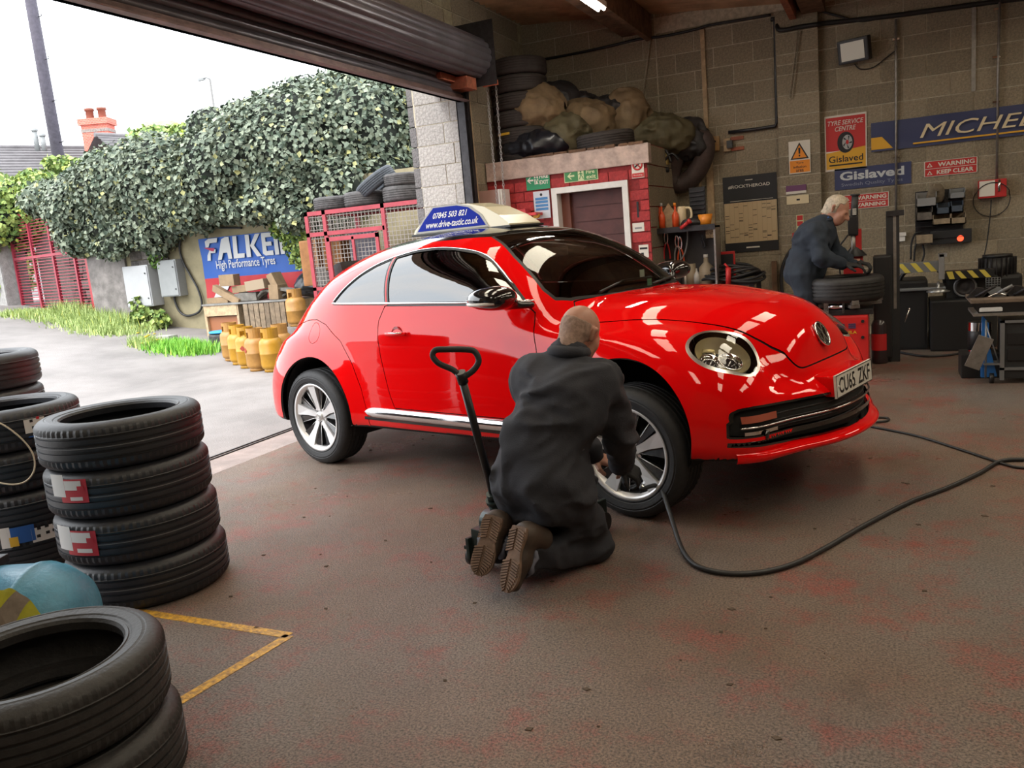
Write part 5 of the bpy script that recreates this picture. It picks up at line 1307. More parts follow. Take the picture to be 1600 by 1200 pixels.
# --- chrome strips, handles, mirrors
for s in (-1, 1):
    MB().tube([(x, s*-surf_y(x, 1.098)*-1*-1 if False else -s*-abs(surf_y(x, 1.098))*1-(0), 1.098+.0*x) for x in ()] or [(x, s*(abs(surf_y(x, 1.1))+.002), 1.1+.012*(-1.2-x)) for x in np.linspace(-2.30, -.62, 30)], .007, 6).obj('waist_strip', m_chrome, car)
    wl = [(x, z) for x, z in P_QUARTER[:5]]+P_WIN[1:9]
    MB().tube([(x, s*(abs(surf_y(x, z+.012))+.003), z+.012) for x, z in [(p.x, p.y) for p in catmull([(a, b, 0) for a, b in wl], 4)]], .004, 5).obj('window_trim', m_chrome, car)
    st = MB(); pr = [(.0, -.03), (.022, -.026), (.03, 0), (.022, .026), (0, .03)]
    def f(u, v):
        x = -1.99+1.42*u; z0 = .415; w = .034*min(1, (u*18)**.5, ((1-u)*18)**.5 if u < 1 else 0); a = pi*v-pi/2
        return (x, s*(abs(surf_y(x, z0))+.002+.026*cos(a)*min(1, w/.03)), z0+w*sin(a))
    st.grid(f, 30, 8).obj('running_board', m_chrome, car, fix=False, label='polished chrome side strip')
    def f2(u, v):
        x = -1.99+1.42*u; z = .385-.02*v; return (x, s*(abs(surf_y(x, z))+.004), z)
    MB().grid(f2, 20, 1).obj('sill_trim', m_gloss, car, fix=False)
    # door handle with its round recess
    hy = s*abs(surf_y(-1.64, .918)); mxh = frame((-1.625, hy-s*.004, .915), (1, 0, 0), (0, 0, 1)) if s < 0 else frame((-1.625, hy-s*.004, .915), (-1, 0, 0), (0, 0, 1))
    MB().lathe([(.052, .004), (.046, .002), (.030, -.004+.003), (0, .0035)], 28, mxh).obj('handle_recess', M('recess_red', (.30, .003, .004), .3, coat=1.), car)
    MB().tube(catmull([(-1.71, hy+s*.004, .921), (-1.69, hy+s*.030, .923), (-1.60, hy+s*.036, .923), (-1.53, hy+s*.012, .922)], 5), .011, 8).obj('door_handle', m_paint2, car)
    MB().tube([(-1.705, hy+s*.030, .930), (-1.61, hy+s*.046, .931), (-1.55, hy+s*.03, .930)], .005, 6).obj('handle_chrome', m_chrome, car)
    # mirror
    rot = None
    def dn(g, d): return d
    mir_ = sdf_obj('mirror_housing', [('e', (-.72, s*.955, 1.130), (.135, .105, .062)), ('e', (-.66, s*.93, 1.13), (.075, .10, .058)), ('c', (-.70, s*.90, 1.09), (-.60, s*.76, 1.075), .028, .022)], m_gloss, car, cell=.009, k=.03, world=False, smooth_it=3)
    MB().tube(catmull([(-.85, s*.985, 1.112), (-.78, s*1.05, 1.108), (-.69, s*1.055, 1.108), (-.63, s*1.02, 1.11)], 5), .010, 6).obj('mirror_indicator', M('clear_indicator', (.6, .55, .5), .1, coat=1.), car)
# wipers, cowl, aerial, bonnet vent
MB().tube([(-.40, -.40, 1.10), (-.47, -.05, 1.135), (-.46, .25, 1.13)], .008, 5).tube([(-.36, .1, 1.10), (-.46, .5, 1.11)], .008, 5).obj('wiper', m_black, car)
# --- interior
m_seat = M('seat_cloth', (.03, .03, .032), .85); m_dash = M('dashboard_grey', (.035, .035, .037), .6)
MB().box(-2.9, -.3, -.68, .68, .38, .42).obj('cabin_floor', m_dash, car)
MB().box(-.95, -.45, -.66, .66, .80, 1.0, bev=.05).obj('dashboard', M('dash_top', (.09, .09, .085), .6), car)
for sx, sy in ((-1.45, -.36), (-1.45, .36), (-2.2, -.34), (-2.2, .34)):
    se = MB().box(sx-.25, sx+.28, sy-.24, sy+.24, .45, .66, bev=.06); m4 = Matrix.Translation((sx-.22, sy, .62))@Matrix.Rotation(radians(-14), 4, 'Y')
    se.box(-.07, .07, -.24, .24, 0, .55, m4, bev=.05); se.box(-.05, .05, -.13, .13, .58, .78, m4, bev=.04); se.obj('seat', m_seat, car)
sw = frame((-1.0, -.36, .98), (0, 1, 0), (.4, 0, 1)); MB().tube([sw@Vector((.18*cos(2*pi*k/24), .18*sin(2*pi*k/24), 0)) for k in range(24)], .014, 6, closed=True).tube([sw@Vector((-.17, 0, 0)), sw@Vector((.17, 0, 0))], .02, 5).obj('steering_wheel', m_seat, car)
MB().cbox((-.98, 0, 1.33), (.04, .2, .06), bev=.02).obj('rear_view_mirror', m_black, car)
for k, (y, z, c) in enumerate(((-.02, 1.17, (.7, .72, .68)), (.0, 1.12, (.25, .5, .35)))):
    MB().cbox((-.555+.05*k, .30, z-.02), (.004, .05, .05), frame((0, 0, 0), (1, 0, -.6), (0, 1, 0)) if False else None).obj('windscreen_sticker', M('sticker%d' % k, c, .6), car)
# --- roof sign (held on by magnets: its own thing)
def c2w(p): return Matrix.LocRotScale(Vector((CX, CYW, 0)), Matrix.Rotation(CYAW, 3, 'Z'), None)@Vector(p)
ROOFZ = 1.5
# --- roof sign on the car
sg = thing('roof_sign', 'blue and cream driving school roof sign on top of the red car', 'sign', c2w((-1.65, 0, 1.519)), CYAW)
prof = [(-.45, 0), (-.44, .03), (-.37, .085), (-.28, .168), (-.24, .18), (.05, .170), (.20, .135), (.34, .07), (.43, .012), (.43, 0)]
mb = MB(); n = len(prof)
def yw(z): return .16-.05*(z/.18)
P = [(x, -yw(z), z) for x, z in prof]+[(x, yw(z), z) for x, z in prof]
mb.add(P, [tuple(range(n)), tuple(range(2*n-1, n-1, -1))]+[(i, n+i, n+(i+1) % n, (i+1) % n) for i in range(n)])
mb.obj('sign_body', M('sign_cream', (.72, .66, .48), .25, coat=.5), sg)
smx = frame((0, -.1625, 0), (1, 0, 0), (0, .05, .18))
blue = [(-.405, .018), (-.35, .09), (-.272, .168), (-.05, .166), (.06, .145), (.17, .085), (.235, .018)]
MB().prism([(x, z*1.04) for x, z in [(-.425, .006), (-.37, .09), (-.28, .178), (-.04, .176), (.08, .152), (.19, .088), (.265, .006)]], .0005, .0025, smx).obj('white_border', m_wp, sg)
MB().prism([(x, z*1.04) for x, z in blue], .001, .004, smx).obj('blue_panel', M('sign_blue', (.004, .02, .33), .6, spec=.1), sg)
tx = MB(); text_mb('07845 503 821', .32, .040, smx@Matrix.Translation((-.265, .098, 0)), .005, bold=.015, shear=.2, mb=tx); text_mb('www.drive-tastic.co.uk', .49, .046, smx@Matrix.Translation((-.325, .035, 0)), .005, bold=.012, shear=.2, mb=tx)
tx.obj('lettering', M('sign_text', (.9, .9, .9), .7, spec=.1), sg, label='white phone number and web address')
MB().box(-.05+.22, .30, -.05, .05, .085, .10).obj('front_logo', M('logo_red', (.5, .03, .02), .5), sg) if False else None
MB().box(-.46, .45, -.17, .17, -.012, .003, bev=.004).obj('magnetic_base', m_black, sg)
# ================================================================ tyre stacks in the foreground
m_rubn = M('tyre_rubber_new', (.016, .017, .022), .48, noise=(30, .2), bump=(120, .12), spec=.6)
def cyl_hit(u, v, c, R_):
    r = ray(u, v); o = C0-np.array([c[0], c[1], 0]); a = r[0]**2+r[1]**2; b = 2*(o[0]*r[0]+o[1]*r[1]); q = o[0]**2+o[1]**2-R_*R_
    t = (-b-sqrt(max(0, b*b-4*a*q)))/(2*a); p = o+r*t; return atan2(p[1], p[0]), C0[2]+r[2]*t
def patch(c, R_, u0, v0, u1, v1, name, mat, parent, dr=.003):
    a0, z0 = cyl_hit(u0, v0, c, R_); a1, z1 = cyl_hit(u1, v1, c, R_); 
    mb = MB(); loc = parent.location; rz = parent.rotation_euler.z
    def f(u, v): a = a0+(a1-a0)*u-rz; return ((R_+dr)*cos(a), (R_+dr)*sin(a), z0+(z1-z0)*v-loc.z)
    return mb.grid(f, 8, 1).obj(name, mat, parent, fix=False)
sc_ = (-3.155, 2.592); SR = .345; SW = .2065
TY[(SR, .207, .245, 144, m_rubn.name)] = tyre_mesh(SR, .207, .245, 144, 4, lug=.005); TY[(SR, .207, .245, 144, m_rubn.name)].materials.append(m_rubn)
stk = []
for k, (lb, off) in enumerate([('new tyre at the bottom of the front stack, touching the yellow floor line', (.03, .0)), ('new tyre third from the top of the front stack, with a red label', (.012, .0)), ('new tyre second from the top of the front stack, with a red label', (0, 0)), ('topmost new tyre of the front stack of four', (-.012, .004))]):
    stk.append(tyre((sc_[0]+off[0], sc_[1]+off[1], SW*k), SR, .207, .245, m_rubn, lb, 'stack of four new tyres', (0, 0, .7*k), n=144))
m_lr = M('label_red', (.45, .02, .03), .45); m_lw = M('label_white', (.62, .60, .58), .5); m_lb = M('label_blue', (.02, .10, .36), .5); m_ly = M('label_yellow', (.65, .38, .03), .5)
for tyr, uv in ((stk[2], (86, 742, 134, 785)), (stk[1], (97, 823, 149, 866))):
    u0, v0, u1, v1 = uv; cc = (tyr.location.x, tyr.location.y)
    patch(cc, SR, u0+13, v1, u1, v0+6, 'label', m_lr, tyr); patch(cc, SR, u0, v1-10, u0+12, v0, 'label', m_lw, tyr, .0035)
    patch(cc, SR, u0+17, v0+24, u1-8, v0+9, 'label_print', m_lw, tyr, .0045); patch(cc, SR, u0+26, v1-3, u1-4, v1-9, 'label_print', m_lw, tyr, .0045); patch(cc, SR, u1-12, v0+25, u1-3, v0+17, 'label_print', m_lr, tyr, .0055)
# thin coloured mould lines and chalk numbers round the treads
for k, t in enumerate(stk):
    mb = MB(); r = SR+.0008; z = .105
    mb.lathe([(r, z), (r, z+.0025)], 96); mb.obj('tread_stripe', M('stripe_pale', (.20, .20, .21), .7), t, fix=False)
s2 = (-4.13, 2.70)
st2 = [tyre((s2[0]+.01*(k % 2), s2[1], .207*k), SR, .207, .245, m_rubn, lb, 'stack of new tyres at the left edge', (0, 0, .9*k), n=144) for k, lb in enumerate(['lowest new tyre of the stack at the left edge of the photo', 'second lowest new tyre of the left-edge stack, with a long blue label', 'second highest new tyre of the left-edge stack', 'topmost new tyre of the left-edge stack, with a white pictogram label'])]
cc = (st2[3].location.x, st2[3].location.y)
patch(cc, SR, 40, 678, 68, 650, 'label', m_lw, st2[3]); patch(cc, SR, 45, 684, 68, 677, 'label', m_lb, st2[3])
for (a, b) in ((46, 660), (56, 655), (50, 670), (60, 668)): patch(cc, SR, a, b, a+4, b-5, 'label_print', m_black if a != 56 else m_lr, st2[3], .0045)
cc = (st2[1].location.x, st2[1].location.y)
patch(cc, SR, 4, 858, 14, 824, 'label', m_lw, st2[1]); patch(cc, SR, 15, 852, 52, 818, 'label', m_lb, st2[1]); patch(cc, SR, 52, 848, 90, 815, 'label', m_lw, st2[1]); patch(cc, SR, 17, 855, 28, 838, 'label_print', m_ly, st2[1], .0045)
for (a, b) in ((58, 828), (70, 824), (82, 820), (58, 840), (72, 834), (82, 830)): patch(cc, SR, a, b, a+5, b-6, 'label_print', m_black, st2[1], .0045)
tyre((-4.95, 3.10, 0.0), SR, .207, .245, m_rubn, 'new tyre at the bottom of the far stack just outside the frame edge', 'far stack of tyres', n=72)
for k in range(1, 5): tyre((-4.95+.005*k, 3.10, .207*k-.0), SR, .207, .245, m_rubn, ['', 'second tyre of the far stack at the left edge', 'third tyre of the far stack at the left edge', 'fourth tyre of the far stack at the left edge', 'topmost tyre of the far stack, a dark sliver at the left edge'][k], 'far stack of tyres', n=72)
loop_ = [(-14, 655, 2.9), (12, 668, 2.92), (38, 690, 2.95), (52, 712, 2.97), (53, 735, 2.98), (40, 752, 2.97), (18, 757, 2.95), (-10, 752, 2.92)]
cpts = []
for u, v, d in loop_:
    a, z = cyl_hit(max(u, -30), v, s2, SR+.012); cpts.append((s2[0]+(SR+.014)*cos(a), s2[1]+(SR+.014)*sin(a), z))
single('cord', MB().tube(catmull(cpts, 6), .004, 6), M('cord_cream', (.62, .55, .42), .7), 'cream cord looped over the tyres at the left edge', 'cord')
# the pair of large tyres nearest the camera
m_rubb2 = M('tyre_rubber_used', (.028, .026, .026), .55, noise=(20, .35), bump=(80, .25))
k = (.335, .205, .232, 180, m_rubb2.name); TY[k] = tyre_mesh(.335, .205, .232, 180, 4, lug=.004); TY[k].materials.append(m_rubb2)
tA = tyre((-2.125, 1.355, 0), .335, .205, .232, m_rubb2, 'lower one of the two big tyres nearest the camera, bottom left', 'pair of big tyres in the foreground', (0, 0, .2), n=180)
tB = tyre((-2.16, 1.365, .206), .335, .205, .232, m_rubb2, 'upper one of the two big tyres nearest the camera, bottom left', 'pair of big tyres in the foreground', (0, 0, .5), n=180)
# --- blue air tank with a hi-vis vest
tk = thing('air_tank', 'light blue steel air tank lying behind the nearest tyres', 'tank', (-2.97, 1.64, 0), radians(20))
m_tank = M('tank_blue', (.07, .27, .42), .4, noise=(5, .3), dark=(.05, .17, .26), bump=(90, .25))
rr = .215; zc_ = .245
MB().lathe([(0, -.62), (.10, -.60), (.17, -.555), (rr, -.49), (rr, .30), (rr+.006, .305), (rr+.006, .325), (rr, .33), (rr-.004, .36), (.175, .425), (.10, .475), (0, .49)], 48, frame((0, 0, zc_), (0, 1, 0), (0, 0, 1))).obj('body', m_tank, tk)
for x in (-.35, .25): MB().box(x-.03, x+.03, -.14, .14, 0, zc_-rr+.03).obj('foot', m_tank, tk)
MB().box(-.25, .16, -.10, .10, zc_+rr-.012, zc_+rr+.02, bev=.006).obj('top_plate', m_steel, tk)
MB().box(-.12, .08, -.08, .08, zc_+rr+.02, zc_+rr+.10, bev=.01).cyl((0, 0, zc_+rr+.06), (.12, 0, zc_+rr+.06), .03).obj('pump', m_black, tk)
vs = thing('hi_vis_vest', 'yellow high visibility vest draped over the blue air tank', 'vest', (-2.62, 1.45, .05))
m_hv = M('hi_vis_yellow', (.46, .44, .03), .6, noise=(14, .2)); m_rf = M('reflective_tape', (.30, .245, .20), .4, noise=(20, .3))
def vest(quad, mat, nm):
    A_, B_, C_, D_ = [np.array(atd(*q_)) for q_ in quad]
    def f(u, v):
        p = (A_*(1-u)+B_*u)*(1-v)+(D_*(1-u)+C_*u)*v; p[2] += .012*sin(p[0]*40+p[1]*25)+.006*sin(p[0]*90); return tuple(p)
    return MB().grid(f, 16, 10).obj(nm, mat, vs, world=True, fix=False)
vest([(-60, 888, 2.66), (26, 926, 2.64), (-4, 950, 2.62), (-70, 930, 2.62)], m_hv, 'fabric'); vest([(26, 926, 2.64), (48, 941, 2.64), (16, 985, 2.62), (-4, 950, 2.62)], m_rf, 'reflective_band')
vest([(48, 941, 2.64), (74, 964, 2.64), (60, 990, 2.62), (16, 985, 2.62)], m_hv, 'fabric'); vest([(-70, 930, 2.62), (-4, 950, 2.62), (16, 985, 2.62), (-60, 1000, 2.62)], m_rf, 'reflective_band')
# ================================================================ air hose and floor jack
m_hose = M('hose_rubber', (.022, .022, .024), .45)
vc = c2w((.115, -.885, .205)); v2 = c2w((.135, -.93, .195))
g = lambda u, v, z=.012: tuple(at(u, v, 'z', z))
air = [tuple(vc), tuple(v2), tuple(atd(1030, 760, 4.02)), tuple(atd(1046, 800, 3.86)), g(1062, 850, .03), g(1078, 876), g(1100, 889), g(1140, 896), g(1190, 894), g(1240, 881), g(1290, 856), g(1350, 821), g(1420, 785), g(1480, 762), g(1530, 739), g(1562, 721), g(1600, 718), g(1660, 722)]
ho = thing('air_hose', 'thick black air hose curving over the floor from the front wheel to the right edge', 'hose', tuple(g(1300, 851, 0)))
MB().tube(catmull(air, 8), .011, 10).obj('hose', m_hose, ho, world=True); MB().tube([tuple(vc), tuple(v2)], .012, 8).obj('connector', m_chrome, ho, world=True)
ln = [g(1700, 735, .008), g(1600, 731, .008), g(1572, 726, .008), g(1545, 717, .008), g(1500, 702, .008), g(1440, 683, .008), g(1400, 674, .008), g(1350, 664, .008), g(1342, 659, .008), g(1358, 653, .008), g(1386, 653, .008), g(1384, 658, .008), g(1350, 661, .016), g(1325, 664, .01), g(1290, 668, .008), g(1240, 660, .008)]
single('air_line', MB().tube(catmull(ln, 8), .008, 8), m_hose, 'thinner dark air line lying on the floor behind the front bumper', 'hose')
# jack
jb = at(800, 838, 'z', 0); pv = Vector(atd(779, 772, 3.62)); tp = Vector(atd(721, 588, 3.32))
jk = thing('trolley_jack', 'black trolley jack with a long handle and loop grip, beside the kneeling man', 'jack', (pv.x, pv.y, 0), 0)
m_jk = M('jack_green', (.030, .045, .042), .35, .4, noise=(15, .3))
dirn = (Vector((CX, CYW, 0))+Vector((.2, 0, 0))-Vector((pv.x, pv.y, 0))).normalized(); dirn = Vector((.32, .95, 0)).normalized(); sd = Vector((dirn.y, -dirn.x, 0))
jm = frame((pv.x, pv.y, 0), dirn, (-sd.x, -sd.y, 0))
def jb_(x0, x1, y0, y1, z0, z1, nm, mat=m_jk, bev=.006): return MB().box(x0, x1, y0, y1, z0, z1, jm, bev=bev).obj(nm, mat, jk, world=True)
jb_(-.12, .62, -.115, -.095, .05, .15, 'side_frame'); jb_(-.12, .62, .095, .115, .05, .15, 'side_frame')
jb_(-.10, .05, -.095, .095, .10, .19, 'cross_member'); 
MB().cyl(jm@Vector((.0, -.085, .20)), jm@Vector((.0, .085, .20)), .055, n=24).obj('hydraulic_cylinder', m_jk, jk, world=True)
MB().cyl(jm@Vector((.02, -.02, .17)), jm@Vector((.40, -.0, .14)), .045, n=20).obj('ram', m_jk, jk, world=True)
for y in (-.125, .125):
    MB().cyl(jm@Vector((-.06, y-.018, .045)), jm@Vector((-.06, y+.018, .045)), .045, n=20).obj('castor', m_black, jk, world=True)
    MB().cyl(jm@Vector((.56, y-.02, .05)), jm@Vector((.56, y+.02, .05)), .05, n=20).obj('wheel', m_steel, jk, world=True)
    MB().box(-.10, -.04, y-.024, y+.024, .085, .10, jm).obj('castor_fork', m_jk, jk, world=True)
MB().tube([jm@Vector((.45, 0, .12)), jm@Vector((.60, 0, .20))], .03, 8).lathe([(0, 0), (.055, 0), (.06, .02), (.05, .03), (0, .03)], 20, jm@Matrix.Translation((.62, 0, .21))).obj('lift_saddle', m_steel, jk, world=True)
MB().cyl(jm@Vector((0, -.11, .21)), jm@Vector((0, -.11, .27)), .012).cyl(jm@Vector((0, -.11, .27)), jm@Vector((0, -.11, .30)), .02).obj('release_knob', m_black, jk, world=True)
hd_ = (tp-pv).normalized(); p0_ = jm@Vector((.0, 0, .20))
MB().cyl(p0_, p0_+hd_*.12, .030, n=20).cyl(p0_+hd_*.12, p0_+hd_*.14, .036, n=20).cyl(p0_+hd_*.14, p0_+hd_*.17, .026, n=20).obj('handle_socket', m_jk, jk, world=True)
MB().cyl(p0_+hd_*.05, tp, .017, n=16).cyl(tp-hd_*.03, tp+hd_*.02, .022, n=16).obj('handle_pole', M('handle_black', (.018, .018, .02), .32, .3), jk, world=True)
loop = [(721, 590), (708, 578), (686, 568), (676, 556), (681, 547), (697, 546), (725, 546), (741, 549), (748, 563), (741, 577), (727, 588)]
MB().tube(catmull([tuple(atd(u, v, 3.32)) for u, v in loop], 6, True), .0125, 10, closed=True).obj('loop_grip', M('grip_rubber', (.014, .014, .015), .6), jk, world=True)
MB().cyl(p0_+hd_*.06+Vector((0, -.03, 0)), p0_+hd_*.06+Vector((0, -.045, 0)), .012).obj('red_cap', m_rust, jk, world=True)
# ================================================================ the two men
m_over = M('overall_charcoal', (.026, .027, .036), .85, noise=(7, .25), bump=(260, .25)); m_navy = M('overall_navy', (.022, .032, .050), .85, noise=(7, .25), bump=(200, .25))
m_skin = M('skin', (.46, .235, .165), .45, noise=(18, .12), bump=(80, .08), spec=.4); m_glove = M('glove_black', (.018, .018, .020), .7, bump=(120, .3))
m_stub = M('hair_stubble', (.33, .215, .165), .8, noise=(60, .3)); m_hairw = M('hair_grey', (.55, .47, .36), .6, noise=(40, .35), bump=(60, .9))
m_boot = M('boot_brown', (.055, .035, .025), .6, noise=(12, .4)); m_sole = M('boot_sole', (.20, .125, .085), .75, noise=(18, .4))
def V3(*a): return np.array(a, float)
def head(name, parent, c, fwd, up, mat_hair, hair_fn, s=1., label=None):
    """a head about c (centre of the skull); fwd = where the face looks"""
    up = Vector(up).normalized(); f = Vector(fwd); f = (f-up*f.dot(up)).normalized(); r = f.cross(up)     # r = the person's right
    B_ = np.array([list(f), list(r), list(up)]); c = V3(*c)
    L = lambda x, y, z: tuple(c+s*(B_[0]*x+B_[1]*y+B_[2]*z))
    Rm = B_.T
    pr = [('e', L(-.012, 0, .035), (.098*s, .077*s, .088*s), Rm), ('e', L(.045, 0, -.035), (.058*s, .058*s, .085*s), Rm), ('e', L(.050, 0, -.085), (.038*s, .036*s, .030*s), Rm),
          ('c', L(-.03, 0, -.04), L(-.048, 0, -.125), .057*s, .053*s), ('e', L(.078, 0, .012), (.018*s, .05*s, .012*s), Rm),
          ('c', L(.098, 0, .010), L(.122, 0, -.030), .009*s, .014*s, {'k': .012}), ('c', L(.098, -.012, -.036), L(.098, .012, -.036), .012*s, .012*s, {'k': .01}),
          ('c', L(.094, -.018, -.062), L(.094, .018, -.062), .008*s, .008*s, {'k': .008}), ('c', L(.090, -.016, -.073), L(.090, .016, -.073), .008*s, .008*s, {'k': .008}),
          ('e', L(.062, .042, -.020), (.022*s, .018*s, .020*s), Rm), ('e', L(.062, -.042, -.020), (.022*s, .018*s, .020*s), Rm)]
    for sy in (-1, 1):
        pr += [('e', L(.100, sy*.031, .000), (.012*s, .014*s, .010*s), Rm, 'sub')]
        pr += [('c', L(-.014, sy*.078, -.022), L(-.022, sy*.090, .022), .009*s, .014*s, {'k': .010}), ('e', L(-.010, sy*.094, .003), (.008*s, .006*s, .014*s), Rm, 'sub')]
    o = sdf_obj('head', pr, m_skin, parent, cell=.0055*s, k=.022*s, smooth_it=2)
    for sy in (-1, 1):
        e = MB(); e.lathe([(0, .0105*s), (.006*s, .009*s), (.0105*s, 0), (0, -.0105*s)], 12, Matrix.Translation(L(.084, sy*.031, .001))); e.obj('eye', M('eye_dark', (.10, .07, .06), .2), parent, world=True)
    # hair: a thin coat over the part of the skull chosen by hair_fn
    def ex(g, d):
        q = (g-c)@B_.T/s; return np.maximum(d, -hair_fn(q))
    hp_ = [('e', L(-.012, 0, .035), ((.102 if mat_hair is not m_stub else .0995)*s, (.081 if mat_hair is not m_stub else .0785)*s, (.091 if mat_hair is not m_stub else .0895)*s), Rm), ('c', L(-.045, 0, -.02), L(-.055, 0, -.075), .058*s, .056*s)]
    def ex2(g, d): q = (g-c)@B_.T/s; return np.maximum(d-.002*vnoise(g*90), -hair_fn(q))
    sdf_obj('hair', hp_, mat_hair, parent, cell=.0055*s, k=.03*s, extra=ex2, smooth_it=1)
    return o
def hand(name, parent, wrist, dirn, palm_n, mat, s=1., curl=(35, 45, 30), label=None):
    """palm and five bent fingers; dirn = wrist to knuckles, palm_n = out of the back of the hand"""
    d = Vector(dirn).normalized(); n = Vector(palm_n); n = (n-d*n.dot(d)).normalized(); a = d.cross(n)
    w = Vector(wrist); pr = []
    L = lambda x, y, z: w+s*(d*x+a*y+n*z)
    pr.append(('b', tuple(L(.048, 0, 0)), (.044*s, .040*s, .014*s), .012*s, np.array([list(d), list(a), list(n)]).T))
    pr.append(('c', tuple(L(-.03, 0, 0)), tuple(L(.02, 0, 0)), .027*s, .026*s))
    for y, ln in ((-.032, .062), (-.011, .076), (.011, .082), (.032, .072)):
        p = L(.088, y, 0); ang = 0; r = .0095*s
        for q, f in ((0, .45), (1, .32), (2, .23)):
            ang += radians(curl[q]); dd = (d*cos(ang)-n*sin(ang)); p2 = p+dd*(ln*f*1.25*s); pr.append(('c', tuple(p), tuple(p2), r, r*.92, {'k': .004})); p = p2; r *= .92
    t0 = L(.015, .034, -.004); t1 = t0+(d*.6+a*.75-n*.25).normalized()*.045*s; t2 = t1+(d*.85+a*.2-n*.45).normalized()*.034*s
    pr += [('c', tuple(t0), tuple(t1), .015*s, .0125*s, {'k': .008}), ('c', tuple(t1), tuple(t2), .0122*s, .0105*s, {'k': .004})]
    return sdf_obj(name, pr, mat, parent, cell=.005*s, k=.008*s, label=label, smooth_it=2)
# ---------------- kneeling man
kx = at(850, 870, 'z', 0)
km = thing('person', 'bald man in dark charcoal overalls kneeling at the front wheel of the red car', 'person', (-1.33, 3.15, 0))
fd = V3(.45, .89, 0); fd /= np.linalg.norm(fd); rd = V3(.89, -.45, 0); rd /= np.linalg.norm(rd); UP = V3(0, 0, 1)
D = lambda u, v, d: atd(u, v, d)
pel = D(847, 742, 3.50); wai = D(850, 695, 3.50); che = D(880, 632, 3.52); shL = D(833, 592, 3.58); shR = D(935, 598, 3.46); nk = D(893, 556, 3.55)
hipL = D(815, 770, 3.53); hipR = D(885, 772, 3.46)
kR = D(922, 845, 3.66); kL = D(868, 835, 3.82); aR = D(822, 872, 3.36); aL = D(775, 850, 3.48)
elR = D(968, 680, 3.58); waR = D(972, 722, 3.80); elL = D(880, 650, 3.80); waL = D(925, 708, 3.92)
body = [('e', tuple(pel), (.185, .175, .165)), ('e', tuple(pel-UP*.05-fd*.02+rd*.085), (.125, .14, .14)), ('e', tuple(pel-UP*.05-fd*.02-rd*.085), (.125, .14, .14)),
        ('c', tuple(pel), tuple(wai), .168, .165), ('c', tuple(wai), tuple(che), .168, .175), ('e', tuple(che+rd*.06), (.155, .15, .17)), ('e', tuple(che-rd*.06), (.16, .15, .17)),
        ('c', tuple(shL+UP*-.01), tuple(shR+UP*-.01), .085, .085), ('c', tuple((shL+shR)/2-UP*.05), tuple(nk+UP*.015-fd*.01), .12, .064),
        ('c', tuple(shR), tuple(elR), .082, .062), ('c', tuple(elR), tuple(waR), .062, .042), ('c', tuple(shL), tuple(elL), .08, .06), ('c', tuple(elL), tuple(waL), .06, .042),
        ('c', tuple(hipR), tuple(kR), .118, .080), ('c', tuple(hipL), tuple(kL), .118, .080),
        ('c', tuple(kR), tuple(aR), .076, .062), ('c', tuple(kL), tuple(aL), .076, .062)]
def floorclip(g, d): return np.maximum(d, .006-g[..., 2])
sdf_obj('overalls', body, m_over, km, cell=.012, k=.045, wr=(.019, (6, 6, 9)), extra=floorclip, smooth_it=1, label='dark charcoal overalls')
# waistband seam and collar, pale turn-ups
wb = []
for k in range(28):
    a = 2*pi*k/28; wb.append(tuple(wai-UP*.015+rd*.176*cos(a)+fd*.176*sin(a)))
MB().tube(wb, .0045, 5, closed=True).obj('waist_seam', M('seam_grey', (.09, .09, .10), .8), km, world=True)
cl = []
for k in range(20):
    a = 2*pi*k/20; cl.append(tuple(nk+UP*(.020)-fd*.018+rd*(.070*cos(a)+.006)+fd*.068*sin(a)-UP*.012*sin(a)))
MB().tube(cl, [.027]*20, 8, closed=True).obj('collar', m_over, km, world=True)
for a_, kk, s_ in ((aR, kR, .064), (aL, kL, .064)):
    ax = Vector(a_-kk).normalized(); m = frame(Vector(a_)+ax*.02, ax.orthogonal(), ax.cross(ax.orthogonal()))
    MB().tube([m@Vector(((s_+.006*sin(5*t))*cos(t), (s_+.008*cos(7*t))*sin(t), .012*sin(4*t))) for t in np.linspace(0, 2*pi, 24, endpoint=False)], .012, 6, closed=True).obj('trouser_hem', M('hem_blue_grey', (.15, .16, .21), .8), km, world=True)
hc = D(906, 523, 3.58); hf = V3(.235, .913, -.62); hup = V3(.20, .42, .86)
def stub(q): return np.minimum(np.minimum(.035-q[..., 0]+0*q[..., 2], .048-q[..., 2]), q[..., 2]+.085)+.0*q[..., 1]
head('head', km, hc, hf, hup, m_stub, lambda q: np.minimum(np.minimum(.010-q[..., 0], .035-q[..., 2]-.15*q[..., 0]), q[..., 2]+.085), 1.0)
hand('hand', km, waR+(waR-elR)/np.linalg.norm(waR-elR)*.03, fd*.6+rd*.35-UP*.55, rd*.7+UP*.5, m_glove, 1.0, (40, 45, 30), 'right hand in a black glove')
hand('hand', km, waL+(waL-elL)/np.linalg.norm(waL-elL)*.03, fd*.5+rd*.75-UP*.25, UP*.8-fd*.3, m_skin, .95, (30, 40, 30), 'bare left hand')
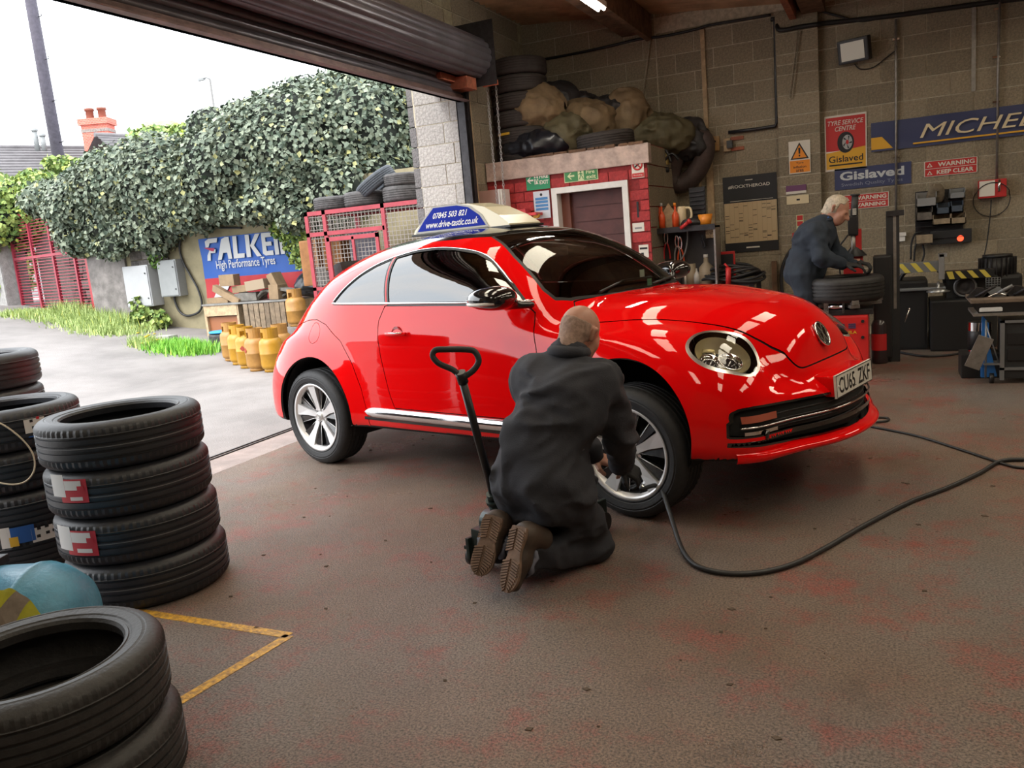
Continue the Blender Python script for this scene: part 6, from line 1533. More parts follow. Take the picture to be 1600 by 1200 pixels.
# spectacles arm
ear = hc+V3(*(Vector(hup).normalized()*.0))
def shoe(heel, toe, nrm, side_w=.104, nm='shoe'):
    """sole facing nrm, heel up, toe on the ground"""
    h = Vector(heel); t = Vector(toe); x = (t-h).normalized(); n = Vector(nrm); n = (n-x*n.dot(x)).normalized(); y = n.cross(x); L = (t-h).length
    mx = frame(h, x, y)      # z = sole normal
    out = [(0, .30), (.04, .42), (.16, .44), (.32, .36), (.45, .36), (.62, .48), (.78, .50), (.92, .36), (1, .12), (1, -.12), (.92, -.36), (.78, -.46), (.62, -.42), (.45, -.30), (.32, -.32), (.16, -.42), (.04, -.38), (0, -.28)]
    po = [(p.x, p.y) for p in catmull([(a*L, b*side_w, 0) for a, b in out], 3, True)]
    so = MB().prism(po, -.012, .0, mx); so.obj('sole', m_sole, km, world=True)
    tr = MB()
    for k in range(22):
        a = .03+.90*k/21
        if .34 < a < .46: continue
        w_ = side_w*(.40 if a < .34 else .43*(1-max(0, a-.72)*2.9)); z1 = .007
        for sg_ in (-1, 1):
            x0 = a*L; pts = [(x0, sg_*.006), (x0+.007, sg_*.006), (x0+.007+.012, sg_*w_), (x0+.012, sg_*w_)]
            if sg_ < 0: pts = pts[::-1]
            tr.prism(pts, 0, z1, mx)
    tr.obj('tread_lugs', m_sole, km, world=True, kind='stuff')
    LL = lambda a, b, c: tuple(mx@Vector((a*L, b*side_w, c)))
    up_ = [('e', LL(.14, 0, -.045), (.045, .045, .045)), ('c', LL(.10, 0, -.05), LL(.5, 0, -.045), .046, .046), ('c', LL(.5, 0, -.040), LL(.86, 0, -.034), .046, .034), ('c', LL(.10, 0, -.06), LL(.12, 0, -.135), .046, .052)]
    def ex(g, d): q = (g-np.array(h))@np.array(n); return np.maximum(d, q+.010)
    sdf_obj('shoe_upper', up_, m_boot, km, cell=.008, k=.03, extra=ex, smooth_it=2)
shoe(D(771, 806, 3.36), D(747, 899, 3.33), -fd*.80+rd*.42+UP*.12)
shoe(D(811, 822, 3.28), D(790, 925, 3.24), -fd*.97+rd*.08+UP*.08)
# ---------------- standing man at the tyre changer
YM = 8.02
sm_ = thing('person', 'grey-haired man in navy overalls and black gloves bending over a tyre at the changer', 'person', (at(1262, 430, 'y', YM)[0], YM, 0))
Q = lambda u, v, dy=0: at(u, v, 'y', YM+dy)
hp = Q(1257, 425); ch = Q(1272, 372); nk2 = Q(1291, 345); sR = Q(1276, 364, -.16); sL = Q(1290, 362, .16); eR = Q(1284, 404, -.24); wR = Q(1316, 412, -.16); eL = Q(1308, 398, .2); wL = Q(1334, 410, .10)
fp = lambda dx, dy: V3(hp[0]+dx, YM+dy, 0)
body = [('e', tuple(hp), (.165, .185, .16)), ('c', tuple(hp), tuple(ch), .158, .17), ('e', tuple(ch), (.16, .20, .16)), ('c', tuple(sR), tuple(sL), .078, .078), ('c', tuple((sR+sL)/2), tuple(nk2), .10, .062),
        ('c', tuple(sR), tuple(eR), .076, .060), ('c', tuple(eR), tuple(wR), .058, .042), ('c', tuple(sL), tuple(eL), .076, .058), ('c', tuple(eL), tuple(wL), .058, .042),
        ('c', tuple(hp+V3(0, -.09, -.05)), tuple(fp(.03, -.12)+V3(0, 0, .48)), .115, .082), ('c', tuple(fp(.03, -.12)+V3(0, 0, .48)), tuple(fp(-.01, -.13)+V3(0, 0, .12)), .080, .068),
        ('c', tuple(hp+V3(0, .09, -.05)), tuple(fp(.05, .12)+V3(0, 0, .48)), .115, .082), ('c', tuple(fp(.05, .12)+V3(0, 0, .48)), tuple(fp(.02, .13)+V3(0, 0, .12)), .080, .068)]
sdf_obj('overalls', body, m_navy, sm_, cell=.014, k=.045, wr=(.014, (7, 7, 9)), smooth_it=1, label='navy overalls')
cl = [tuple(nk2+V3(.062*cos(a), .07*sin(a), .012*cos(a))) for a in np.linspace(0, 2*pi, 20, endpoint=False)]
MB().tube(cl, .017, 6, closed=True).obj('collar', m_navy, sm_, world=True)
cl = [tuple(nk2+V3(.052*cos(a)+.004, .058*sin(a), .022+.012*cos(a))) for a in np.linspace(0, 2*pi, 20, endpoint=False)]
MB().tube(cl, .012, 6, closed=True).obj('shirt_collar', M('shirt_blue', (.03, .12, .40), .7), sm_, world=True)
head('head', sm_, Q(1307, 328), (.80, -.12, -.55), (.5, 0, .85), m_hairw, lambda q: np.maximum(np.minimum(.015-q[..., 0], q[..., 2]+.07), np.minimum(.050-q[..., 0], q[..., 2]-.062)), 1.04)
hand('hand', sm_, wR+V3(.03, .0, -.01), (1, .15, -.15), (0, -.2, 1), m_glove, 1.05, (20, 25, 20), 'right hand in a black glove')
hand('hand', sm_, wL+V3(.035, -.0, -.0), (.9, -.25, -.25), (.2, 0, 1), m_glove, 1.05, (45, 50, 35), 'left hand in a black glove')
MB().tube([tuple(wL), tuple(wL+V3(.05, -.0, -.005))], .034, 10).obj('wrist', m_skin, sm_, world=True)
for dy in (-.13, .13):
    p = fp(.0, dy); sdf_obj('shoe_upper', [('c', tuple(p+V3(-.04, 0, .05)), tuple(p+V3(.16, 0, .04)), .048, .038), ('c', tuple(p+V3(-.02, 0, .05)), tuple(p+V3(-.02, 0, .13)), .048, .05)], m_boot, sm_, cell=.01, k=.03, extra=lambda g, d: np.maximum(d, .002-g[..., 2]))
# ================================================================ signs, cables and gear on the walls
BYW = WY-.012
def wp(u, v, y=None): return at(u, v, 'y', BYW if y is None else y)
def rect_on(u0, v0, u1, v1, y=None):
    """x0, x1, z0, z1 on the wall from two opposite pixels (upper left, lower right)"""
    a = wp(u0, v0, y); b = wp(u1, v1, y); return a[0], b[0], b[2], a[2]
def board(name, label, cat, u0, v0, u1, v1, mat, y=None, th=.006, group=None):
    x0, x1, z0, z1 = rect_on(u0, v0, u1, v1, y); yy = BYW if y is None else y
    t = thing(name, label, cat, ((x0+x1)/2, yy, z0), group=group); w = (x1-x0)/2; h = z1-z0
    MB().box(-w, w, -th, .0, 0, h).obj('panel', mat, t); return t, w, h
def onf(t, w, x, z, dy): return frame((x, -dy, z), (1, 0, 0), (0, 0, 1))
def shape(t, poly, mat, nm, dy=.008, d=.002): return MB().prism(poly, 0, d, frame((0, -dy, 0), (1, 0, 0), (0, 0, 1))).obj(nm, mat, t)
def txt(t, s, x, z, w, h, mat, dy=.009, bold=.01, shear=0., mb=None, nm='lettering'):
    m = text_mb(s, w, h, frame((x, -dy, z), (1, 0, 0), (0, 0, 1)), .001, bold=bold, shear=shear)
    return m.obj(nm, mat, t)
p_red = M('sign_red', (.52, .02, .02), .5); p_navy = M('sign_navy', (.035, .045, .12), .55); p_cream = M('sign_cream2', (.72, .60, .38), .6); p_yel = M('sign_yellow', (.72, .38, .02), .5)
p_org = M('sign_orange', (.80, .26, .01), .5); p_wh = M('sign_white', (.70, .66, .58), .5); p_grn = M('sign_green', (.01, .26, .10), .5); p_blk = M('sign_black', (.012, .012, .014), .6); p_grn2 = M('sign_green_dark', (.04, .22, .06), .5); p_lum = M('sign_luminous', (.62, .66, .38), .6)
# tyre service centre poster
t, w, h = board('poster', 'red and yellow TYRE SERVICE CENTRE Gislaved poster with a drawn tyre', 'poster', 1288, 183, 1355, 262, p_wh)
shape(t, [(-w*.94, h*.36), (w*.94, h*.36), (w*.94, h*.965), (-w*.94, h*.965)], p_red, 'red_field', .0065); shape(t, [(-w*.94, h*.035), (w*.94, h*.035), (w*.94, h*.40), (-w*.94, h*.33)], p_yel, 'yellow_field', .0075)
txt(t, 'TYRE SERVICE', -w*.84, h*.82, w*1.7, h*.085, p_wh, shear=.25, dy=.012); txt(t, 'CENTRE', -w*.5, h*.71, w*1.0, h*.085, p_wh, shear=.25, dy=.012); txt(t, 'Gislaved', -w*.82, h*.15, w*1.64, h*.12, p_blk, dy=.012); shape(t, [(-w*.8, h*.09), (w*.78, h*.09), (w*.78, h*.115), (-w*.8, h*.115)], p_blk, 'underline', .012)
el = lambda cx, cz, a, b, n=28: [(cx+a*cos(2*pi*k/n), cz+b*sin(2*pi*k/n)) for k in range(n)]
shape(t, el(0, h*.5, w*.40, h*.19), p_blk, 'tyre_print', .011); shape(t, el(w*.08, h*.5, w*.24, h*.13), M('print_grey', (.4, .4, .4), .5), 'wheel_print', .013); shape(t, el(w*.08, h*.5, w*.07, h*.04), p_red, 'hub_print', .016)
for k in range(5): a = k*1.256; MB().prism([(w*.08+w*.05*cos(a-.8), h*.5+h*.03*sin(a-.8)), (w*.08+w*.22*cos(a-.22), h*.5+h*.12*sin(a-.22)), (w*.08+w*.22*cos(a+.1), h*.5+h*.12*sin(a+.1))], 0, .002, frame((0, -.0155, 0), (1, 0, 0), (0, 0, 1))).obj('spoke_print', p_blk, t)
# inflation sign
t, w, h = board('warning_sign', 'orange and white Tyre inflation area warning sign on the pier', 'sign', 1232, 222, 1267, 269, p_wh, WY-.112)
shape(t, [(-w*.93, h*.03), (w*.93, h*.03), (w*.93, h*.40), (-w*.93, h*.40)], p_org, 'orange_field'); shape(t, [(-w*.85, h*.44), (w*.85, h*.44), (0, h*.95)], p_blk, 'triangle_border'); shape(t, [(-w*.66, h*.475), (w*.66, h*.475), (0, h*.87)], p_org, 'triangle', .010)
shape(t, [(-w*.07, h*.60), (w*.07, h*.60), (w*.10, h*.78), (-w*.10, h*.78)], p_blk, 'mark', .013); shape(t, el(0, h*.545, w*.08, h*.03, 12), p_blk, 'mark_dot', .013)
for k, s_ in enumerate(('Tyre', 'inflation', 'area')): txt(t, s_, -w*(.35 if k != 1 else .6), h*(.28-.115*k), w*(.7 if k != 1 else 1.2), h*.075, p_blk, .011)
# long tyre-maker banner (its mascot is left out)
x0, x1, z0, z1 = rect_on(1361, 193, 1600, 213); zt_ = wp(1361, 193)[2]; zb_ = wp(1361, 238)[2]; x1 = 2.05
t = thing('banner', 'long navy MICHELIN banner with yellow stripe, high on the back wall', 'banner', ((x0+x1)/2, BYW, zb_)); w = (x1-x0)/2; h = zt_-zb_
def bf(u, v): x = -w+2*w*u; return (x, -.02-.008*sin(x*11)-.004*sin(v*9+x*5), h*v)
MB().grid(bf, 40, 6).obj('fabric', p_navy, t, fix=False)
MB().grid(lambda u, v: (-w+.0+.22*u*(1-.5*v), -.034, .02+h*.42*v), 4, 3).obj('yellow_corner', p_yel, t, fix=False)
MB().grid(lambda u, v: (-w+.42+(2*w-.42)*u, -.036, h*.10+h*.055*v), 10, 1).obj('yellow_stripe', p_yel, t, fix=False)
a = wp(1437, 217); tw_ = 1.42
txt(t, 'MICHELIN', a[0]-t.location.x, h*.28, tw_, h*.46, p_cream, dy=.050, bold=0., shear=.3)
# blue sign
t, w, h = board('sign', 'navy Gislaved Swedish Quality Tyres sign below the red poster', 'sign', 1304, 265, 1424, 286, p_navy)
txt(t, 'Gislaved', -w*.86, h*.42, w*1.68, h*.42, M('print_pale', (.55, .58, .60), .5), bold=.03); txt(t, 'Swedish Quality Tyres', -w*.82, h*.10, w*1.6, h*.2, M('print_mid', (.22, .25, .32), .5), bold=0)
# warning signs
def warn(u0, v0, u1, v1, l1, l2, label):
    t, w, h = board('warning_sign', label, 'sign', u0, v0, u1, v1, p_red)
    for a, b, c_, d_ in ((-w, w, 0, h*.03), (-w, w, h*.97, h), (-w, w, h*.485, h*.515), (-w, -w+.008, 0, h), (w-.008, w, 0, h)): shape(t, [(a, c_), (b, c_), (b, d_), (a, d_)], p_wh, 'white_line')
    txt(t, l1, -w*.48, h*.60, w*1.38, h*.28, p_wh, bold=.03); txt(t, l2, -w*.52, h*.12, w*1.38, h*.27, p_wh, bold=.03)
    for z in (.62, .12): shape(t, [(-w*.9, h*z), (-w*.68, h*z), (-w*.79, h*(z+.26))], p_wh, 'triangle'); shape(t, [(-w*.84, h*(z+.035)), (-w*.74, h*(z+.035)), (-w*.79, h*(z+.18))], p_red, 'triangle_centre', .011)
warn(1444, 253, 1527, 269, 'WARNING', 'KEEP CLEAR', 'red WARNING KEEP CLEAR sign right of the navy sign')
warn(1316, 306, 1389, 322, 'WARNING', 'WARNING', 'red double WARNING sign partly behind the upright tool of the tyre changer')
# small stickers on the pier
def sticker(u0, v0, u1, v1, mat, label, y=None, lines=(), lm=None, name='sticker'):
    t, w, h = board(name, label, 'sticker', u0, v0, u1, v1, mat, y, .003)
    for (a, b, c_, d_) in lines: shape(t, [(-w+2*w*a, h*c_), (-w+2*w*b, h*c_), (-w+2*w*b, h*d_), (-w+2*w*a, h*d_)], lm or p_blk, 'print', .005, .001)
    return t, w, h
PYY = WY-.112
sticker(1228, 291, 1260, 301, M('print_purple', (.14, .04, .12), .5), 'small purple and white sticker on the pier under the orange sign', PYY, [(0, 1, 0, .3)], p_wh)
sticker(1229, 307, 1264, 317, p_cream, 'torn cream paper strip on the pier', PYY, [(.45, .6, .4, .6)])
sticker(1244, 336, 1256, 362, p_lum, 'narrow fire instruction strip sign on the pier', PYY, [(.1, .9, .68, .96), (.1, .9, .36, .62)], p_red)
sticker(1238, 364, 1254, 386, p_red, 'small red fire extinguisher sign beside the standing man', PYY, [(.3, .7, .2, .8)], p_wh)
# calendar poster
t, w, h = board('calendar', 'large year planner poster headed #ROCKTHEROAD with a beige grid', 'poster', 1129, 278, 1217, 390, p_blk)
shape(t, [(-w*.98, h*.13), (w*.98, h*.13), (w*.98, h*.655), (-w*.98, h*.655)], M('planner_paper', (.56, .42, .25), .8), 'planner', .008)
txt(t, '#ROCKTHEROAD', -w*.8, h*.84, w*1.55, h*.045, p_wh, .009); shape(t, [(-w*.15, h*.935), (w*.12, h*.935), (w*.12, h*.945), (-w*.15, h*.945)], p_wh, 'small_print'); shape(t, [(-w*.75, h*.675), (w*.85, h*.675), (w*.85, h*.680), (-w*.75, h*.680)], p_wh, 'small_print'); shape(t, [(-w*.2, h*.05), (w*.3, h*.05), (w*.3, h*.068), (-w*.2, h*.068)], p_wh, 'small_print')
rs = random.Random(4); pm = MB()
for k in range(46):
    cx = -w*.95+w*1.9*int(rs.random()*11)/11; cz = h*(.15+.48*rs.random()); pm.prism([(cx, cz), (cx+w*.15, cz), (cx+w*.15, cz+.006), (cx, cz+.006)], 0, .001, frame((0, -.0105, 0), (1, 0, 0), (0, 0, 1)))
pm.obj('planner_bars', p_blk, t, kind='stuff')
gl_ = MB()
for k in range(12): x = -w*.95+w*1.9*k/11; gl_.prism([(x-.0012, h*.14), (x+.0012, h*.14), (x+.0012, h*.65), (x-.0012, h*.65)], 0, .0008, frame((0, -.0102, 0), (1, 0, 0), (0, 0, 1)))
gl_.obj('planner_lines', M('planner_line', (.36, .26, .15), .8), t)
# --- cables, conduits, pipes
m_cond = M('conduit_steel', (.30, .28, .26), .4, .6, noise=(12, .3))
def wtube(name, label, cat, pts, r, mat, off=.03, smooth=True, y=None):
    P = [tuple(wp(u, v)+np.array([0, -off, 0])) for u, v in pts]
    if smooth: P = catmull(P, 4)
    return single(name, MB().tube(P, r, 8), mat, label, cat)
wtube('conduit', 'thin steel conduit running down the wall beside the red poster', 'conduit', [(1400, 31), (1400, 100), (1400, 200), (1400, 335)], .013, m_cond, smooth=False)
wtube('conduit', 'steel conduit at the far right running down to the red reel box', 'conduit', [(1562, -10), (1559, 100), (1557, 280)], .013, m_cond, smooth=False)
for u, v in ((1400, 62), (1400, 244), (1558, 15), (1556, 90), (1556, 160)):
    p = wp(u, v); single('pipe_clip', MB().box(p[0]-.035, p[0]+.035, WY-.05, WY-.004, p[2]-.012, p[2]+.012, bev=.003), m_chrome, 'small bright pipe clip at %s of the %s conduit' % ({62: 'the top', 244: 'the lower part', 15: 'the top', 90: 'the middle', 160: 'the lower part'}[v], 'left' if u == 1400 else 'right'), 'clip')
wtube('main_cable', 'thick dark cable slung along the top of the back wall', 'cable', [(835, 96), (880, 88), (940, 76), (1000, 62), (1040, 57), (1090, 46), (1110, 40), (1170, 30), (1205, 24)], .016, m_cable, .03)
q = [(1205, 30, .03), (1213, 32, .05), (1218, 47, .12), (1250, 42, .125), (1278, 38, .125), (1284, 37, .05), (1330, 32, .03), (1400, 24, .03), (1480, 13, .03), (1560, 2, .03), (1650, -8, .03)]
single('main_cable', MB().tube(catmull([tuple(wp(u, v, WY-o_)) for u, v, o_ in q], 5), .026, 8), m_cable, 'thickest dark cable crossing the pier and the top right of the back wall', 'cable')
single('main_cable', MB().tube(catmull([tuple(wp(u, v, WY-.04)) for u, v in ((1285, 18), (1310, 25), (1345, 33), (1390, 24))], 5), .012, 6), m_cable, 'loose thin cable drooping right of the pier top', 'cable')
MB()
m_pipe = M('pipe_black', (.02, .02, .024), .35)
single('air_pipe', MB().tube([tuple(wp(u, v, WY-.05)) for u, v in ((1208, 30), (1211, 34), (1214, 190), (1211, 197), (1180, 202), (1138, 207))], .020, 10), m_pipe, 'black pipe running down beside the pier and along to the wooden switch board', 'pipe')
wd = [((1094, 47), (1105, 216), .05, 'pale timber batten running down to the wooden switch board'), ((1103, 246), (1112, 400), .08, 'wider timber batten below the wooden switch board')]
for (a, b, w_, lb) in wd:
    p = wp(*a); q_ = wp(*b); single('batten', MB().box(p[0], p[0]+w_, WY-.04, WY-.004, q_[2], p[2]), m_wood, lb, 'batten')
p = wp(1091, 262); q_ = wp(1095, 400); single('batten', MB().box(p[0], p[0]+.03, WY-.03, WY-.004, q_[2], p[2]), m_wood, 'thin timber strip behind the hanging inner tube', 'batten')
t = thing('switch_board', 'varnished wooden board with black sockets at the end of the black pipe', 'board', (wp(1112, 237)[0], WY, wp(1112, 237)[2]))
MB().box(-.10, .10, -.06, -.004, -.0, .17, bev=.006).obj('back_board', M('varnished_wood', (.50, .30, .12), .45, noise=(9, .3)), t); MB().box(-.06, .0, -.09, -.06, .02, .08, bev=.005).obj('socket', m_black, t); MB().cyl((.05, -.068, .11), (.05, -.06, .11), .014).obj('screw', m_black, t)
t = thing('junction_box', 'wooden and black junction box right of the varnished switch board', 'box', (wp(1144, 236)[0], WY, wp(1144, 236)[2]))
MB().box(-.09, -.01, -.06, -.004, .0, .15, bev=.005).obj('back_board', m_wood, t); MB().box(-.05, .02, -.09, -.06, .03, .12, bev=.005).obj('box', m_black, t); MB().box(-.01, .14, -.03, -.004, .0, .04).obj('rail', m_rust, t); MB().box(-.01, .14, -.03, -.004, .12, .16).obj('rail', m_rust, t)
for (u0, v0, u1, v1, lb) in ((1017, 58, 1002, 166, 'cream hanging cord left of the timber batten'), (1247, 48, 1235, 152, 'looped cord hanging down the pier')):
    a = wp(u0, v0, WY-.13 if u0 > 1200 else WY-.03); b = wp(u1, v1, WY-.13 if u0 > 1200 else WY-.03)
    mb = MB()
    if u0 > 1200: mb.tube([tuple(a), tuple(b+np.array([-.015, 0, 0])), tuple(b+np.array([0, 0, -.02])), tuple(b+np.array([.02, 0, 0])), tuple(a+np.array([.02, 0, 0]))], .006, 5)
    else: mb.tube([tuple(a), tuple(b)], .012, 6)
    single('cord', mb, M('cord_dusty', (.42, .36, .27), .8, noise=(40, .4)), lb, 'cord')
a = wp(1522, 8); b = wp(1525, 142); sp = MB().box(a[0]-.02, a[0]+.02, WY-.02, WY-.008, b[2], a[2]); single('perforated_strap', sp, m_cond, 'perforated metal strap on the upper right wall', 'strap')
# floodlight
t = thing('floodlight', 'black floodlight with a bright square lens on the back wall', 'light', (wp(1342, 95)[0], WY, wp(1342, 95)[2])); mxf = Matrix.Rotation(radians(-18), 4, 'Z')@Matrix.Rotation(radians(12), 4, 'X')
MB().box(-.165, .165, -.16, -.05, 0, .25, mxf, bev=.015).obj('housing', m_black, t); MB().box(-.125, .125, -.166, -.158, .03, .22, mxf).obj('reflector', m_chrome, t); MB().box(-.125, .125, -.170, -.167, .03, .22, mxf).obj('lens', M('lens_warm', (.55, .50, .36), .12, coat=1.), t); MB().box(-.03, .03, -.06, .0, .05, .2).obj('bracket', m_steel, t)
single('lamp_cable', MB().tube(catmull([tuple(wp(u, v, WY-.03)) for u, v in ((1335, 100), (1345, 108), (1365, 105), (1385, 90), (1398, 80))], 5), .006, 5), m_cable, 'thin cable hanging from the floodlight to the conduit', 'cable')
# red box with wire ring
t = thing('reel_box', 'red box with a cream label and wire ring at the far right of the wall', 'box', (wp(1549, 309)[0], WY, wp(1549, 309)[2]))
MB().box(-.13, .13, -.12, -.004, 0, .19, bev=.01).obj('body', p_red, t); MB().box(-.125, .02, -.126, -.12, .02, .18).obj('label', p_wh, t); MB().cyl((.06, -.13, .06), (.06, -.13, .18), .015).obj('lever', m_chrome, t)
p = wp(1549, 312); R_ = wp(1578, 312)[0]-p[0]
single('wire_ring', MB().tube([(p[0]+R_*cos(a), WY-.03-.10*(sin(a) > .4), p[2]+R_*1.02*sin(a)) for a in np.linspace(0, 2*pi, 40, endpoint=False)], .005, 5, closed=True), m_steel, 'large thin wire ring around the red reel box', 'ring')
wtube('hanging_cable', 'thin cable hanging from the red reel box towards the workbench', 'cable', [(1548, 312), (1546, 340), (1541, 380), (1535, 408)], .006, m_cable, .05)
# storage bins
bx = [((1431, 302, 1462, 322), m_grey, 'grey plastic bin top left in the wall rack'), ((1431, 324, 1456, 344), M('bin_grime', (.14, .12, .10), .7, noise=(12, .5)), 'grimy brown bin middle left in the wall rack'), ((1462, 318, 1482, 334), M('bin_blue', (.05, .07, .10), .5), 'dark blue-grey bin in the middle of the wall rack'), ((1484, 315, 1503, 331), M('bin_blue', (.05,)*3), 'dark blue-grey bin at the right of the wall rack'), ((1456, 336, 1484, 350), M('bin_tan', (.30, .23, .15), .8, noise=(14, .4)), 'tan cardboard bin low in the wall rack'), ((1484, 334, 1507, 349), M('bin_tan', (.3,)*3), 'tan bin with a torn edge at the lower right of the wall rack'), ((1482, 296, 1506, 310), M('bin_pale', (.20, .21, .22), .6), 'pale grey tray on top of the wall rack')]
t0 = thing('wall_rack', 'dark steel wall rack holding small parts bins', 'rack', (wp(1468, 380)[0], WY, wp(1468, 380)[2]))
xa_, xb_, za_, zb2 = rect_on(1430, 300, 1505, 372); ox_ = t0.location.x; oz_ = t0.location.z
MB().box(xa_-ox_, xb_-ox_, -.02, -.004, za_-oz_, zb2-oz_).obj('back_plate', m_steel, t0)
for v in (323, 345, 352, 371): z = wp(1468, v)[2]-oz_; MB().box(xa_-ox_, xb_-ox_, -.14, -.02, z-.006, z).obj('shelf', m_steel, t0)
for (q4, mt, lb) in bx:
    x0, x1, z0, z1 = rect_on(*q4); single('parts_bin', MB().box(x0, x1, WY-.20, WY-.03, z0, z0+.012).box(x0, x0+.008, WY-.20, WY-.03, z0, z1).box(x1-.008, x1, WY-.20, WY-.03, z0, z1).box(x0, x1, WY-.20, WY-.192, z0, z0+(z1-z0)*.6).box(x0, x1, WY-.04, WY-.03, z0, z1).box(x0+.02, x1-.02, WY-.18, WY-.05, z0+.012, z0+(z1-z0)*.55), mt, lb, 'bin', 'bins on the wall rack')
def crumple(name, label, cat, c, r, mat, amp=.02, f=7, seed=0, cell=None, group=None, extra=None):
    t = thing(name, label, cat, (c[0], c[1], c[2]-r[2]), group=group)
    def ex(g, d):
        d = d-amp*vnoise((g+seed)*f)-amp*.6*(1-2*np.abs(vnoise((g+seed)*f*2.1))); return extra(g, d) if extra is not None else d
    sdf_obj('body', [('e', tuple(c), r)], mat, t, cell=cell or min(r)*.12, extra=ex); return t
crumple('rag', 'dusty rag hanging over the top of the wall rack', 'rag', wp(1463, 302, WY-.12), (.09, .05, .11), M('rag_brown', (.20, .16, .11), .9, noise=(10, .4)), .015, 12, 1)
t = thing('charger', 'black wall charger with a glowing red light below the parts bins', 'charger', (wp(1488, 377)[0], WY, wp(1488, 377)[2]-.02))
MB().box(-.22, .18, -.12, -.004, 0, .15, bev=.01).obj('body', p_blk, t); MB().cyl((.07, -.13, .05), (.07, -.118, .05), .032).obj('light', M('lamp_red', (1, .08, .03), .4, emit=1.6), t)
single('shelf_box', MB().box(*[wp(1431, 368)[0], wp(1456, 368)[0]], WY-.2, WY-.004, wp(1431, 380)[2], wp(1431, 367)[2], bev=.006), M('bin_tan', (.3,)*3), 'cream and black box at the lower left under the rack', 'box')
t = thing('wall_socket', 'white wall socket beside the black upright', 'socket', (wp(1408, 377)[0], WY, wp(1408, 377)[2])); MB().box(-.04, .04, -.05, -.004, 0, .09, bev=.006).obj('plate', m_white, t); MB().box(-.02, .05, -.07, -.05, .06, .10).obj('plug', m_white, t)
for pts, lb in (([(1423, 405), (1424, 380), (1430, 365), (1440, 362)], 'black cable curving up to the left of the shelf box'), ([(1428, 408), (1430, 385), (1436, 372)], 'second black cable under the shelf box'), ([(1441, 382), (1444, 395), (1440, 410)], 'short black cable below the shelf box')):
    wtube('cable', lb, 'cable', pts, .010, m_cable, .05)
# ================================================================ hut front
def hp_(u, v, y=HY-.012): return at(u, v, 'y', y)
def hboard(name, label, u0, v0, u1, v1, mat, th=.004, cat='sign'):
    return board(name, label, cat, u0, v0, u1, v1, mat, HY-.010, th)
arrow = lambda x, z, s: [(x-s, z), (x-s*.1, z+s*.85), (x+s*.2, z+s*.85), (x-s*.35, z+s*.22), (x+s*.9, z+s*.22), (x+s*.9, z-s*.22), (x-s*.35, z-s*.22), (x+s*.2, z-s*.85), (x-s*.1, z-s*.85)]
def runman(t, cx, cz, s, mat, bgm, bw_, bh_):
    shape(t, [(cx-bw_, cz-bh_), (cx+bw_, cz-bh_), (cx+bw_, cz+bh_), (cx-bw_, cz+bh_)], bgm, 'pictogram_field', .006)
    shape(t, el(cx-.01*s, cz+.70*s, .14*s, .14*s, 12), mat, 'pictogram', .009)
    for pl in ([(-.1, .5), (.12, .45), (.15, 0), (-.12, .0)], [(-.1, .48), (-.5, .25), (-.45, .12), (-.05, .32)], [(.1, .45), (.45, .2), (.38, .08), (.05, .28)], [(-.12, 0), (.02, 0), (-.22, -.75), (-.38, -.72)], [(0, .05), (.15, 0), (.42, -.3), (.55, -.75), (.40, -.78), (.28, -.38)]):
        shape(t, [(cx+a*s, cz+b*s) for a, b in pl], mat, 'pictogram', .009)
t, w, h = hboard('fire_exit_sign', 'solid green and white FIRE EXIT sign, left one over the doorway', 821, 268, 860, 294, p_grn)
shape(t, arrow(-w*.62, h*.5, w*.28), p_wh, 'arrow'); runman(t, -w*.12, h*.5, h*.25, p_grn, p_wh, w*.17, h*.22); txt(t, 'FIRE', w*.15, h*.55, w*.76, h*.2, p_wh, bold=.03); txt(t, 'EXIT', w*.15, h*.25, w*.76, h*.2, p_wh, bold=.03)
t, w, h = hboard('fire_exit_sign', 'pale-edged luminous Fire exit sign directly above the white door frame', 881, 267, 935, 280, p_lum)
shape(t, [(-w*.96, h*.06), (w*.96, h*.06), (w*.96, h*.94), (-w*.96, h*.94)], p_grn2, 'green_field', .005); shape(t, arrow(-w*.58, h*.5, w*.22), p_lum, 'arrow'); runman(t, 0, h*.48, h*.42, p_grn2, p_lum, w*.17, h*.44); txt(t, 'Fire', w*.32, h*.54, w*.5, h*.3, p_lum, bold=.02); txt(t, 'exit', w*.32, h*.14, w*.56, h*.3, p_lum, bold=.02)
t, w, h = hboard('no_smoking_sign', 'white no smoking sign with a red circle at the right corner of the hut', 986, 247, 1007, 277, p_wh)
shape(t, [(-w*.94, h*.04), (w*.94, h*.04), (w*.94, h*.24), (-w*.94, h*.24)], p_red, 'red_field'); txt(t, 'No smoking', -w*.7, h*.09, w*1.4, h*.09, p_wh, .011, 0)
MB().tube([(w*.72*cos(a), -.009, h*.63+w*.72*sin(a)) for a in np.linspace(0, 2*pi, 28, endpoint=False)], .008, 6, closed=True).tube([(-w*.5, -.009, h*.63+w*.5), (w*.5, -.009, h*.63-w*.5)], .007, 6).obj('red_ring', p_red, t); MB().tube([(-w*.45, -.008, h*.63-w*.3), (w*.45, -.008, h*.63+w*.35)], .008, 6).obj('cigarette', p_blk, t)
t, w, h = hboard('notice', 'blue and white safety notice left of the door frame', 833, 300, 861, 340, M('notice_paper', (.62, .66, .72), .5))
for z in (.30, .43, .56, .68): shape(t, [(-w*.78, h*z-.0), (w*.78, h*z), (w*.78, h*(z+.09)), (-w*.78, h*(z+.09))], M('notice_blue', (.05, .22, .50), .5), 'blue_band', .006)
shape(t, el(0, h*.87, w*.16, w*.16, 16), p_blk, 'logo', .006)
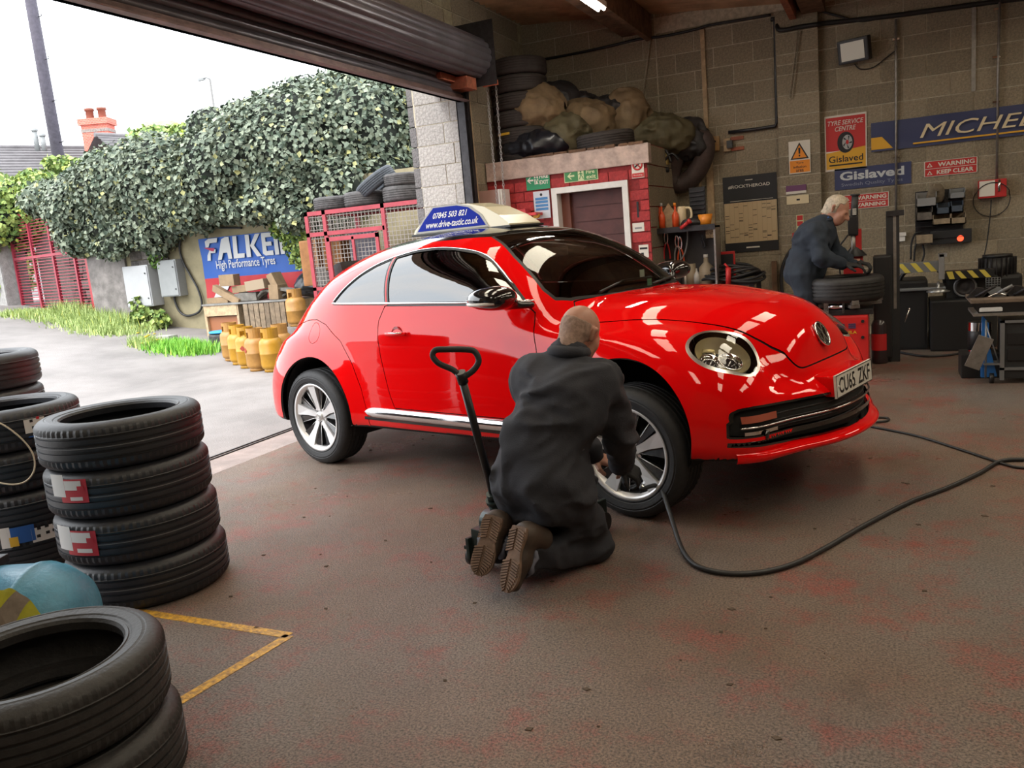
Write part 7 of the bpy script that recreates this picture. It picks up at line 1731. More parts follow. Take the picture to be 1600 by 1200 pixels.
sticker(988, 349, 1007, 361, p_wh, 'torn white sticker on the red pillar right of the doorway', HY-.010, [(.2, .8, .3, .5)], m_grey); sticker(998, 383, 1014, 402, p_wh, 'white sticker with small print low on the red pillar', HY-.010, [(.1, .9, .65, .8), (.2, .5, .15, .4)], p_blk)
single('slot', MB().box(hp_(994, 315)[0], hp_(997, 315)[0], HY-.006, HY+.0, hp_(995, 340)[2], hp_(995, 315)[2]), p_blk, 'narrow dark slot in the red pillar', 'slot')
a = hp_(760, 300); b = hp_(798, 345)
t = thing('wall_box', 'pale metal wall box with its door ajar at the left of the hut', 'box', ((a[0]+b[0])/2, HY-.02, b[2])); w = (b[0]-a[0])/2; h = a[2]-b[2]
MB().box(-w, w, -.22, .0, 0, h, bev=.008).obj('body', M('box_pink', (.42, .26, .22), .6), t); MB().box(w-.02, w, -.24, -.22, 0, h).box(w, w+.02, -.22, 0, 0, h).obj('edge', m_white, t)
a = hp_(800, 335); single('red_shelf', MB().box(a[0]-.05, hp_(848, 335)[0], HY-.22, HY-.01, a[2]-.04, a[2]-.01).box(a[0]-.02, a[0]+.25, HY-.2, HY-.04, a[2]-.008, a[2]+.04), p_red, 'red shelf below the blue notice', 'shelf'); p = hp_(838, 332, HY-.12); single('tape', MB().cyl((p[0], HY-.15, p[2]-.03), (p[0], HY-.09, p[2]-.03), .035), p_yel, 'yellow tape roll on the red shelf', 'tape')
# ---- on top of the hut: tyres and sacks
tz = HZ
for k, lb in enumerate(['lowest dusty tyre of the tall stack on the hut roof', 'second tyre from the bottom of the stack on the hut roof, with a yellow label', 'third tyre of the stack on the hut roof', 'fourth tyre of the stack on the hut roof', 'fifth tyre of the stack on the hut roof', 'topmost tyre of the stack on the hut roof']):
    t_ = tyre((-3.93+.01*(k % 2), 9.42, tz+.195*k), .33, .19, .2, m_rubdk, lb, 'tyres stacked on the hut')
    if k == 1: tl = t_
patch((tl.location.x, tl.location.y), .33, 779, 214, 796, 206, 'label', m_ly, tl)
tyre((at(945, 213, 'y', 9.35)[0], 9.38, tz+.02), .33, .19, .2, m_rubdk, 'single dusty tyre lying at the front of the hut roof', rot=(radians(3), radians(-2), 0))
m_sack = M('sack_brown', (.20, .135, .07), .75, noise=(5, .35)); m_sack2 = M('sack_dark', (.030, .028, .030), .5, noise=(6, .3)); m_sack3 = M('sack_olive', (.095, .078, .038), .7, noise=(5, .3)); m_sackb = M('sack_black', (.012, .013, .018), .3)
sacks = [((838, 172), 9.45, (.27, .30, .24), m_sack, 'large brown sack beside the tyre stack on the hut'), ((842, 228), 9.35, (.36, .28, .17), m_sackb, 'shiny black sack below the large brown one'), ((868, 162), 9.85, (.24, .25, .20), m_sack2, 'dark sack behind the large brown one'), ((812, 158), 9.75, (.2, .2, .16), M('sack_pale', (.22, .25, .24), .6), 'pale grey-green plastic bundle behind the brown sack'),
         ((888, 212), 9.45, (.22, .25, .19), m_sack3, 'olive sack left of the single tyre'), ((918, 190), 9.75, (.32, .3, .20), m_sack, 'wide brown sack in the middle of the hut roof'), ((905, 168), 10.05, (.2, .22, .15), m_sack2, 'dark sack at the back in the middle of the hut roof'), ((950, 180), 9.95, (.30, .28, .18), m_sack2, 'dark flattened sack behind the single tyre'), ((978, 180), 9.95, (.24, .26, .24), m_sack, 'brown sack with a pointed neck near the hut roof edge'),
         ((1028, 212), 10.05, (.34, .3, .20), m_sack3, 'big olive sack overhanging the right end of the hut roof'), ((1072, 218), 10.22, (.22, .18, .19), m_sack2, 'dark ribbed sack at the far right of the pile')]
for k, (uv, y, r, mt, lb) in enumerate(sacks):
    c = at(uv[0], uv[1], 'y', y); c[2] = max(c[2], tz+r[2]*.80) if uv[0] < 1000 else c[2]
    crumple('sack', lb, 'sack', c, (r[0]*1.28, r[1]*1.1, r[2]*1.22), mt, .042, 5.2, k*3.1, cell=.018, extra=(lambda g, d: np.maximum(d, tz+.004-g[..., 2])) if uv[0] < 1000 else None)
# hanging inner tube, yellow strap bag
pt = at(1070, 252, 'y', WY-.22)+np.array([.04, 0, 0]); tm = frame(tuple(pt), (.55, -.1, .8), (-.8, -.2, .55))
single('inner_tube', MB().tube(catmull([tm@Vector((.30*cos(a), .155*sin(a), .0)) for a in np.linspace(0, 2*pi, 16, endpoint=False)], 3, True), .115, 12, closed=True), M('inner_tube', (.075, .050, .045), .6, noise=(10, .35)), 'dusty brown inner tube hanging against the wall above the tool shelf', 'tube', loc=tuple(pt+np.array([0, 0, -.4])))
pt = at(1030, 243, 'y', 9.9); t = thing('strap_bag', 'yellow-backed black strap hanging off the corner of the hut roof', 'bag', (pt[0], 9.9, pt[2]-.12))
MB().box(-.11, .11, -.05, .05, .0, .18, bev=.03).obj('yellow_panel', M('panel_ochre', (.45, .33, .10), .6), t); MB().tube(catmull([(-.14, -.06, -.02), (-.13, -.07, .14), (-.03, -.07, .22), (.10, -.06, .16), (.15, -.06, .02)], 5), .018, 6).tube(catmull([(.05, -.06, .02), (.16, -.07, .12), (.24, -.06, .04)], 5), .015, 6).tube([(-.15, -.06, -.02), (.12, -.06, -.06)], .03, 6).obj('strap', m_black, t)
# ---- tool shelf on the back wall
SY = 9.38
def sp_(u, v, y=SY): return at(u, v, 'y', y)
a = sp_(1018, 357); b = sp_(1120, 350); sz = (a[2]+b[2])/2-.02
PY = 9.56
t = thing('tool_shelf', 'dark steel shelf crowded with tools beside the right corner of the hut', 'shelf', ((a[0]+b[0])/2, PY, 0)); w = (b[0]-a[0])/2
MB().box(-w, w, -.30, -.004, sz-.02, sz).obj('shelf_board', m_steel, t); MB().box(-w, w, -.02, -.004, .3, sz-.02).obj('pegboard', M('pegboard_dark', (.035, .03, .028), .8, noise=(5, .4)), t); MB().box(-w, w, -.31, -.295, sz-.04, sz+.02).obj('lip', m_steel, t)
for x in (-w, w-.02): MB().box(x, x+.02, -.30, -.004, 0, sz).obj('upright', m_cond, t)
ox_ = t.location.x
def tool(name, label, cat, mb, mat, group=None): return single(name, mb, mat, label, cat, group)
m_or = M('tool_orange', (.72, .09, .02), .35); m_or2 = M('tool_amber', (.75, .25, .02), .45)
def bottle(u, r, h, mat, name, label, cap=None, y=SY-.04):
    x = sp_(u, 350)[0]; z = sz; t = thing(name, label, 'bottle', (x, y, z)); MB().lathe([(0, 0), (r, 0), (r, h*.6), (r*.5, h*.75), (r*.35, h*.78), (r*.35, h), (0, h)], 20).obj('body', mat, t)
    if cap: MB().lathe([(0, h), (r*.42, h), (r*.42, h*1.14), (0, h*1.14)], 14).obj('cap', cap, t)
bottle(1036, .035, .26, m_or, 'spray_bottle', 'bright red-orange tapered bottle on the tool shelf, left of two', m_wp); bottle(1057, .038, .25, m_or, 'spray_bottle', 'second red-orange bottle on the tool shelf beside the cream jug handle', m_or2)
bottle(1027, .032, .15, M('jar_green', (.25, .32, .15), .4), 'jar', 'small green jar at the left end of the tool shelf', p_wh)
crumple('rag', 'crumpled red rag at the left end of the tool shelf', 'rag', (sp_(1026, 330)[0], SY+.02, sz+.20), (.05, .04, .07), m_or, .01, 14, 2, cell=.01)
x = sp_(1045, 340)[0]; single('wooden_block', MB().prism([(x-.06, sz), (x+.06, sz), (x+.06, sz+.20), (x, sz+.29), (x-.06, sz+.20)], -SY-.03, -SY+.0, Matrix(((1, 0, 0, 0), (0, 0, -1, 0), (0, 1, 0, 0), (0, 0, 0, 1)))), m_wood, 'pointed pale wooden block behind the orange bottles', 'block')
x = sp_(1064, 340)[0]; t = thing('jug', 'cream plastic jug with a round handle on the tool shelf', 'jug', (x, SY+.03, sz)); MB().lathe([(0, 0), (.05, 0), (.055, .2), (.045, .24), (0, .24)], 20).obj('body', p_cream, t); MB().tube(catmull([(.04, 0, .22), (.10, 0, .21), (.11, 0, .12), (.05, 0, .05)], 5), .013, 8).obj('handle', p_cream, t)
x = sp_(1085, 330)[0]; t = thing('louvre_vent', 'black louvred vent panel behind the tool shelf', 'vent', (x, PY+.04, sz+.02)); MB().box(-.09, .09, -.03, -.004, 0, .42, bev=.005).obj('frame', p_blk, t)
for k in range(8): MB().box(-.08, .08, -.05, -.03, .03+k*.048, .045+k*.048).obj('louvre', m_steel, t)
x = sp_(1103, 345)[0]; t = thing('tub', 'orange plastic tub at the right end of the tool shelf', 'tub', (x, SY-.03, sz)); MB().lathe([(0, 0), (.055, 0), (.08, .13), (.072, .13), (.05, .01), (0, .01)], 22).obj('body', m_or2, t)
crumple('glove_heap', 'heap of dark gloves on the middle of the tool shelf', 'gloves', (sp_(1083, 345)[0], SY-.04, sz+.05), (.12, .07, .05), m_sack2, .015, 14, 5, cell=.012)
x = sp_(1076, 352)[0]; single('torch', MB().cyl((x-.05, SY-.19, sz-.0), (x+.04, SY-.19, sz+.06), .02).cyl((x+.04, SY-.19, sz+.06), (x+.065, SY-.19, sz+.077), .027), p_red, 'red torch lying over the front lip of the tool shelf', 'torch')
def pliers(u, v, mat, label, ln=.2, rot=0., metal=True):
    c = sp_(u, v, PY-.06); t = thing('pliers', label, 'pliers', (c[0], PY-.06, c[2]-ln), 0, 'pliers under the tool shelf')
    for s in (-1, 1): MB().tube(catmull([(s*.035, 0, .0), (s*.03, 0, ln*.3), (s*.008, 0, ln*.55)], 5), .009, 7).obj('handle', mat, t); MB().tube(catmull([(-s*.008, 0, ln*.5), (-s*.020, 0, ln*.72), (-s*.005, 0, ln*1.)], 5), [.010]*10+[.004], 6).obj('jaw', m_chrome, t)
pliers(1040, 358, p_red, 'red-handled pliers hanging far left under the tool shelf', .34); pliers(1057, 366, m_grey, 'grey pliers second from the left under the tool shelf', .30); pliers(1062, 368, m_or, 'orange-handled pliers hanging third from the left under the tool shelf', .32)
single('pincers', MB().tube(catmull([tuple(sp_(u, v, PY-.07)) for u, v in ((1097, 366), (1099, 376), (1102, 384), (1099, 386), (1096, 376))], 4), .008, 6), m_steel, 'dark hooked tool hanging at the right under the tool shelf', 'tool')
single('hose_loop', MB().tube(catmull([tuple(sp_(u, v, PY-.08)) for u, v in ((1074, 358), (1074, 375), (1070, 395), (1062, 407), (1052, 410))], 5), .009, 6), m_grey, 'grey hose looping down under the tool shelf', 'hose')
single('carton', MB().box(sp_(1100, 350)[0], sp_(1119, 350)[0], PY-.12, PY-.03, sp_(1110, 372)[2], sp_(1110, 357)[2], bev=.006), M('carton_print', (.40, .28, .15), .8, noise=(50, .7)), 'cream carton with dark print under the right end of the tool shelf', 'carton')
# ---- cluttered bench behind the bonnet
GY = 9.55
def bp_(u, v, y=GY): return at(u, v, 'y', y)
a = bp_(1045, 441); b = bp_(1180, 441); tzb = a[2]-.04
t = thing('work_table', 'dark work table behind the bonnet, full of bottles and tools', 'table', ((a[0]+b[0])/2, GY+.2, 0)); w = (b[0]-a[0])/2
MB().box(-w, w, -.3, .35, tzb-.04, tzb).obj('top', m_steel, t)
for x in (-w+.03, w-.03):
    for y in (-.26, .30): MB().box(x-.025, x+.025, y-.025, y+.025, 0, tzb-.04).obj('leg', m_steel, t)
def bt(u, v, r, mat, label, name='bottle', neck=True, capm=None):
    p = bp_(u, v); h = max(.06, p[2]-tzb); t = thing(name, label, name.split('_')[-1], (p[0], GY, tzb)); MB().lathe(([(0, 0), (r, 0), (r, h*.62), (r*.35, h*.82), (r*.3, h), (0, h)] if neck else [(0, 0), (r, 0), (r, h), (0, h)]), 18).obj('body', mat, t)
    if capm: MB().lathe([(0, h), (r*.34, h), (r*.34, h*1.12), (0, h*1.12)], 12).obj('cap', capm, t)
m_btan = M('bottle_tan', (.34, .27, .18), .5); m_clear = M('bottle_pale', (.45, .42, .38), .2, coat=1.)
bt(1103, 402, .085, m_btan, 'large tan oil bottle in the middle of the work table', capm=p_wh); bt(1088, 419, .05, m_clear, 'pale clear bottle left of the tan oil bottle', 'bottle'); bt(1077, 428, .03, m_chrome, 'shiny metal can at the left of the work table', 'tin_can', False); bt(1072, 424, .028, p_wh, 'thin white tube standing on the work table', 'tube', False); bt(1079, 412, .06, m_btan, 'small tan pot at the back of the work table', 'pot', False); bt(1058, 425, .06, m_sack2, 'dark jar at the left end of the work table', 'jar', False)
crumple('rag', 'dark oily rag on the left of the work table', 'rag', bp_(1066, 425, GY+.15), (.13, .1, .07), m_sack2, .02, 9, 8, cell=.014)
p = bp_(1132, 438, GY+.15); t = thing('battery_charger', 'red box charger with a dark screen on the work table', 'charger', (p[0], GY+.2, tzb)); h = bp_(1132, 393, GY+.1)[2]-tzb
MB().box(-.26, .08, -.1, .1, 0, h*.9, bev=.01).obj('body', M('charger_red', (.22, .012, .012), .5), t); MB().box(-.06, .14, -.13, -.10, 0, h, bev=.008).obj('front_frame', p_red, t); MB().box(-.04, .12, -.136, -.13, .03, h-.03).obj('screen', p_blk, t)
cc_ = thing('hose_coil', 'heap of coiled black hose on the right of the work table', 'hose', (bp_(1145, 430)[0], GY, tzb))
mb = MB()
for k in range(6):
    r = .33-.02*k; mb.tube([(r*1.05*cos(a)+.02*sin(k*2), r*.6*sin(a), .03+k*.027+.03*sin(a*2+k)) for a in np.linspace(0, 2*pi, 30, endpoint=False)], .017, 6, closed=True)
mb.obj('coils', m_hose, cc_, kind='stuff')
single('grease_gun', MB().cyl(tuple(bp_(1138, 444, GY-.22)), tuple(bp_(1138, 418, GY-.22)), .03).cyl(tuple(bp_(1138, 418, GY-.22)), tuple(bp_(1132, 412, GY-.22)), .012), p_red, 'red upright grease gun in front of the hose coil', 'tool')
single('hanging_hose', MB().tube(catmull([tuple(at(u, v, 'y', WY-.15)) for u, v in ((1238, 388), (1230, 400), (1222, 420), (1221, 445), (1225, 470))], 5), .02, 8), m_hose, 'black hose hanging beside the standing man', 'hose')
single('timber_post', MB().box(at(1210, 430, 'y', WY-.1)[0]-.03, at(1210, 430, 'y', WY-.1)[0]+.03, WY-.1, WY-.05, 0, at(1210, 408, 'y', WY-.1)[2]), m_timber, 'short dark timber post leaning on the back wall', 'post')
# ================================================================ tyre changer and the machines along the back wall
YC = 8.0
q = lambda u, v, y=YC: at(u, v, 'y', y)
tc = q(1321, 452, 8.0); tzt = q(1321, 440, 7.72)[2]
tcz = q(1321, 474, 7.70)[2]
tyre((tc[0], YC, tcz), .32, .215, .2, m_rubb2, 'worn tyre on the tyre changer under the standing man\'s hands', n=96)
tch = thing('tyre_changer', 'tyre changer with a bright red AQUILA cabinet, clamp table and tall black column', 'tyre changer', (tc[0], YC+.1, 0))
ox, oy = tc[0], YC+.1
cx0 = q(1292, 520, 7.75)[0]-.12; cx1 = q(1357, 520, 7.75)[0]; cz1 = q(1330, 493, 7.75)[2]
MB().box(cx0-ox, cx1-ox, 7.75-oy, 8.35-oy, .02, cz1, bev=.02).obj('cabinet', M('machine_red', (.62, .02, .02), .35, coat=.3), tch)
for u, v in ((1348, 502), (1348, 527)): p = q(u, v, 7.745); MB().cyl((p[0]-ox, 7.735-oy, p[2]), (p[0]-ox, 7.75-oy, p[2]), .014).obj('bolt', m_black, tch)
p = q(1312, 523, 7.745); text_mb('AQUILA', .155, .032, frame((q(1309, 524, 7.745)[0]-ox, 7.745-oy, p[2]), (1, 0, 0), (0, 0, 1)), .002, bold=.02).obj('lettering', p_yel, tch)
p = q(1313, 511, 7.745); lg = MB()
for s in (-1, 1):
    for k in range(3): lg.box(p[0]-ox+.05+s*.015+(0 if s > 0 else -.06), p[0]-ox+.05+s*.075-(0 if s < 0 else 0) if s > 0 else p[0]-ox+.05-s*.0-.015, 7.743-oy, 7.746-oy, p[2]-.015+k*.016, p[2]-.005+k*.016)
lg.obj('emblem', p_navy, tch, label='dark winged emblem')
MB().box(cx0-ox+.02, cx1-ox+.04, 7.78-oy, 8.3-oy, cz1, cz1+.05, bev=.008).obj('deck', m_steel, tch)
MB().cyl((0, -.1, cz1+.03), (0, -.1, tcz-.05), .10, n=24).obj('spindle', m_steel, tch)
for k in range(4):
    a = k*pi/2+.3; m = Matrix.Translation((0, -.1, tcz-.03))@Matrix.Rotation(a, 4, 'Z'); MB().box(.0, .30, -.04, .04, -.02, .01, m, bev=.004).box(.24, .31, -.03, .03, .01, .05, m, bev=.004).obj('clamp_arm', m_cond, tch)
p = q(1304, 480, 7.75); MB().cyl((p[0]-ox-.05, -.30, p[2]), (p[0]-ox+.06, -.30, p[2]), .025).box(p[0]-ox-.09, p[0]-ox-.05, -.33, -.27, p[2]-.05, p[2]+.05).box(p[0]-ox+.06, p[0]-ox+.08, -.34, -.26, p[2]-.06, p[2]+.06).obj('pneumatic_cylinder', m_chrome, tch)
c0_ = q(1384, 330, 8.5); c1_ = q(1405, 330, 8.5)
MB().box(c0_[0]-ox, c1_[0]-ox, 8.45-oy, 8.62-oy, .0, c0_[2]+.0, bev=.006).obj('column', M('column_black', (.022, .023, .026), .45), tch); MB().box(c0_[0]-ox+.06, c0_[0]-ox+.085, 8.44-oy, 8.45-oy, .5, c0_[2]-.02).obj('column_edge', m_cond, tch); MB().box(c0_[0]-ox+.01, c1_[0]-ox+.04, 8.43-oy, 8.64-oy, c0_[2]-.05, c0_[2]).obj('column_cap', m_steel, tch)
a0 = q(1364, 400, 8.4); a1 = q(1386, 400, 8.4); MB().box(a0[0]-ox, a1[0]-ox+.04, 8.35-oy, 8.6-oy, .05, a0[2], bev=.02).obj('rear_housing', m_black, tch)
# upright helper arm behind the tyre
ha = thing('helper_arm', 'red upright helper arm with a black grip rising behind the tyre on the changer', 'arm', (q(1336, 420, 8.42)[0], 8.42, q(1336, 430, 8.42)[2]-.1))
hz = lambda v: q(1336, v, 8.42)[2]-ha.location.z; hx_ = lambda u, v: q(u, v, 8.42)[0]-ha.location.x
MB().box(-.10, .07, -.04, .05, -.2, hz(399), bev=.01).obj('red_base', p_red, ha); MB().box(.0, .06, -.03, .04, hz(399), hz(358), bev=.008).obj('red_post', p_red, ha)
MB().lathe([(.11, hz(400)), (.03, hz(385)), (.03, hz(378))], 16).obj('black_cone', m_black, ha); MB().cyl((-.01, -.03, hz(400)), (-.01, -.03, hz(366)), .02).obj('shaft', m_cond, ha)
MB().box(-.055, .035, -.06, .04, hz(368), hz(336), bev=.02).obj('black_head', m_black, ha); MB().cyl((.0, -.03, hz(338)), (.012, -.03, hz(305)), .034, .030, n=12).cyl((.012, -.03, hz(306)), (.013, -.03, hz(303)), .042, n=12).obj('grip', M('grip_black', (.03, .03, .03), .6, bump=(60, .5)), ha)
for k in range(5): MB().box(-.012, .022, -.066, -.062, hz(336)+.012*k+.004, hz(336)+.012*k+.010).obj('white_mark', p_wh, ha)
MB().tube(catmull([(-.10, 0, -.15), (-.14, -.02, hz(395)), (-.08, -.03, hz(372)), (-.05, -.02, hz(366))], 5), .008, 5).obj('air_tube', m_black, ha)
# gas cylinder
p = at(1375, 567, 'z', 0); t = thing('gas_cylinder', 'black and red upright cylinder standing right of the red cabinet', 'cylinder', (p[0], p[1], 0)); h = at(1375, 492, 'y', p[1])[2]
MB().lathe([(0, 0), (.068, 0), (.072, .02), (.072, h*.80), (.055, h*.90), (.02, h*.93), (.02, h), (0, h)], 28).obj('body', M('cylinder_dark', (.03, .02, .022), .3, coat=.4), t); MB().lathe([(.0735, h*.28), (.0735, h*.62)], 28).obj('red_label', p_red, t); MB().cyl((0, 0, h-.02), (0, 0, h+.03), .022).obj('valve', m_chrome, t)
# striped tables / arms
YA = 9.0
m_ag = M('arm_grey', (.22, .23, .24), .4, .4); 
def striped(name, label, u0, v0, u1, v1, y, base, dy=.12):
    a = at(u0, v0, 'y', y); b = at(u1, v1, 'y', y); t = bpy.data.objects.new('striped_arm', None); COL.objects.link(t); t.parent = wbz; t['label'] = label; t.location = ((a[0]+b[0])/2-wbz.location.x, y-9.3, b[2]); w = (b[0]-a[0])/2; h = a[2]-b[2]
    MB().box(-w, w, 0, dy, 0, h, bev=.004).obj('bar', base, t)
    n = 4
    for k in range(n):
        x = -w+.03+2*w*k/n; d = h*.9; MB().prism([(x, .004), (x+w/n*.9, .004), (x+w/n*.9+(-d*.8 if 1 else 0), h-.004), (x-d*.8, h-.004)] if x-d*.8 > -w else [(x, .004), (x+w/n*.9, .004), (x+w/n*.5, h-.004), (-w+.002, h-.004)], 0, .002, frame((0, -.001, 0), (1, 0, 0), (0, 0, 1))).obj('yellow_stripe', M('stripe_yellow', (.62, .50, .08), .5), t)
    return t
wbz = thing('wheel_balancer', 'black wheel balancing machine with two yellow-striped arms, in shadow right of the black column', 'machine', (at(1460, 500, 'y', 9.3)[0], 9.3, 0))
wx = wbz.location.x
s1 = striped('balancer_arm', 'grey arm with yellow stripes right of the black column', 1389, 413, 1470, 424, YA, m_ag)
s2_ = striped('balancer_arm', 'black arm with yellow stripes near the electric motor', 1478, 424, 1554, 433, YA+.05, m_black)
a = at(1472, 396, 'y', YA-.05); b = at(1472, 436, 'y', YA-.05)
single('upright_plate', MB().box(a[0]-.03, a[0]+.02, YA-.09, YA-.05, b[2], a[2], bev=.005).box(a[0]-.03, a[0]+.04, YA-.09, YA+.05, a[2]-.03, a[2]), M('plate_grey', (.42, .44, .46), .35, .7), 'bright grey steel plate standing between the two striped arms', 'plate')
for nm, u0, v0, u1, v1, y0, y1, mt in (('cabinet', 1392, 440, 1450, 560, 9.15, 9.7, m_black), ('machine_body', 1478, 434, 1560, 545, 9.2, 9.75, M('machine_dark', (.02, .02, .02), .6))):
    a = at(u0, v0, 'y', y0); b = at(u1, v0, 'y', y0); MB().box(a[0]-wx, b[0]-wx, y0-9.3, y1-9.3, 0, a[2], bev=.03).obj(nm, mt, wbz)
a = at(1392, 452, 'y', 9.1); b = at(1478, 452, 'y', 9.1); MB().box(a[0]-wx, b[0]-wx, -.2, .3, a[2]-.03, a[2], bev=.01).obj('tray', m_ag, wbz)
a = at(1440, 425, 'y', 9.25); MB().tube([(a[0]-wx+.21*cos(k), -.05, a[2]-.14+.21*sin(k)) for k in np.linspace(.1, pi-.1, 16)], .02, 6).obj('wheel_guard', m_black, wbz)
p = at(1466, 456, 'y', 8.95); t = thing('centring_dish', 'grey metal dish on a short spindle below the grey striped arm', 'dish', (p[0], 8.95, p[2]-.0)); MB().lathe([(0, .02), (.10, .0), (.105, .006), (.02, .035), (.012, .04), (.012, .10), (0, .10)], 28).obj('dish', M('dish_grey', (.40, .41, .42), .3, .8), t)
p = at(1508, 448, 'y', 9.12); t = thing('balancer_hub', 'dark round hub below the black striped arm', 'hub', (p[0], 9.15, p[2])); MB().lathe([(.09, -.06), (.09, .02), (.075, .04), (.06, .02), (.03, .03), (0, .03)], 28, frame((0, 0, 0), (1, 0, 0), (0, 0, 1))).obj('disc', m_steel, t); MB().tube([(.092*cos(k), -.02, .092*sin(k)) for k in np.linspace(0, 2*pi, 24, endpoint=False)], .012, 6, closed=True).obj('rim', m_ag, t)
p = at(1560, 432, 'y', 9.3); t = thing('electric_motor', 'black finned electric motor on the machine at the right', 'motor', (p[0], 9.4, p[2]-.18)); MB().cyl((0, -.0, .16), (0, .0, .36), .15, n=28).cyl((0, 0, .36), (0, 0, .39), .13, n=28).box(-.12, .2, -.15, .15, -.0, .2, bev=.04).obj('body', m_black, t)
for k in range(22):
    a = 2*pi*k/22; MB().box(.148, .165, -.005, .005, .18, .36, Matrix.Rotation(a, 4, 'Z')).obj('cooling_fin', m_steel, t)
p = at(1551, 443, 'y', 9.1); bk = MB()
for k in range(6): bk.tube([(p[0]-.06+.024*k, 9.05, p[2]-.05), (p[0]-.06+.024*k, 9.05, p[2]+.06)], .003, 4); bk.tube([(p[0]-.06, 9.05, p[2]-.05+.022*k), (p[0]+.06, 9.05, p[2]-.05+.022*k)], .003, 4)
bk.tube([(p[0], 9.05, p[2]-.05), (p[0], 9.2, p[2]-.05)], .004, 4)
single('wire_basket', bk, m_ag, 'small wire basket under the right end of the black striped arm', 'basket')
lv = [tuple(at(u, v, 'y', 8.55)) for u, v in ((1421, 483), (1413, 503))]; t = thing('pedal_lever', 'thin bright lever with a ball end in the shadow beside the changer', 'lever', tuple(at(1395, 540, 'y', 8.55)))
MB().cyl(lv[0], lv[1], .008).lathe([(0, -.014), (.014, 0), (0, .014)], 10, Matrix.Translation(lv[0])).obj('lever', m_chrome, t, world=True); MB().tube(catmull([tuple(at(u, v, 'y', 8.55)) for u, v in ((1406, 506), (1398, 511), (1393, 520), (1391, 540))], 5), .007, 6).obj('rod', m_cond, t, world=True)
single('floor_hose', MB().tube(catmull([g(u, v, .012) for u, v in ((1395, 548), (1440, 556), (1480, 555), (1510, 550))], 6), .012, 6), m_hose, 'dark hose lying on the floor in front of the balancing machine', 'hose')
# low black cabinet under the balancing machine
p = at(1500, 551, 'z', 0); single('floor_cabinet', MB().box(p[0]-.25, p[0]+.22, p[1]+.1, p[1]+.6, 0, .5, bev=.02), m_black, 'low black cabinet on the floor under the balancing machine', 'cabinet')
# ---- tool trolley at the right edge
YT = 7.35
tr_ = thing('tool_trolley', 'dark tool trolley with a brown top tray and blue side panel at the right edge', 'trolley', (at(1590, 540, 'y', YT)[0], YT, 0)); tx_ = tr_.location.x
tq = lambda u, v, y=YT: at(u, v, 'y', y)
a = tq(1516, 468); 
MB().box(a[0]-tx_, 1.62-tx_, -.05, .45, a[2]-.03, a[2], bev=.006).obj('top_tray', M('tray_brown', (.17, .125, .09), .7, noise=(9, .4)), tr_)
MB().add([(a[0]-tx_, -.05, a[2]-.03), (1.6-tx_, -.05, a[2]-.03), (1.6-tx_, -.02, a[2]-.13), (a[0]-tx_+.07, -.02, a[2]-.13)], [(0, 1, 2, 3)]).obj('tray_skirt', m_black, tr_)
b = tq(1529, 487); c_ = tq(1566, 476); MB().box(b[0]-tx_, c_[0]-tx_, -.04, .2, b[2], c_[2], bev=.012).obj('paper_roll', M('paper_white', (.72, .74, .76), .6, bump=(60, .8)), tr_, label='white paper roll in a tray')
MB().box(b[0]-tx_-.04, 1.6-tx_, -.06, .42, b[2]-.03, b[2]-.01).obj('middle_tray', m_cond, tr_)
f0 = tq(1562, 500); f1 = tq(1562, 604)
MB().box(f0[0]-tx_, f0[0]-tx_+.03, -.05, -.02, .03, f0[2]).box(f0[0]-tx_, 1.6-tx_, -.05, -.03, f0[2]-.02, f0[2]).box(f0[0]-tx_, 1.6-tx_, -.05, -.03, tq(1562, 575)[2]-.01, tq(1562, 575)[2]+.01).obj('front_frame', m_ag, tr_)
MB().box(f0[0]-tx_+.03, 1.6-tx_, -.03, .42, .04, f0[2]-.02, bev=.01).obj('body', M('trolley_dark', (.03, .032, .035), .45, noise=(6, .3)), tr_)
for v in (527, 552): z = tq(1590, v)[2]; MB().box(f0[0]-tx_+.05, 1.6-tx_, -.045, -.03, z-.05, z+.04, bev=.004).obj('drawer', m_black, tr_)
MB().prism([(tq(1533, 590)[0]-tx_, tq(1533, 590)[2]), (tq(1558, 590)[0]-tx_, tq(1558, 588)[2]), (tq(1546, 540)[0]-tx_, tq(1546, 540)[2]), (tq(1545, 505)[0]-tx_, tq(1545, 505)[2]), (tq(1535, 492)[0]-tx_, tq(1535, 492)[2]), (tq(1534, 530)[0]-tx_, tq(1534, 530)[2])], .0, .05, Matrix(((1, 0, 0, 0), (0, 0, 1, 0), (0, 1, 0, 0), (0, 0, 0, 1)))).obj('blue_panel', M('panel_blue', (.02, .16, .50), .4), tr_)
MB().cyl((tq(1540, 540)[0]-tx_, -.02, tq(1540, 590)[2]), (tq(1540, 540)[0]-tx_, -.02, tq(1540, 500)[2]), .008).cyl((tq(1541, 510)[0]-tx_, -.03, tq(1541, 510)[2]), (tq(1560, 566)[0]-tx_, -.03, tq(1560, 566)[2]), .005).box(tq(1536, 568)[0]-tx_, f0[0]-tx_, -.05, .1, tq(1536, 568)[2]-.006, tq(1536, 568)[2]+.006).obj('side_bracket', m_ag, tr_)
for x in (f0[0]-tx_-.05, f0[0]-tx_+.35):
    MB().cyl((x-.015, .0, .04), (x+.015, .0, .04), .04, n=18).obj('castor', m_black, tr_)
al_ = tq(1512, 552, 7.6); ah = tq(1512, 505, 7.6); t = thing('paint_tin', 'silver tin with dark middle band left of the tool trolley', 'tin', (al_[0]+.09, 7.68, al_[2])); hh = ah[2]-al_[2]
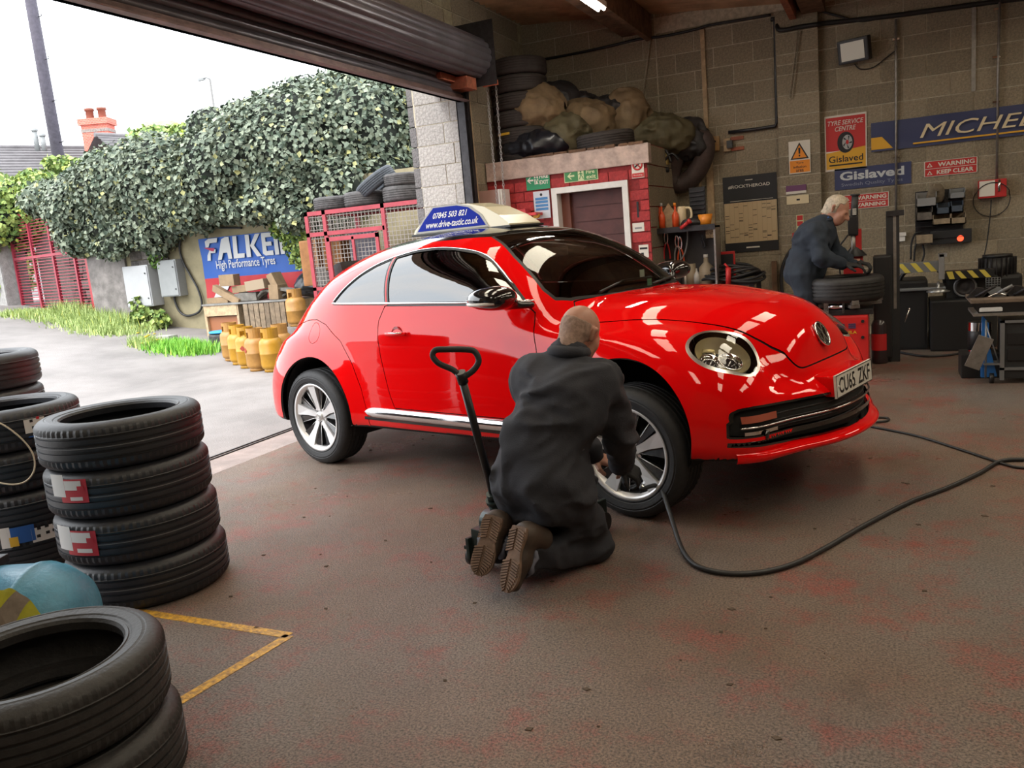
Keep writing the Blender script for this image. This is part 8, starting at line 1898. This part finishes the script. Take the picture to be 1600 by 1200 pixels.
MB().lathe([(0, 0), (.085, 0), (.085, hh), (0, hh)], 24).obj('body', m_black, t); MB().lathe([(.087, hh*.72), (.087, hh)], 24).obj('silver_band', m_chrome, t); MB().lathe([(.087, 0), (.087, hh*.08)], 24).obj('silver_band', m_chrome, t)
single('crate', MB().box(t.location.x-.14, t.location.x+.14, 7.55, 7.85, 0, al_[2], bev=.01), m_black, 'black crate supporting the silver tin', 'crate')
p = tq(1529, 550, 7.3); m = Matrix.Translation((p[0], 7.27, p[2]))@Matrix.Rotation(radians(22), 4, 'Y'); single('slanted_board', MB().box(-.055, .055, -.01, .01, -.13, .13, m, bev=.003), m_cond, 'grey slanted plate leaning on the side of the tool trolley', 'plate')
tz_ = a[2]
for k, (u, lb) in enumerate(((1530, 'dark iron bracket at the left end of the trolley tray'), (1556, 'twisted grey clamp in the middle of the trolley tray'), (1590, 'dark iron bracket at the right edge on the trolley tray'))):
    p = tq(u, 460, YT+.15); mb = MB(); mb.prism([(-.09, 0), (.09, 0), (.03, .07), (-.02, .08)], -.03, .03, Matrix(((1, 0, 0, p[0]), (0, 0, 1, YT+.15), (0, 1, 0, tz_), (0, 0, 0, 1))))
    mb.cyl((p[0]-.03, YT+.1, tz_+.01), (p[0]+.10, YT+.05, tz_+.09), .012); single('bracket', mb, m_steel if k != 1 else m_ag, lb, 'bracket')
single('spanner', MB().tube(catmull([(tq(1545, 466)[0], YT+.05, tz_+.008), (tq(1560, 462)[0], YT+.08, tz_+.03), (tq(1575, 466)[0], YT+.1, tz_+.01)], 5), .007, 6), m_chrome, 'bright bent spanner on the trolley tray', 'spanner')
# bottom-left scrap: leaf litter specks on the floor
lt = MB(); rs = random.Random(9)
for k in range(120):
    x = rs.uniform(-3.5, 1.6); y = rs.uniform(1.6, 8.2); s = rs.uniform(.004, .012); a = rs.uniform(0, 6); lt.prism([(x+s*cos(a+i*1.6)*(1+.5*(i % 2)), y+s*sin(a+i*1.6)) for i in range(4)], 0, .003)
lt.obj('grit', M('grit', (.10, .07, .05), .9), floor, kind='stuff')
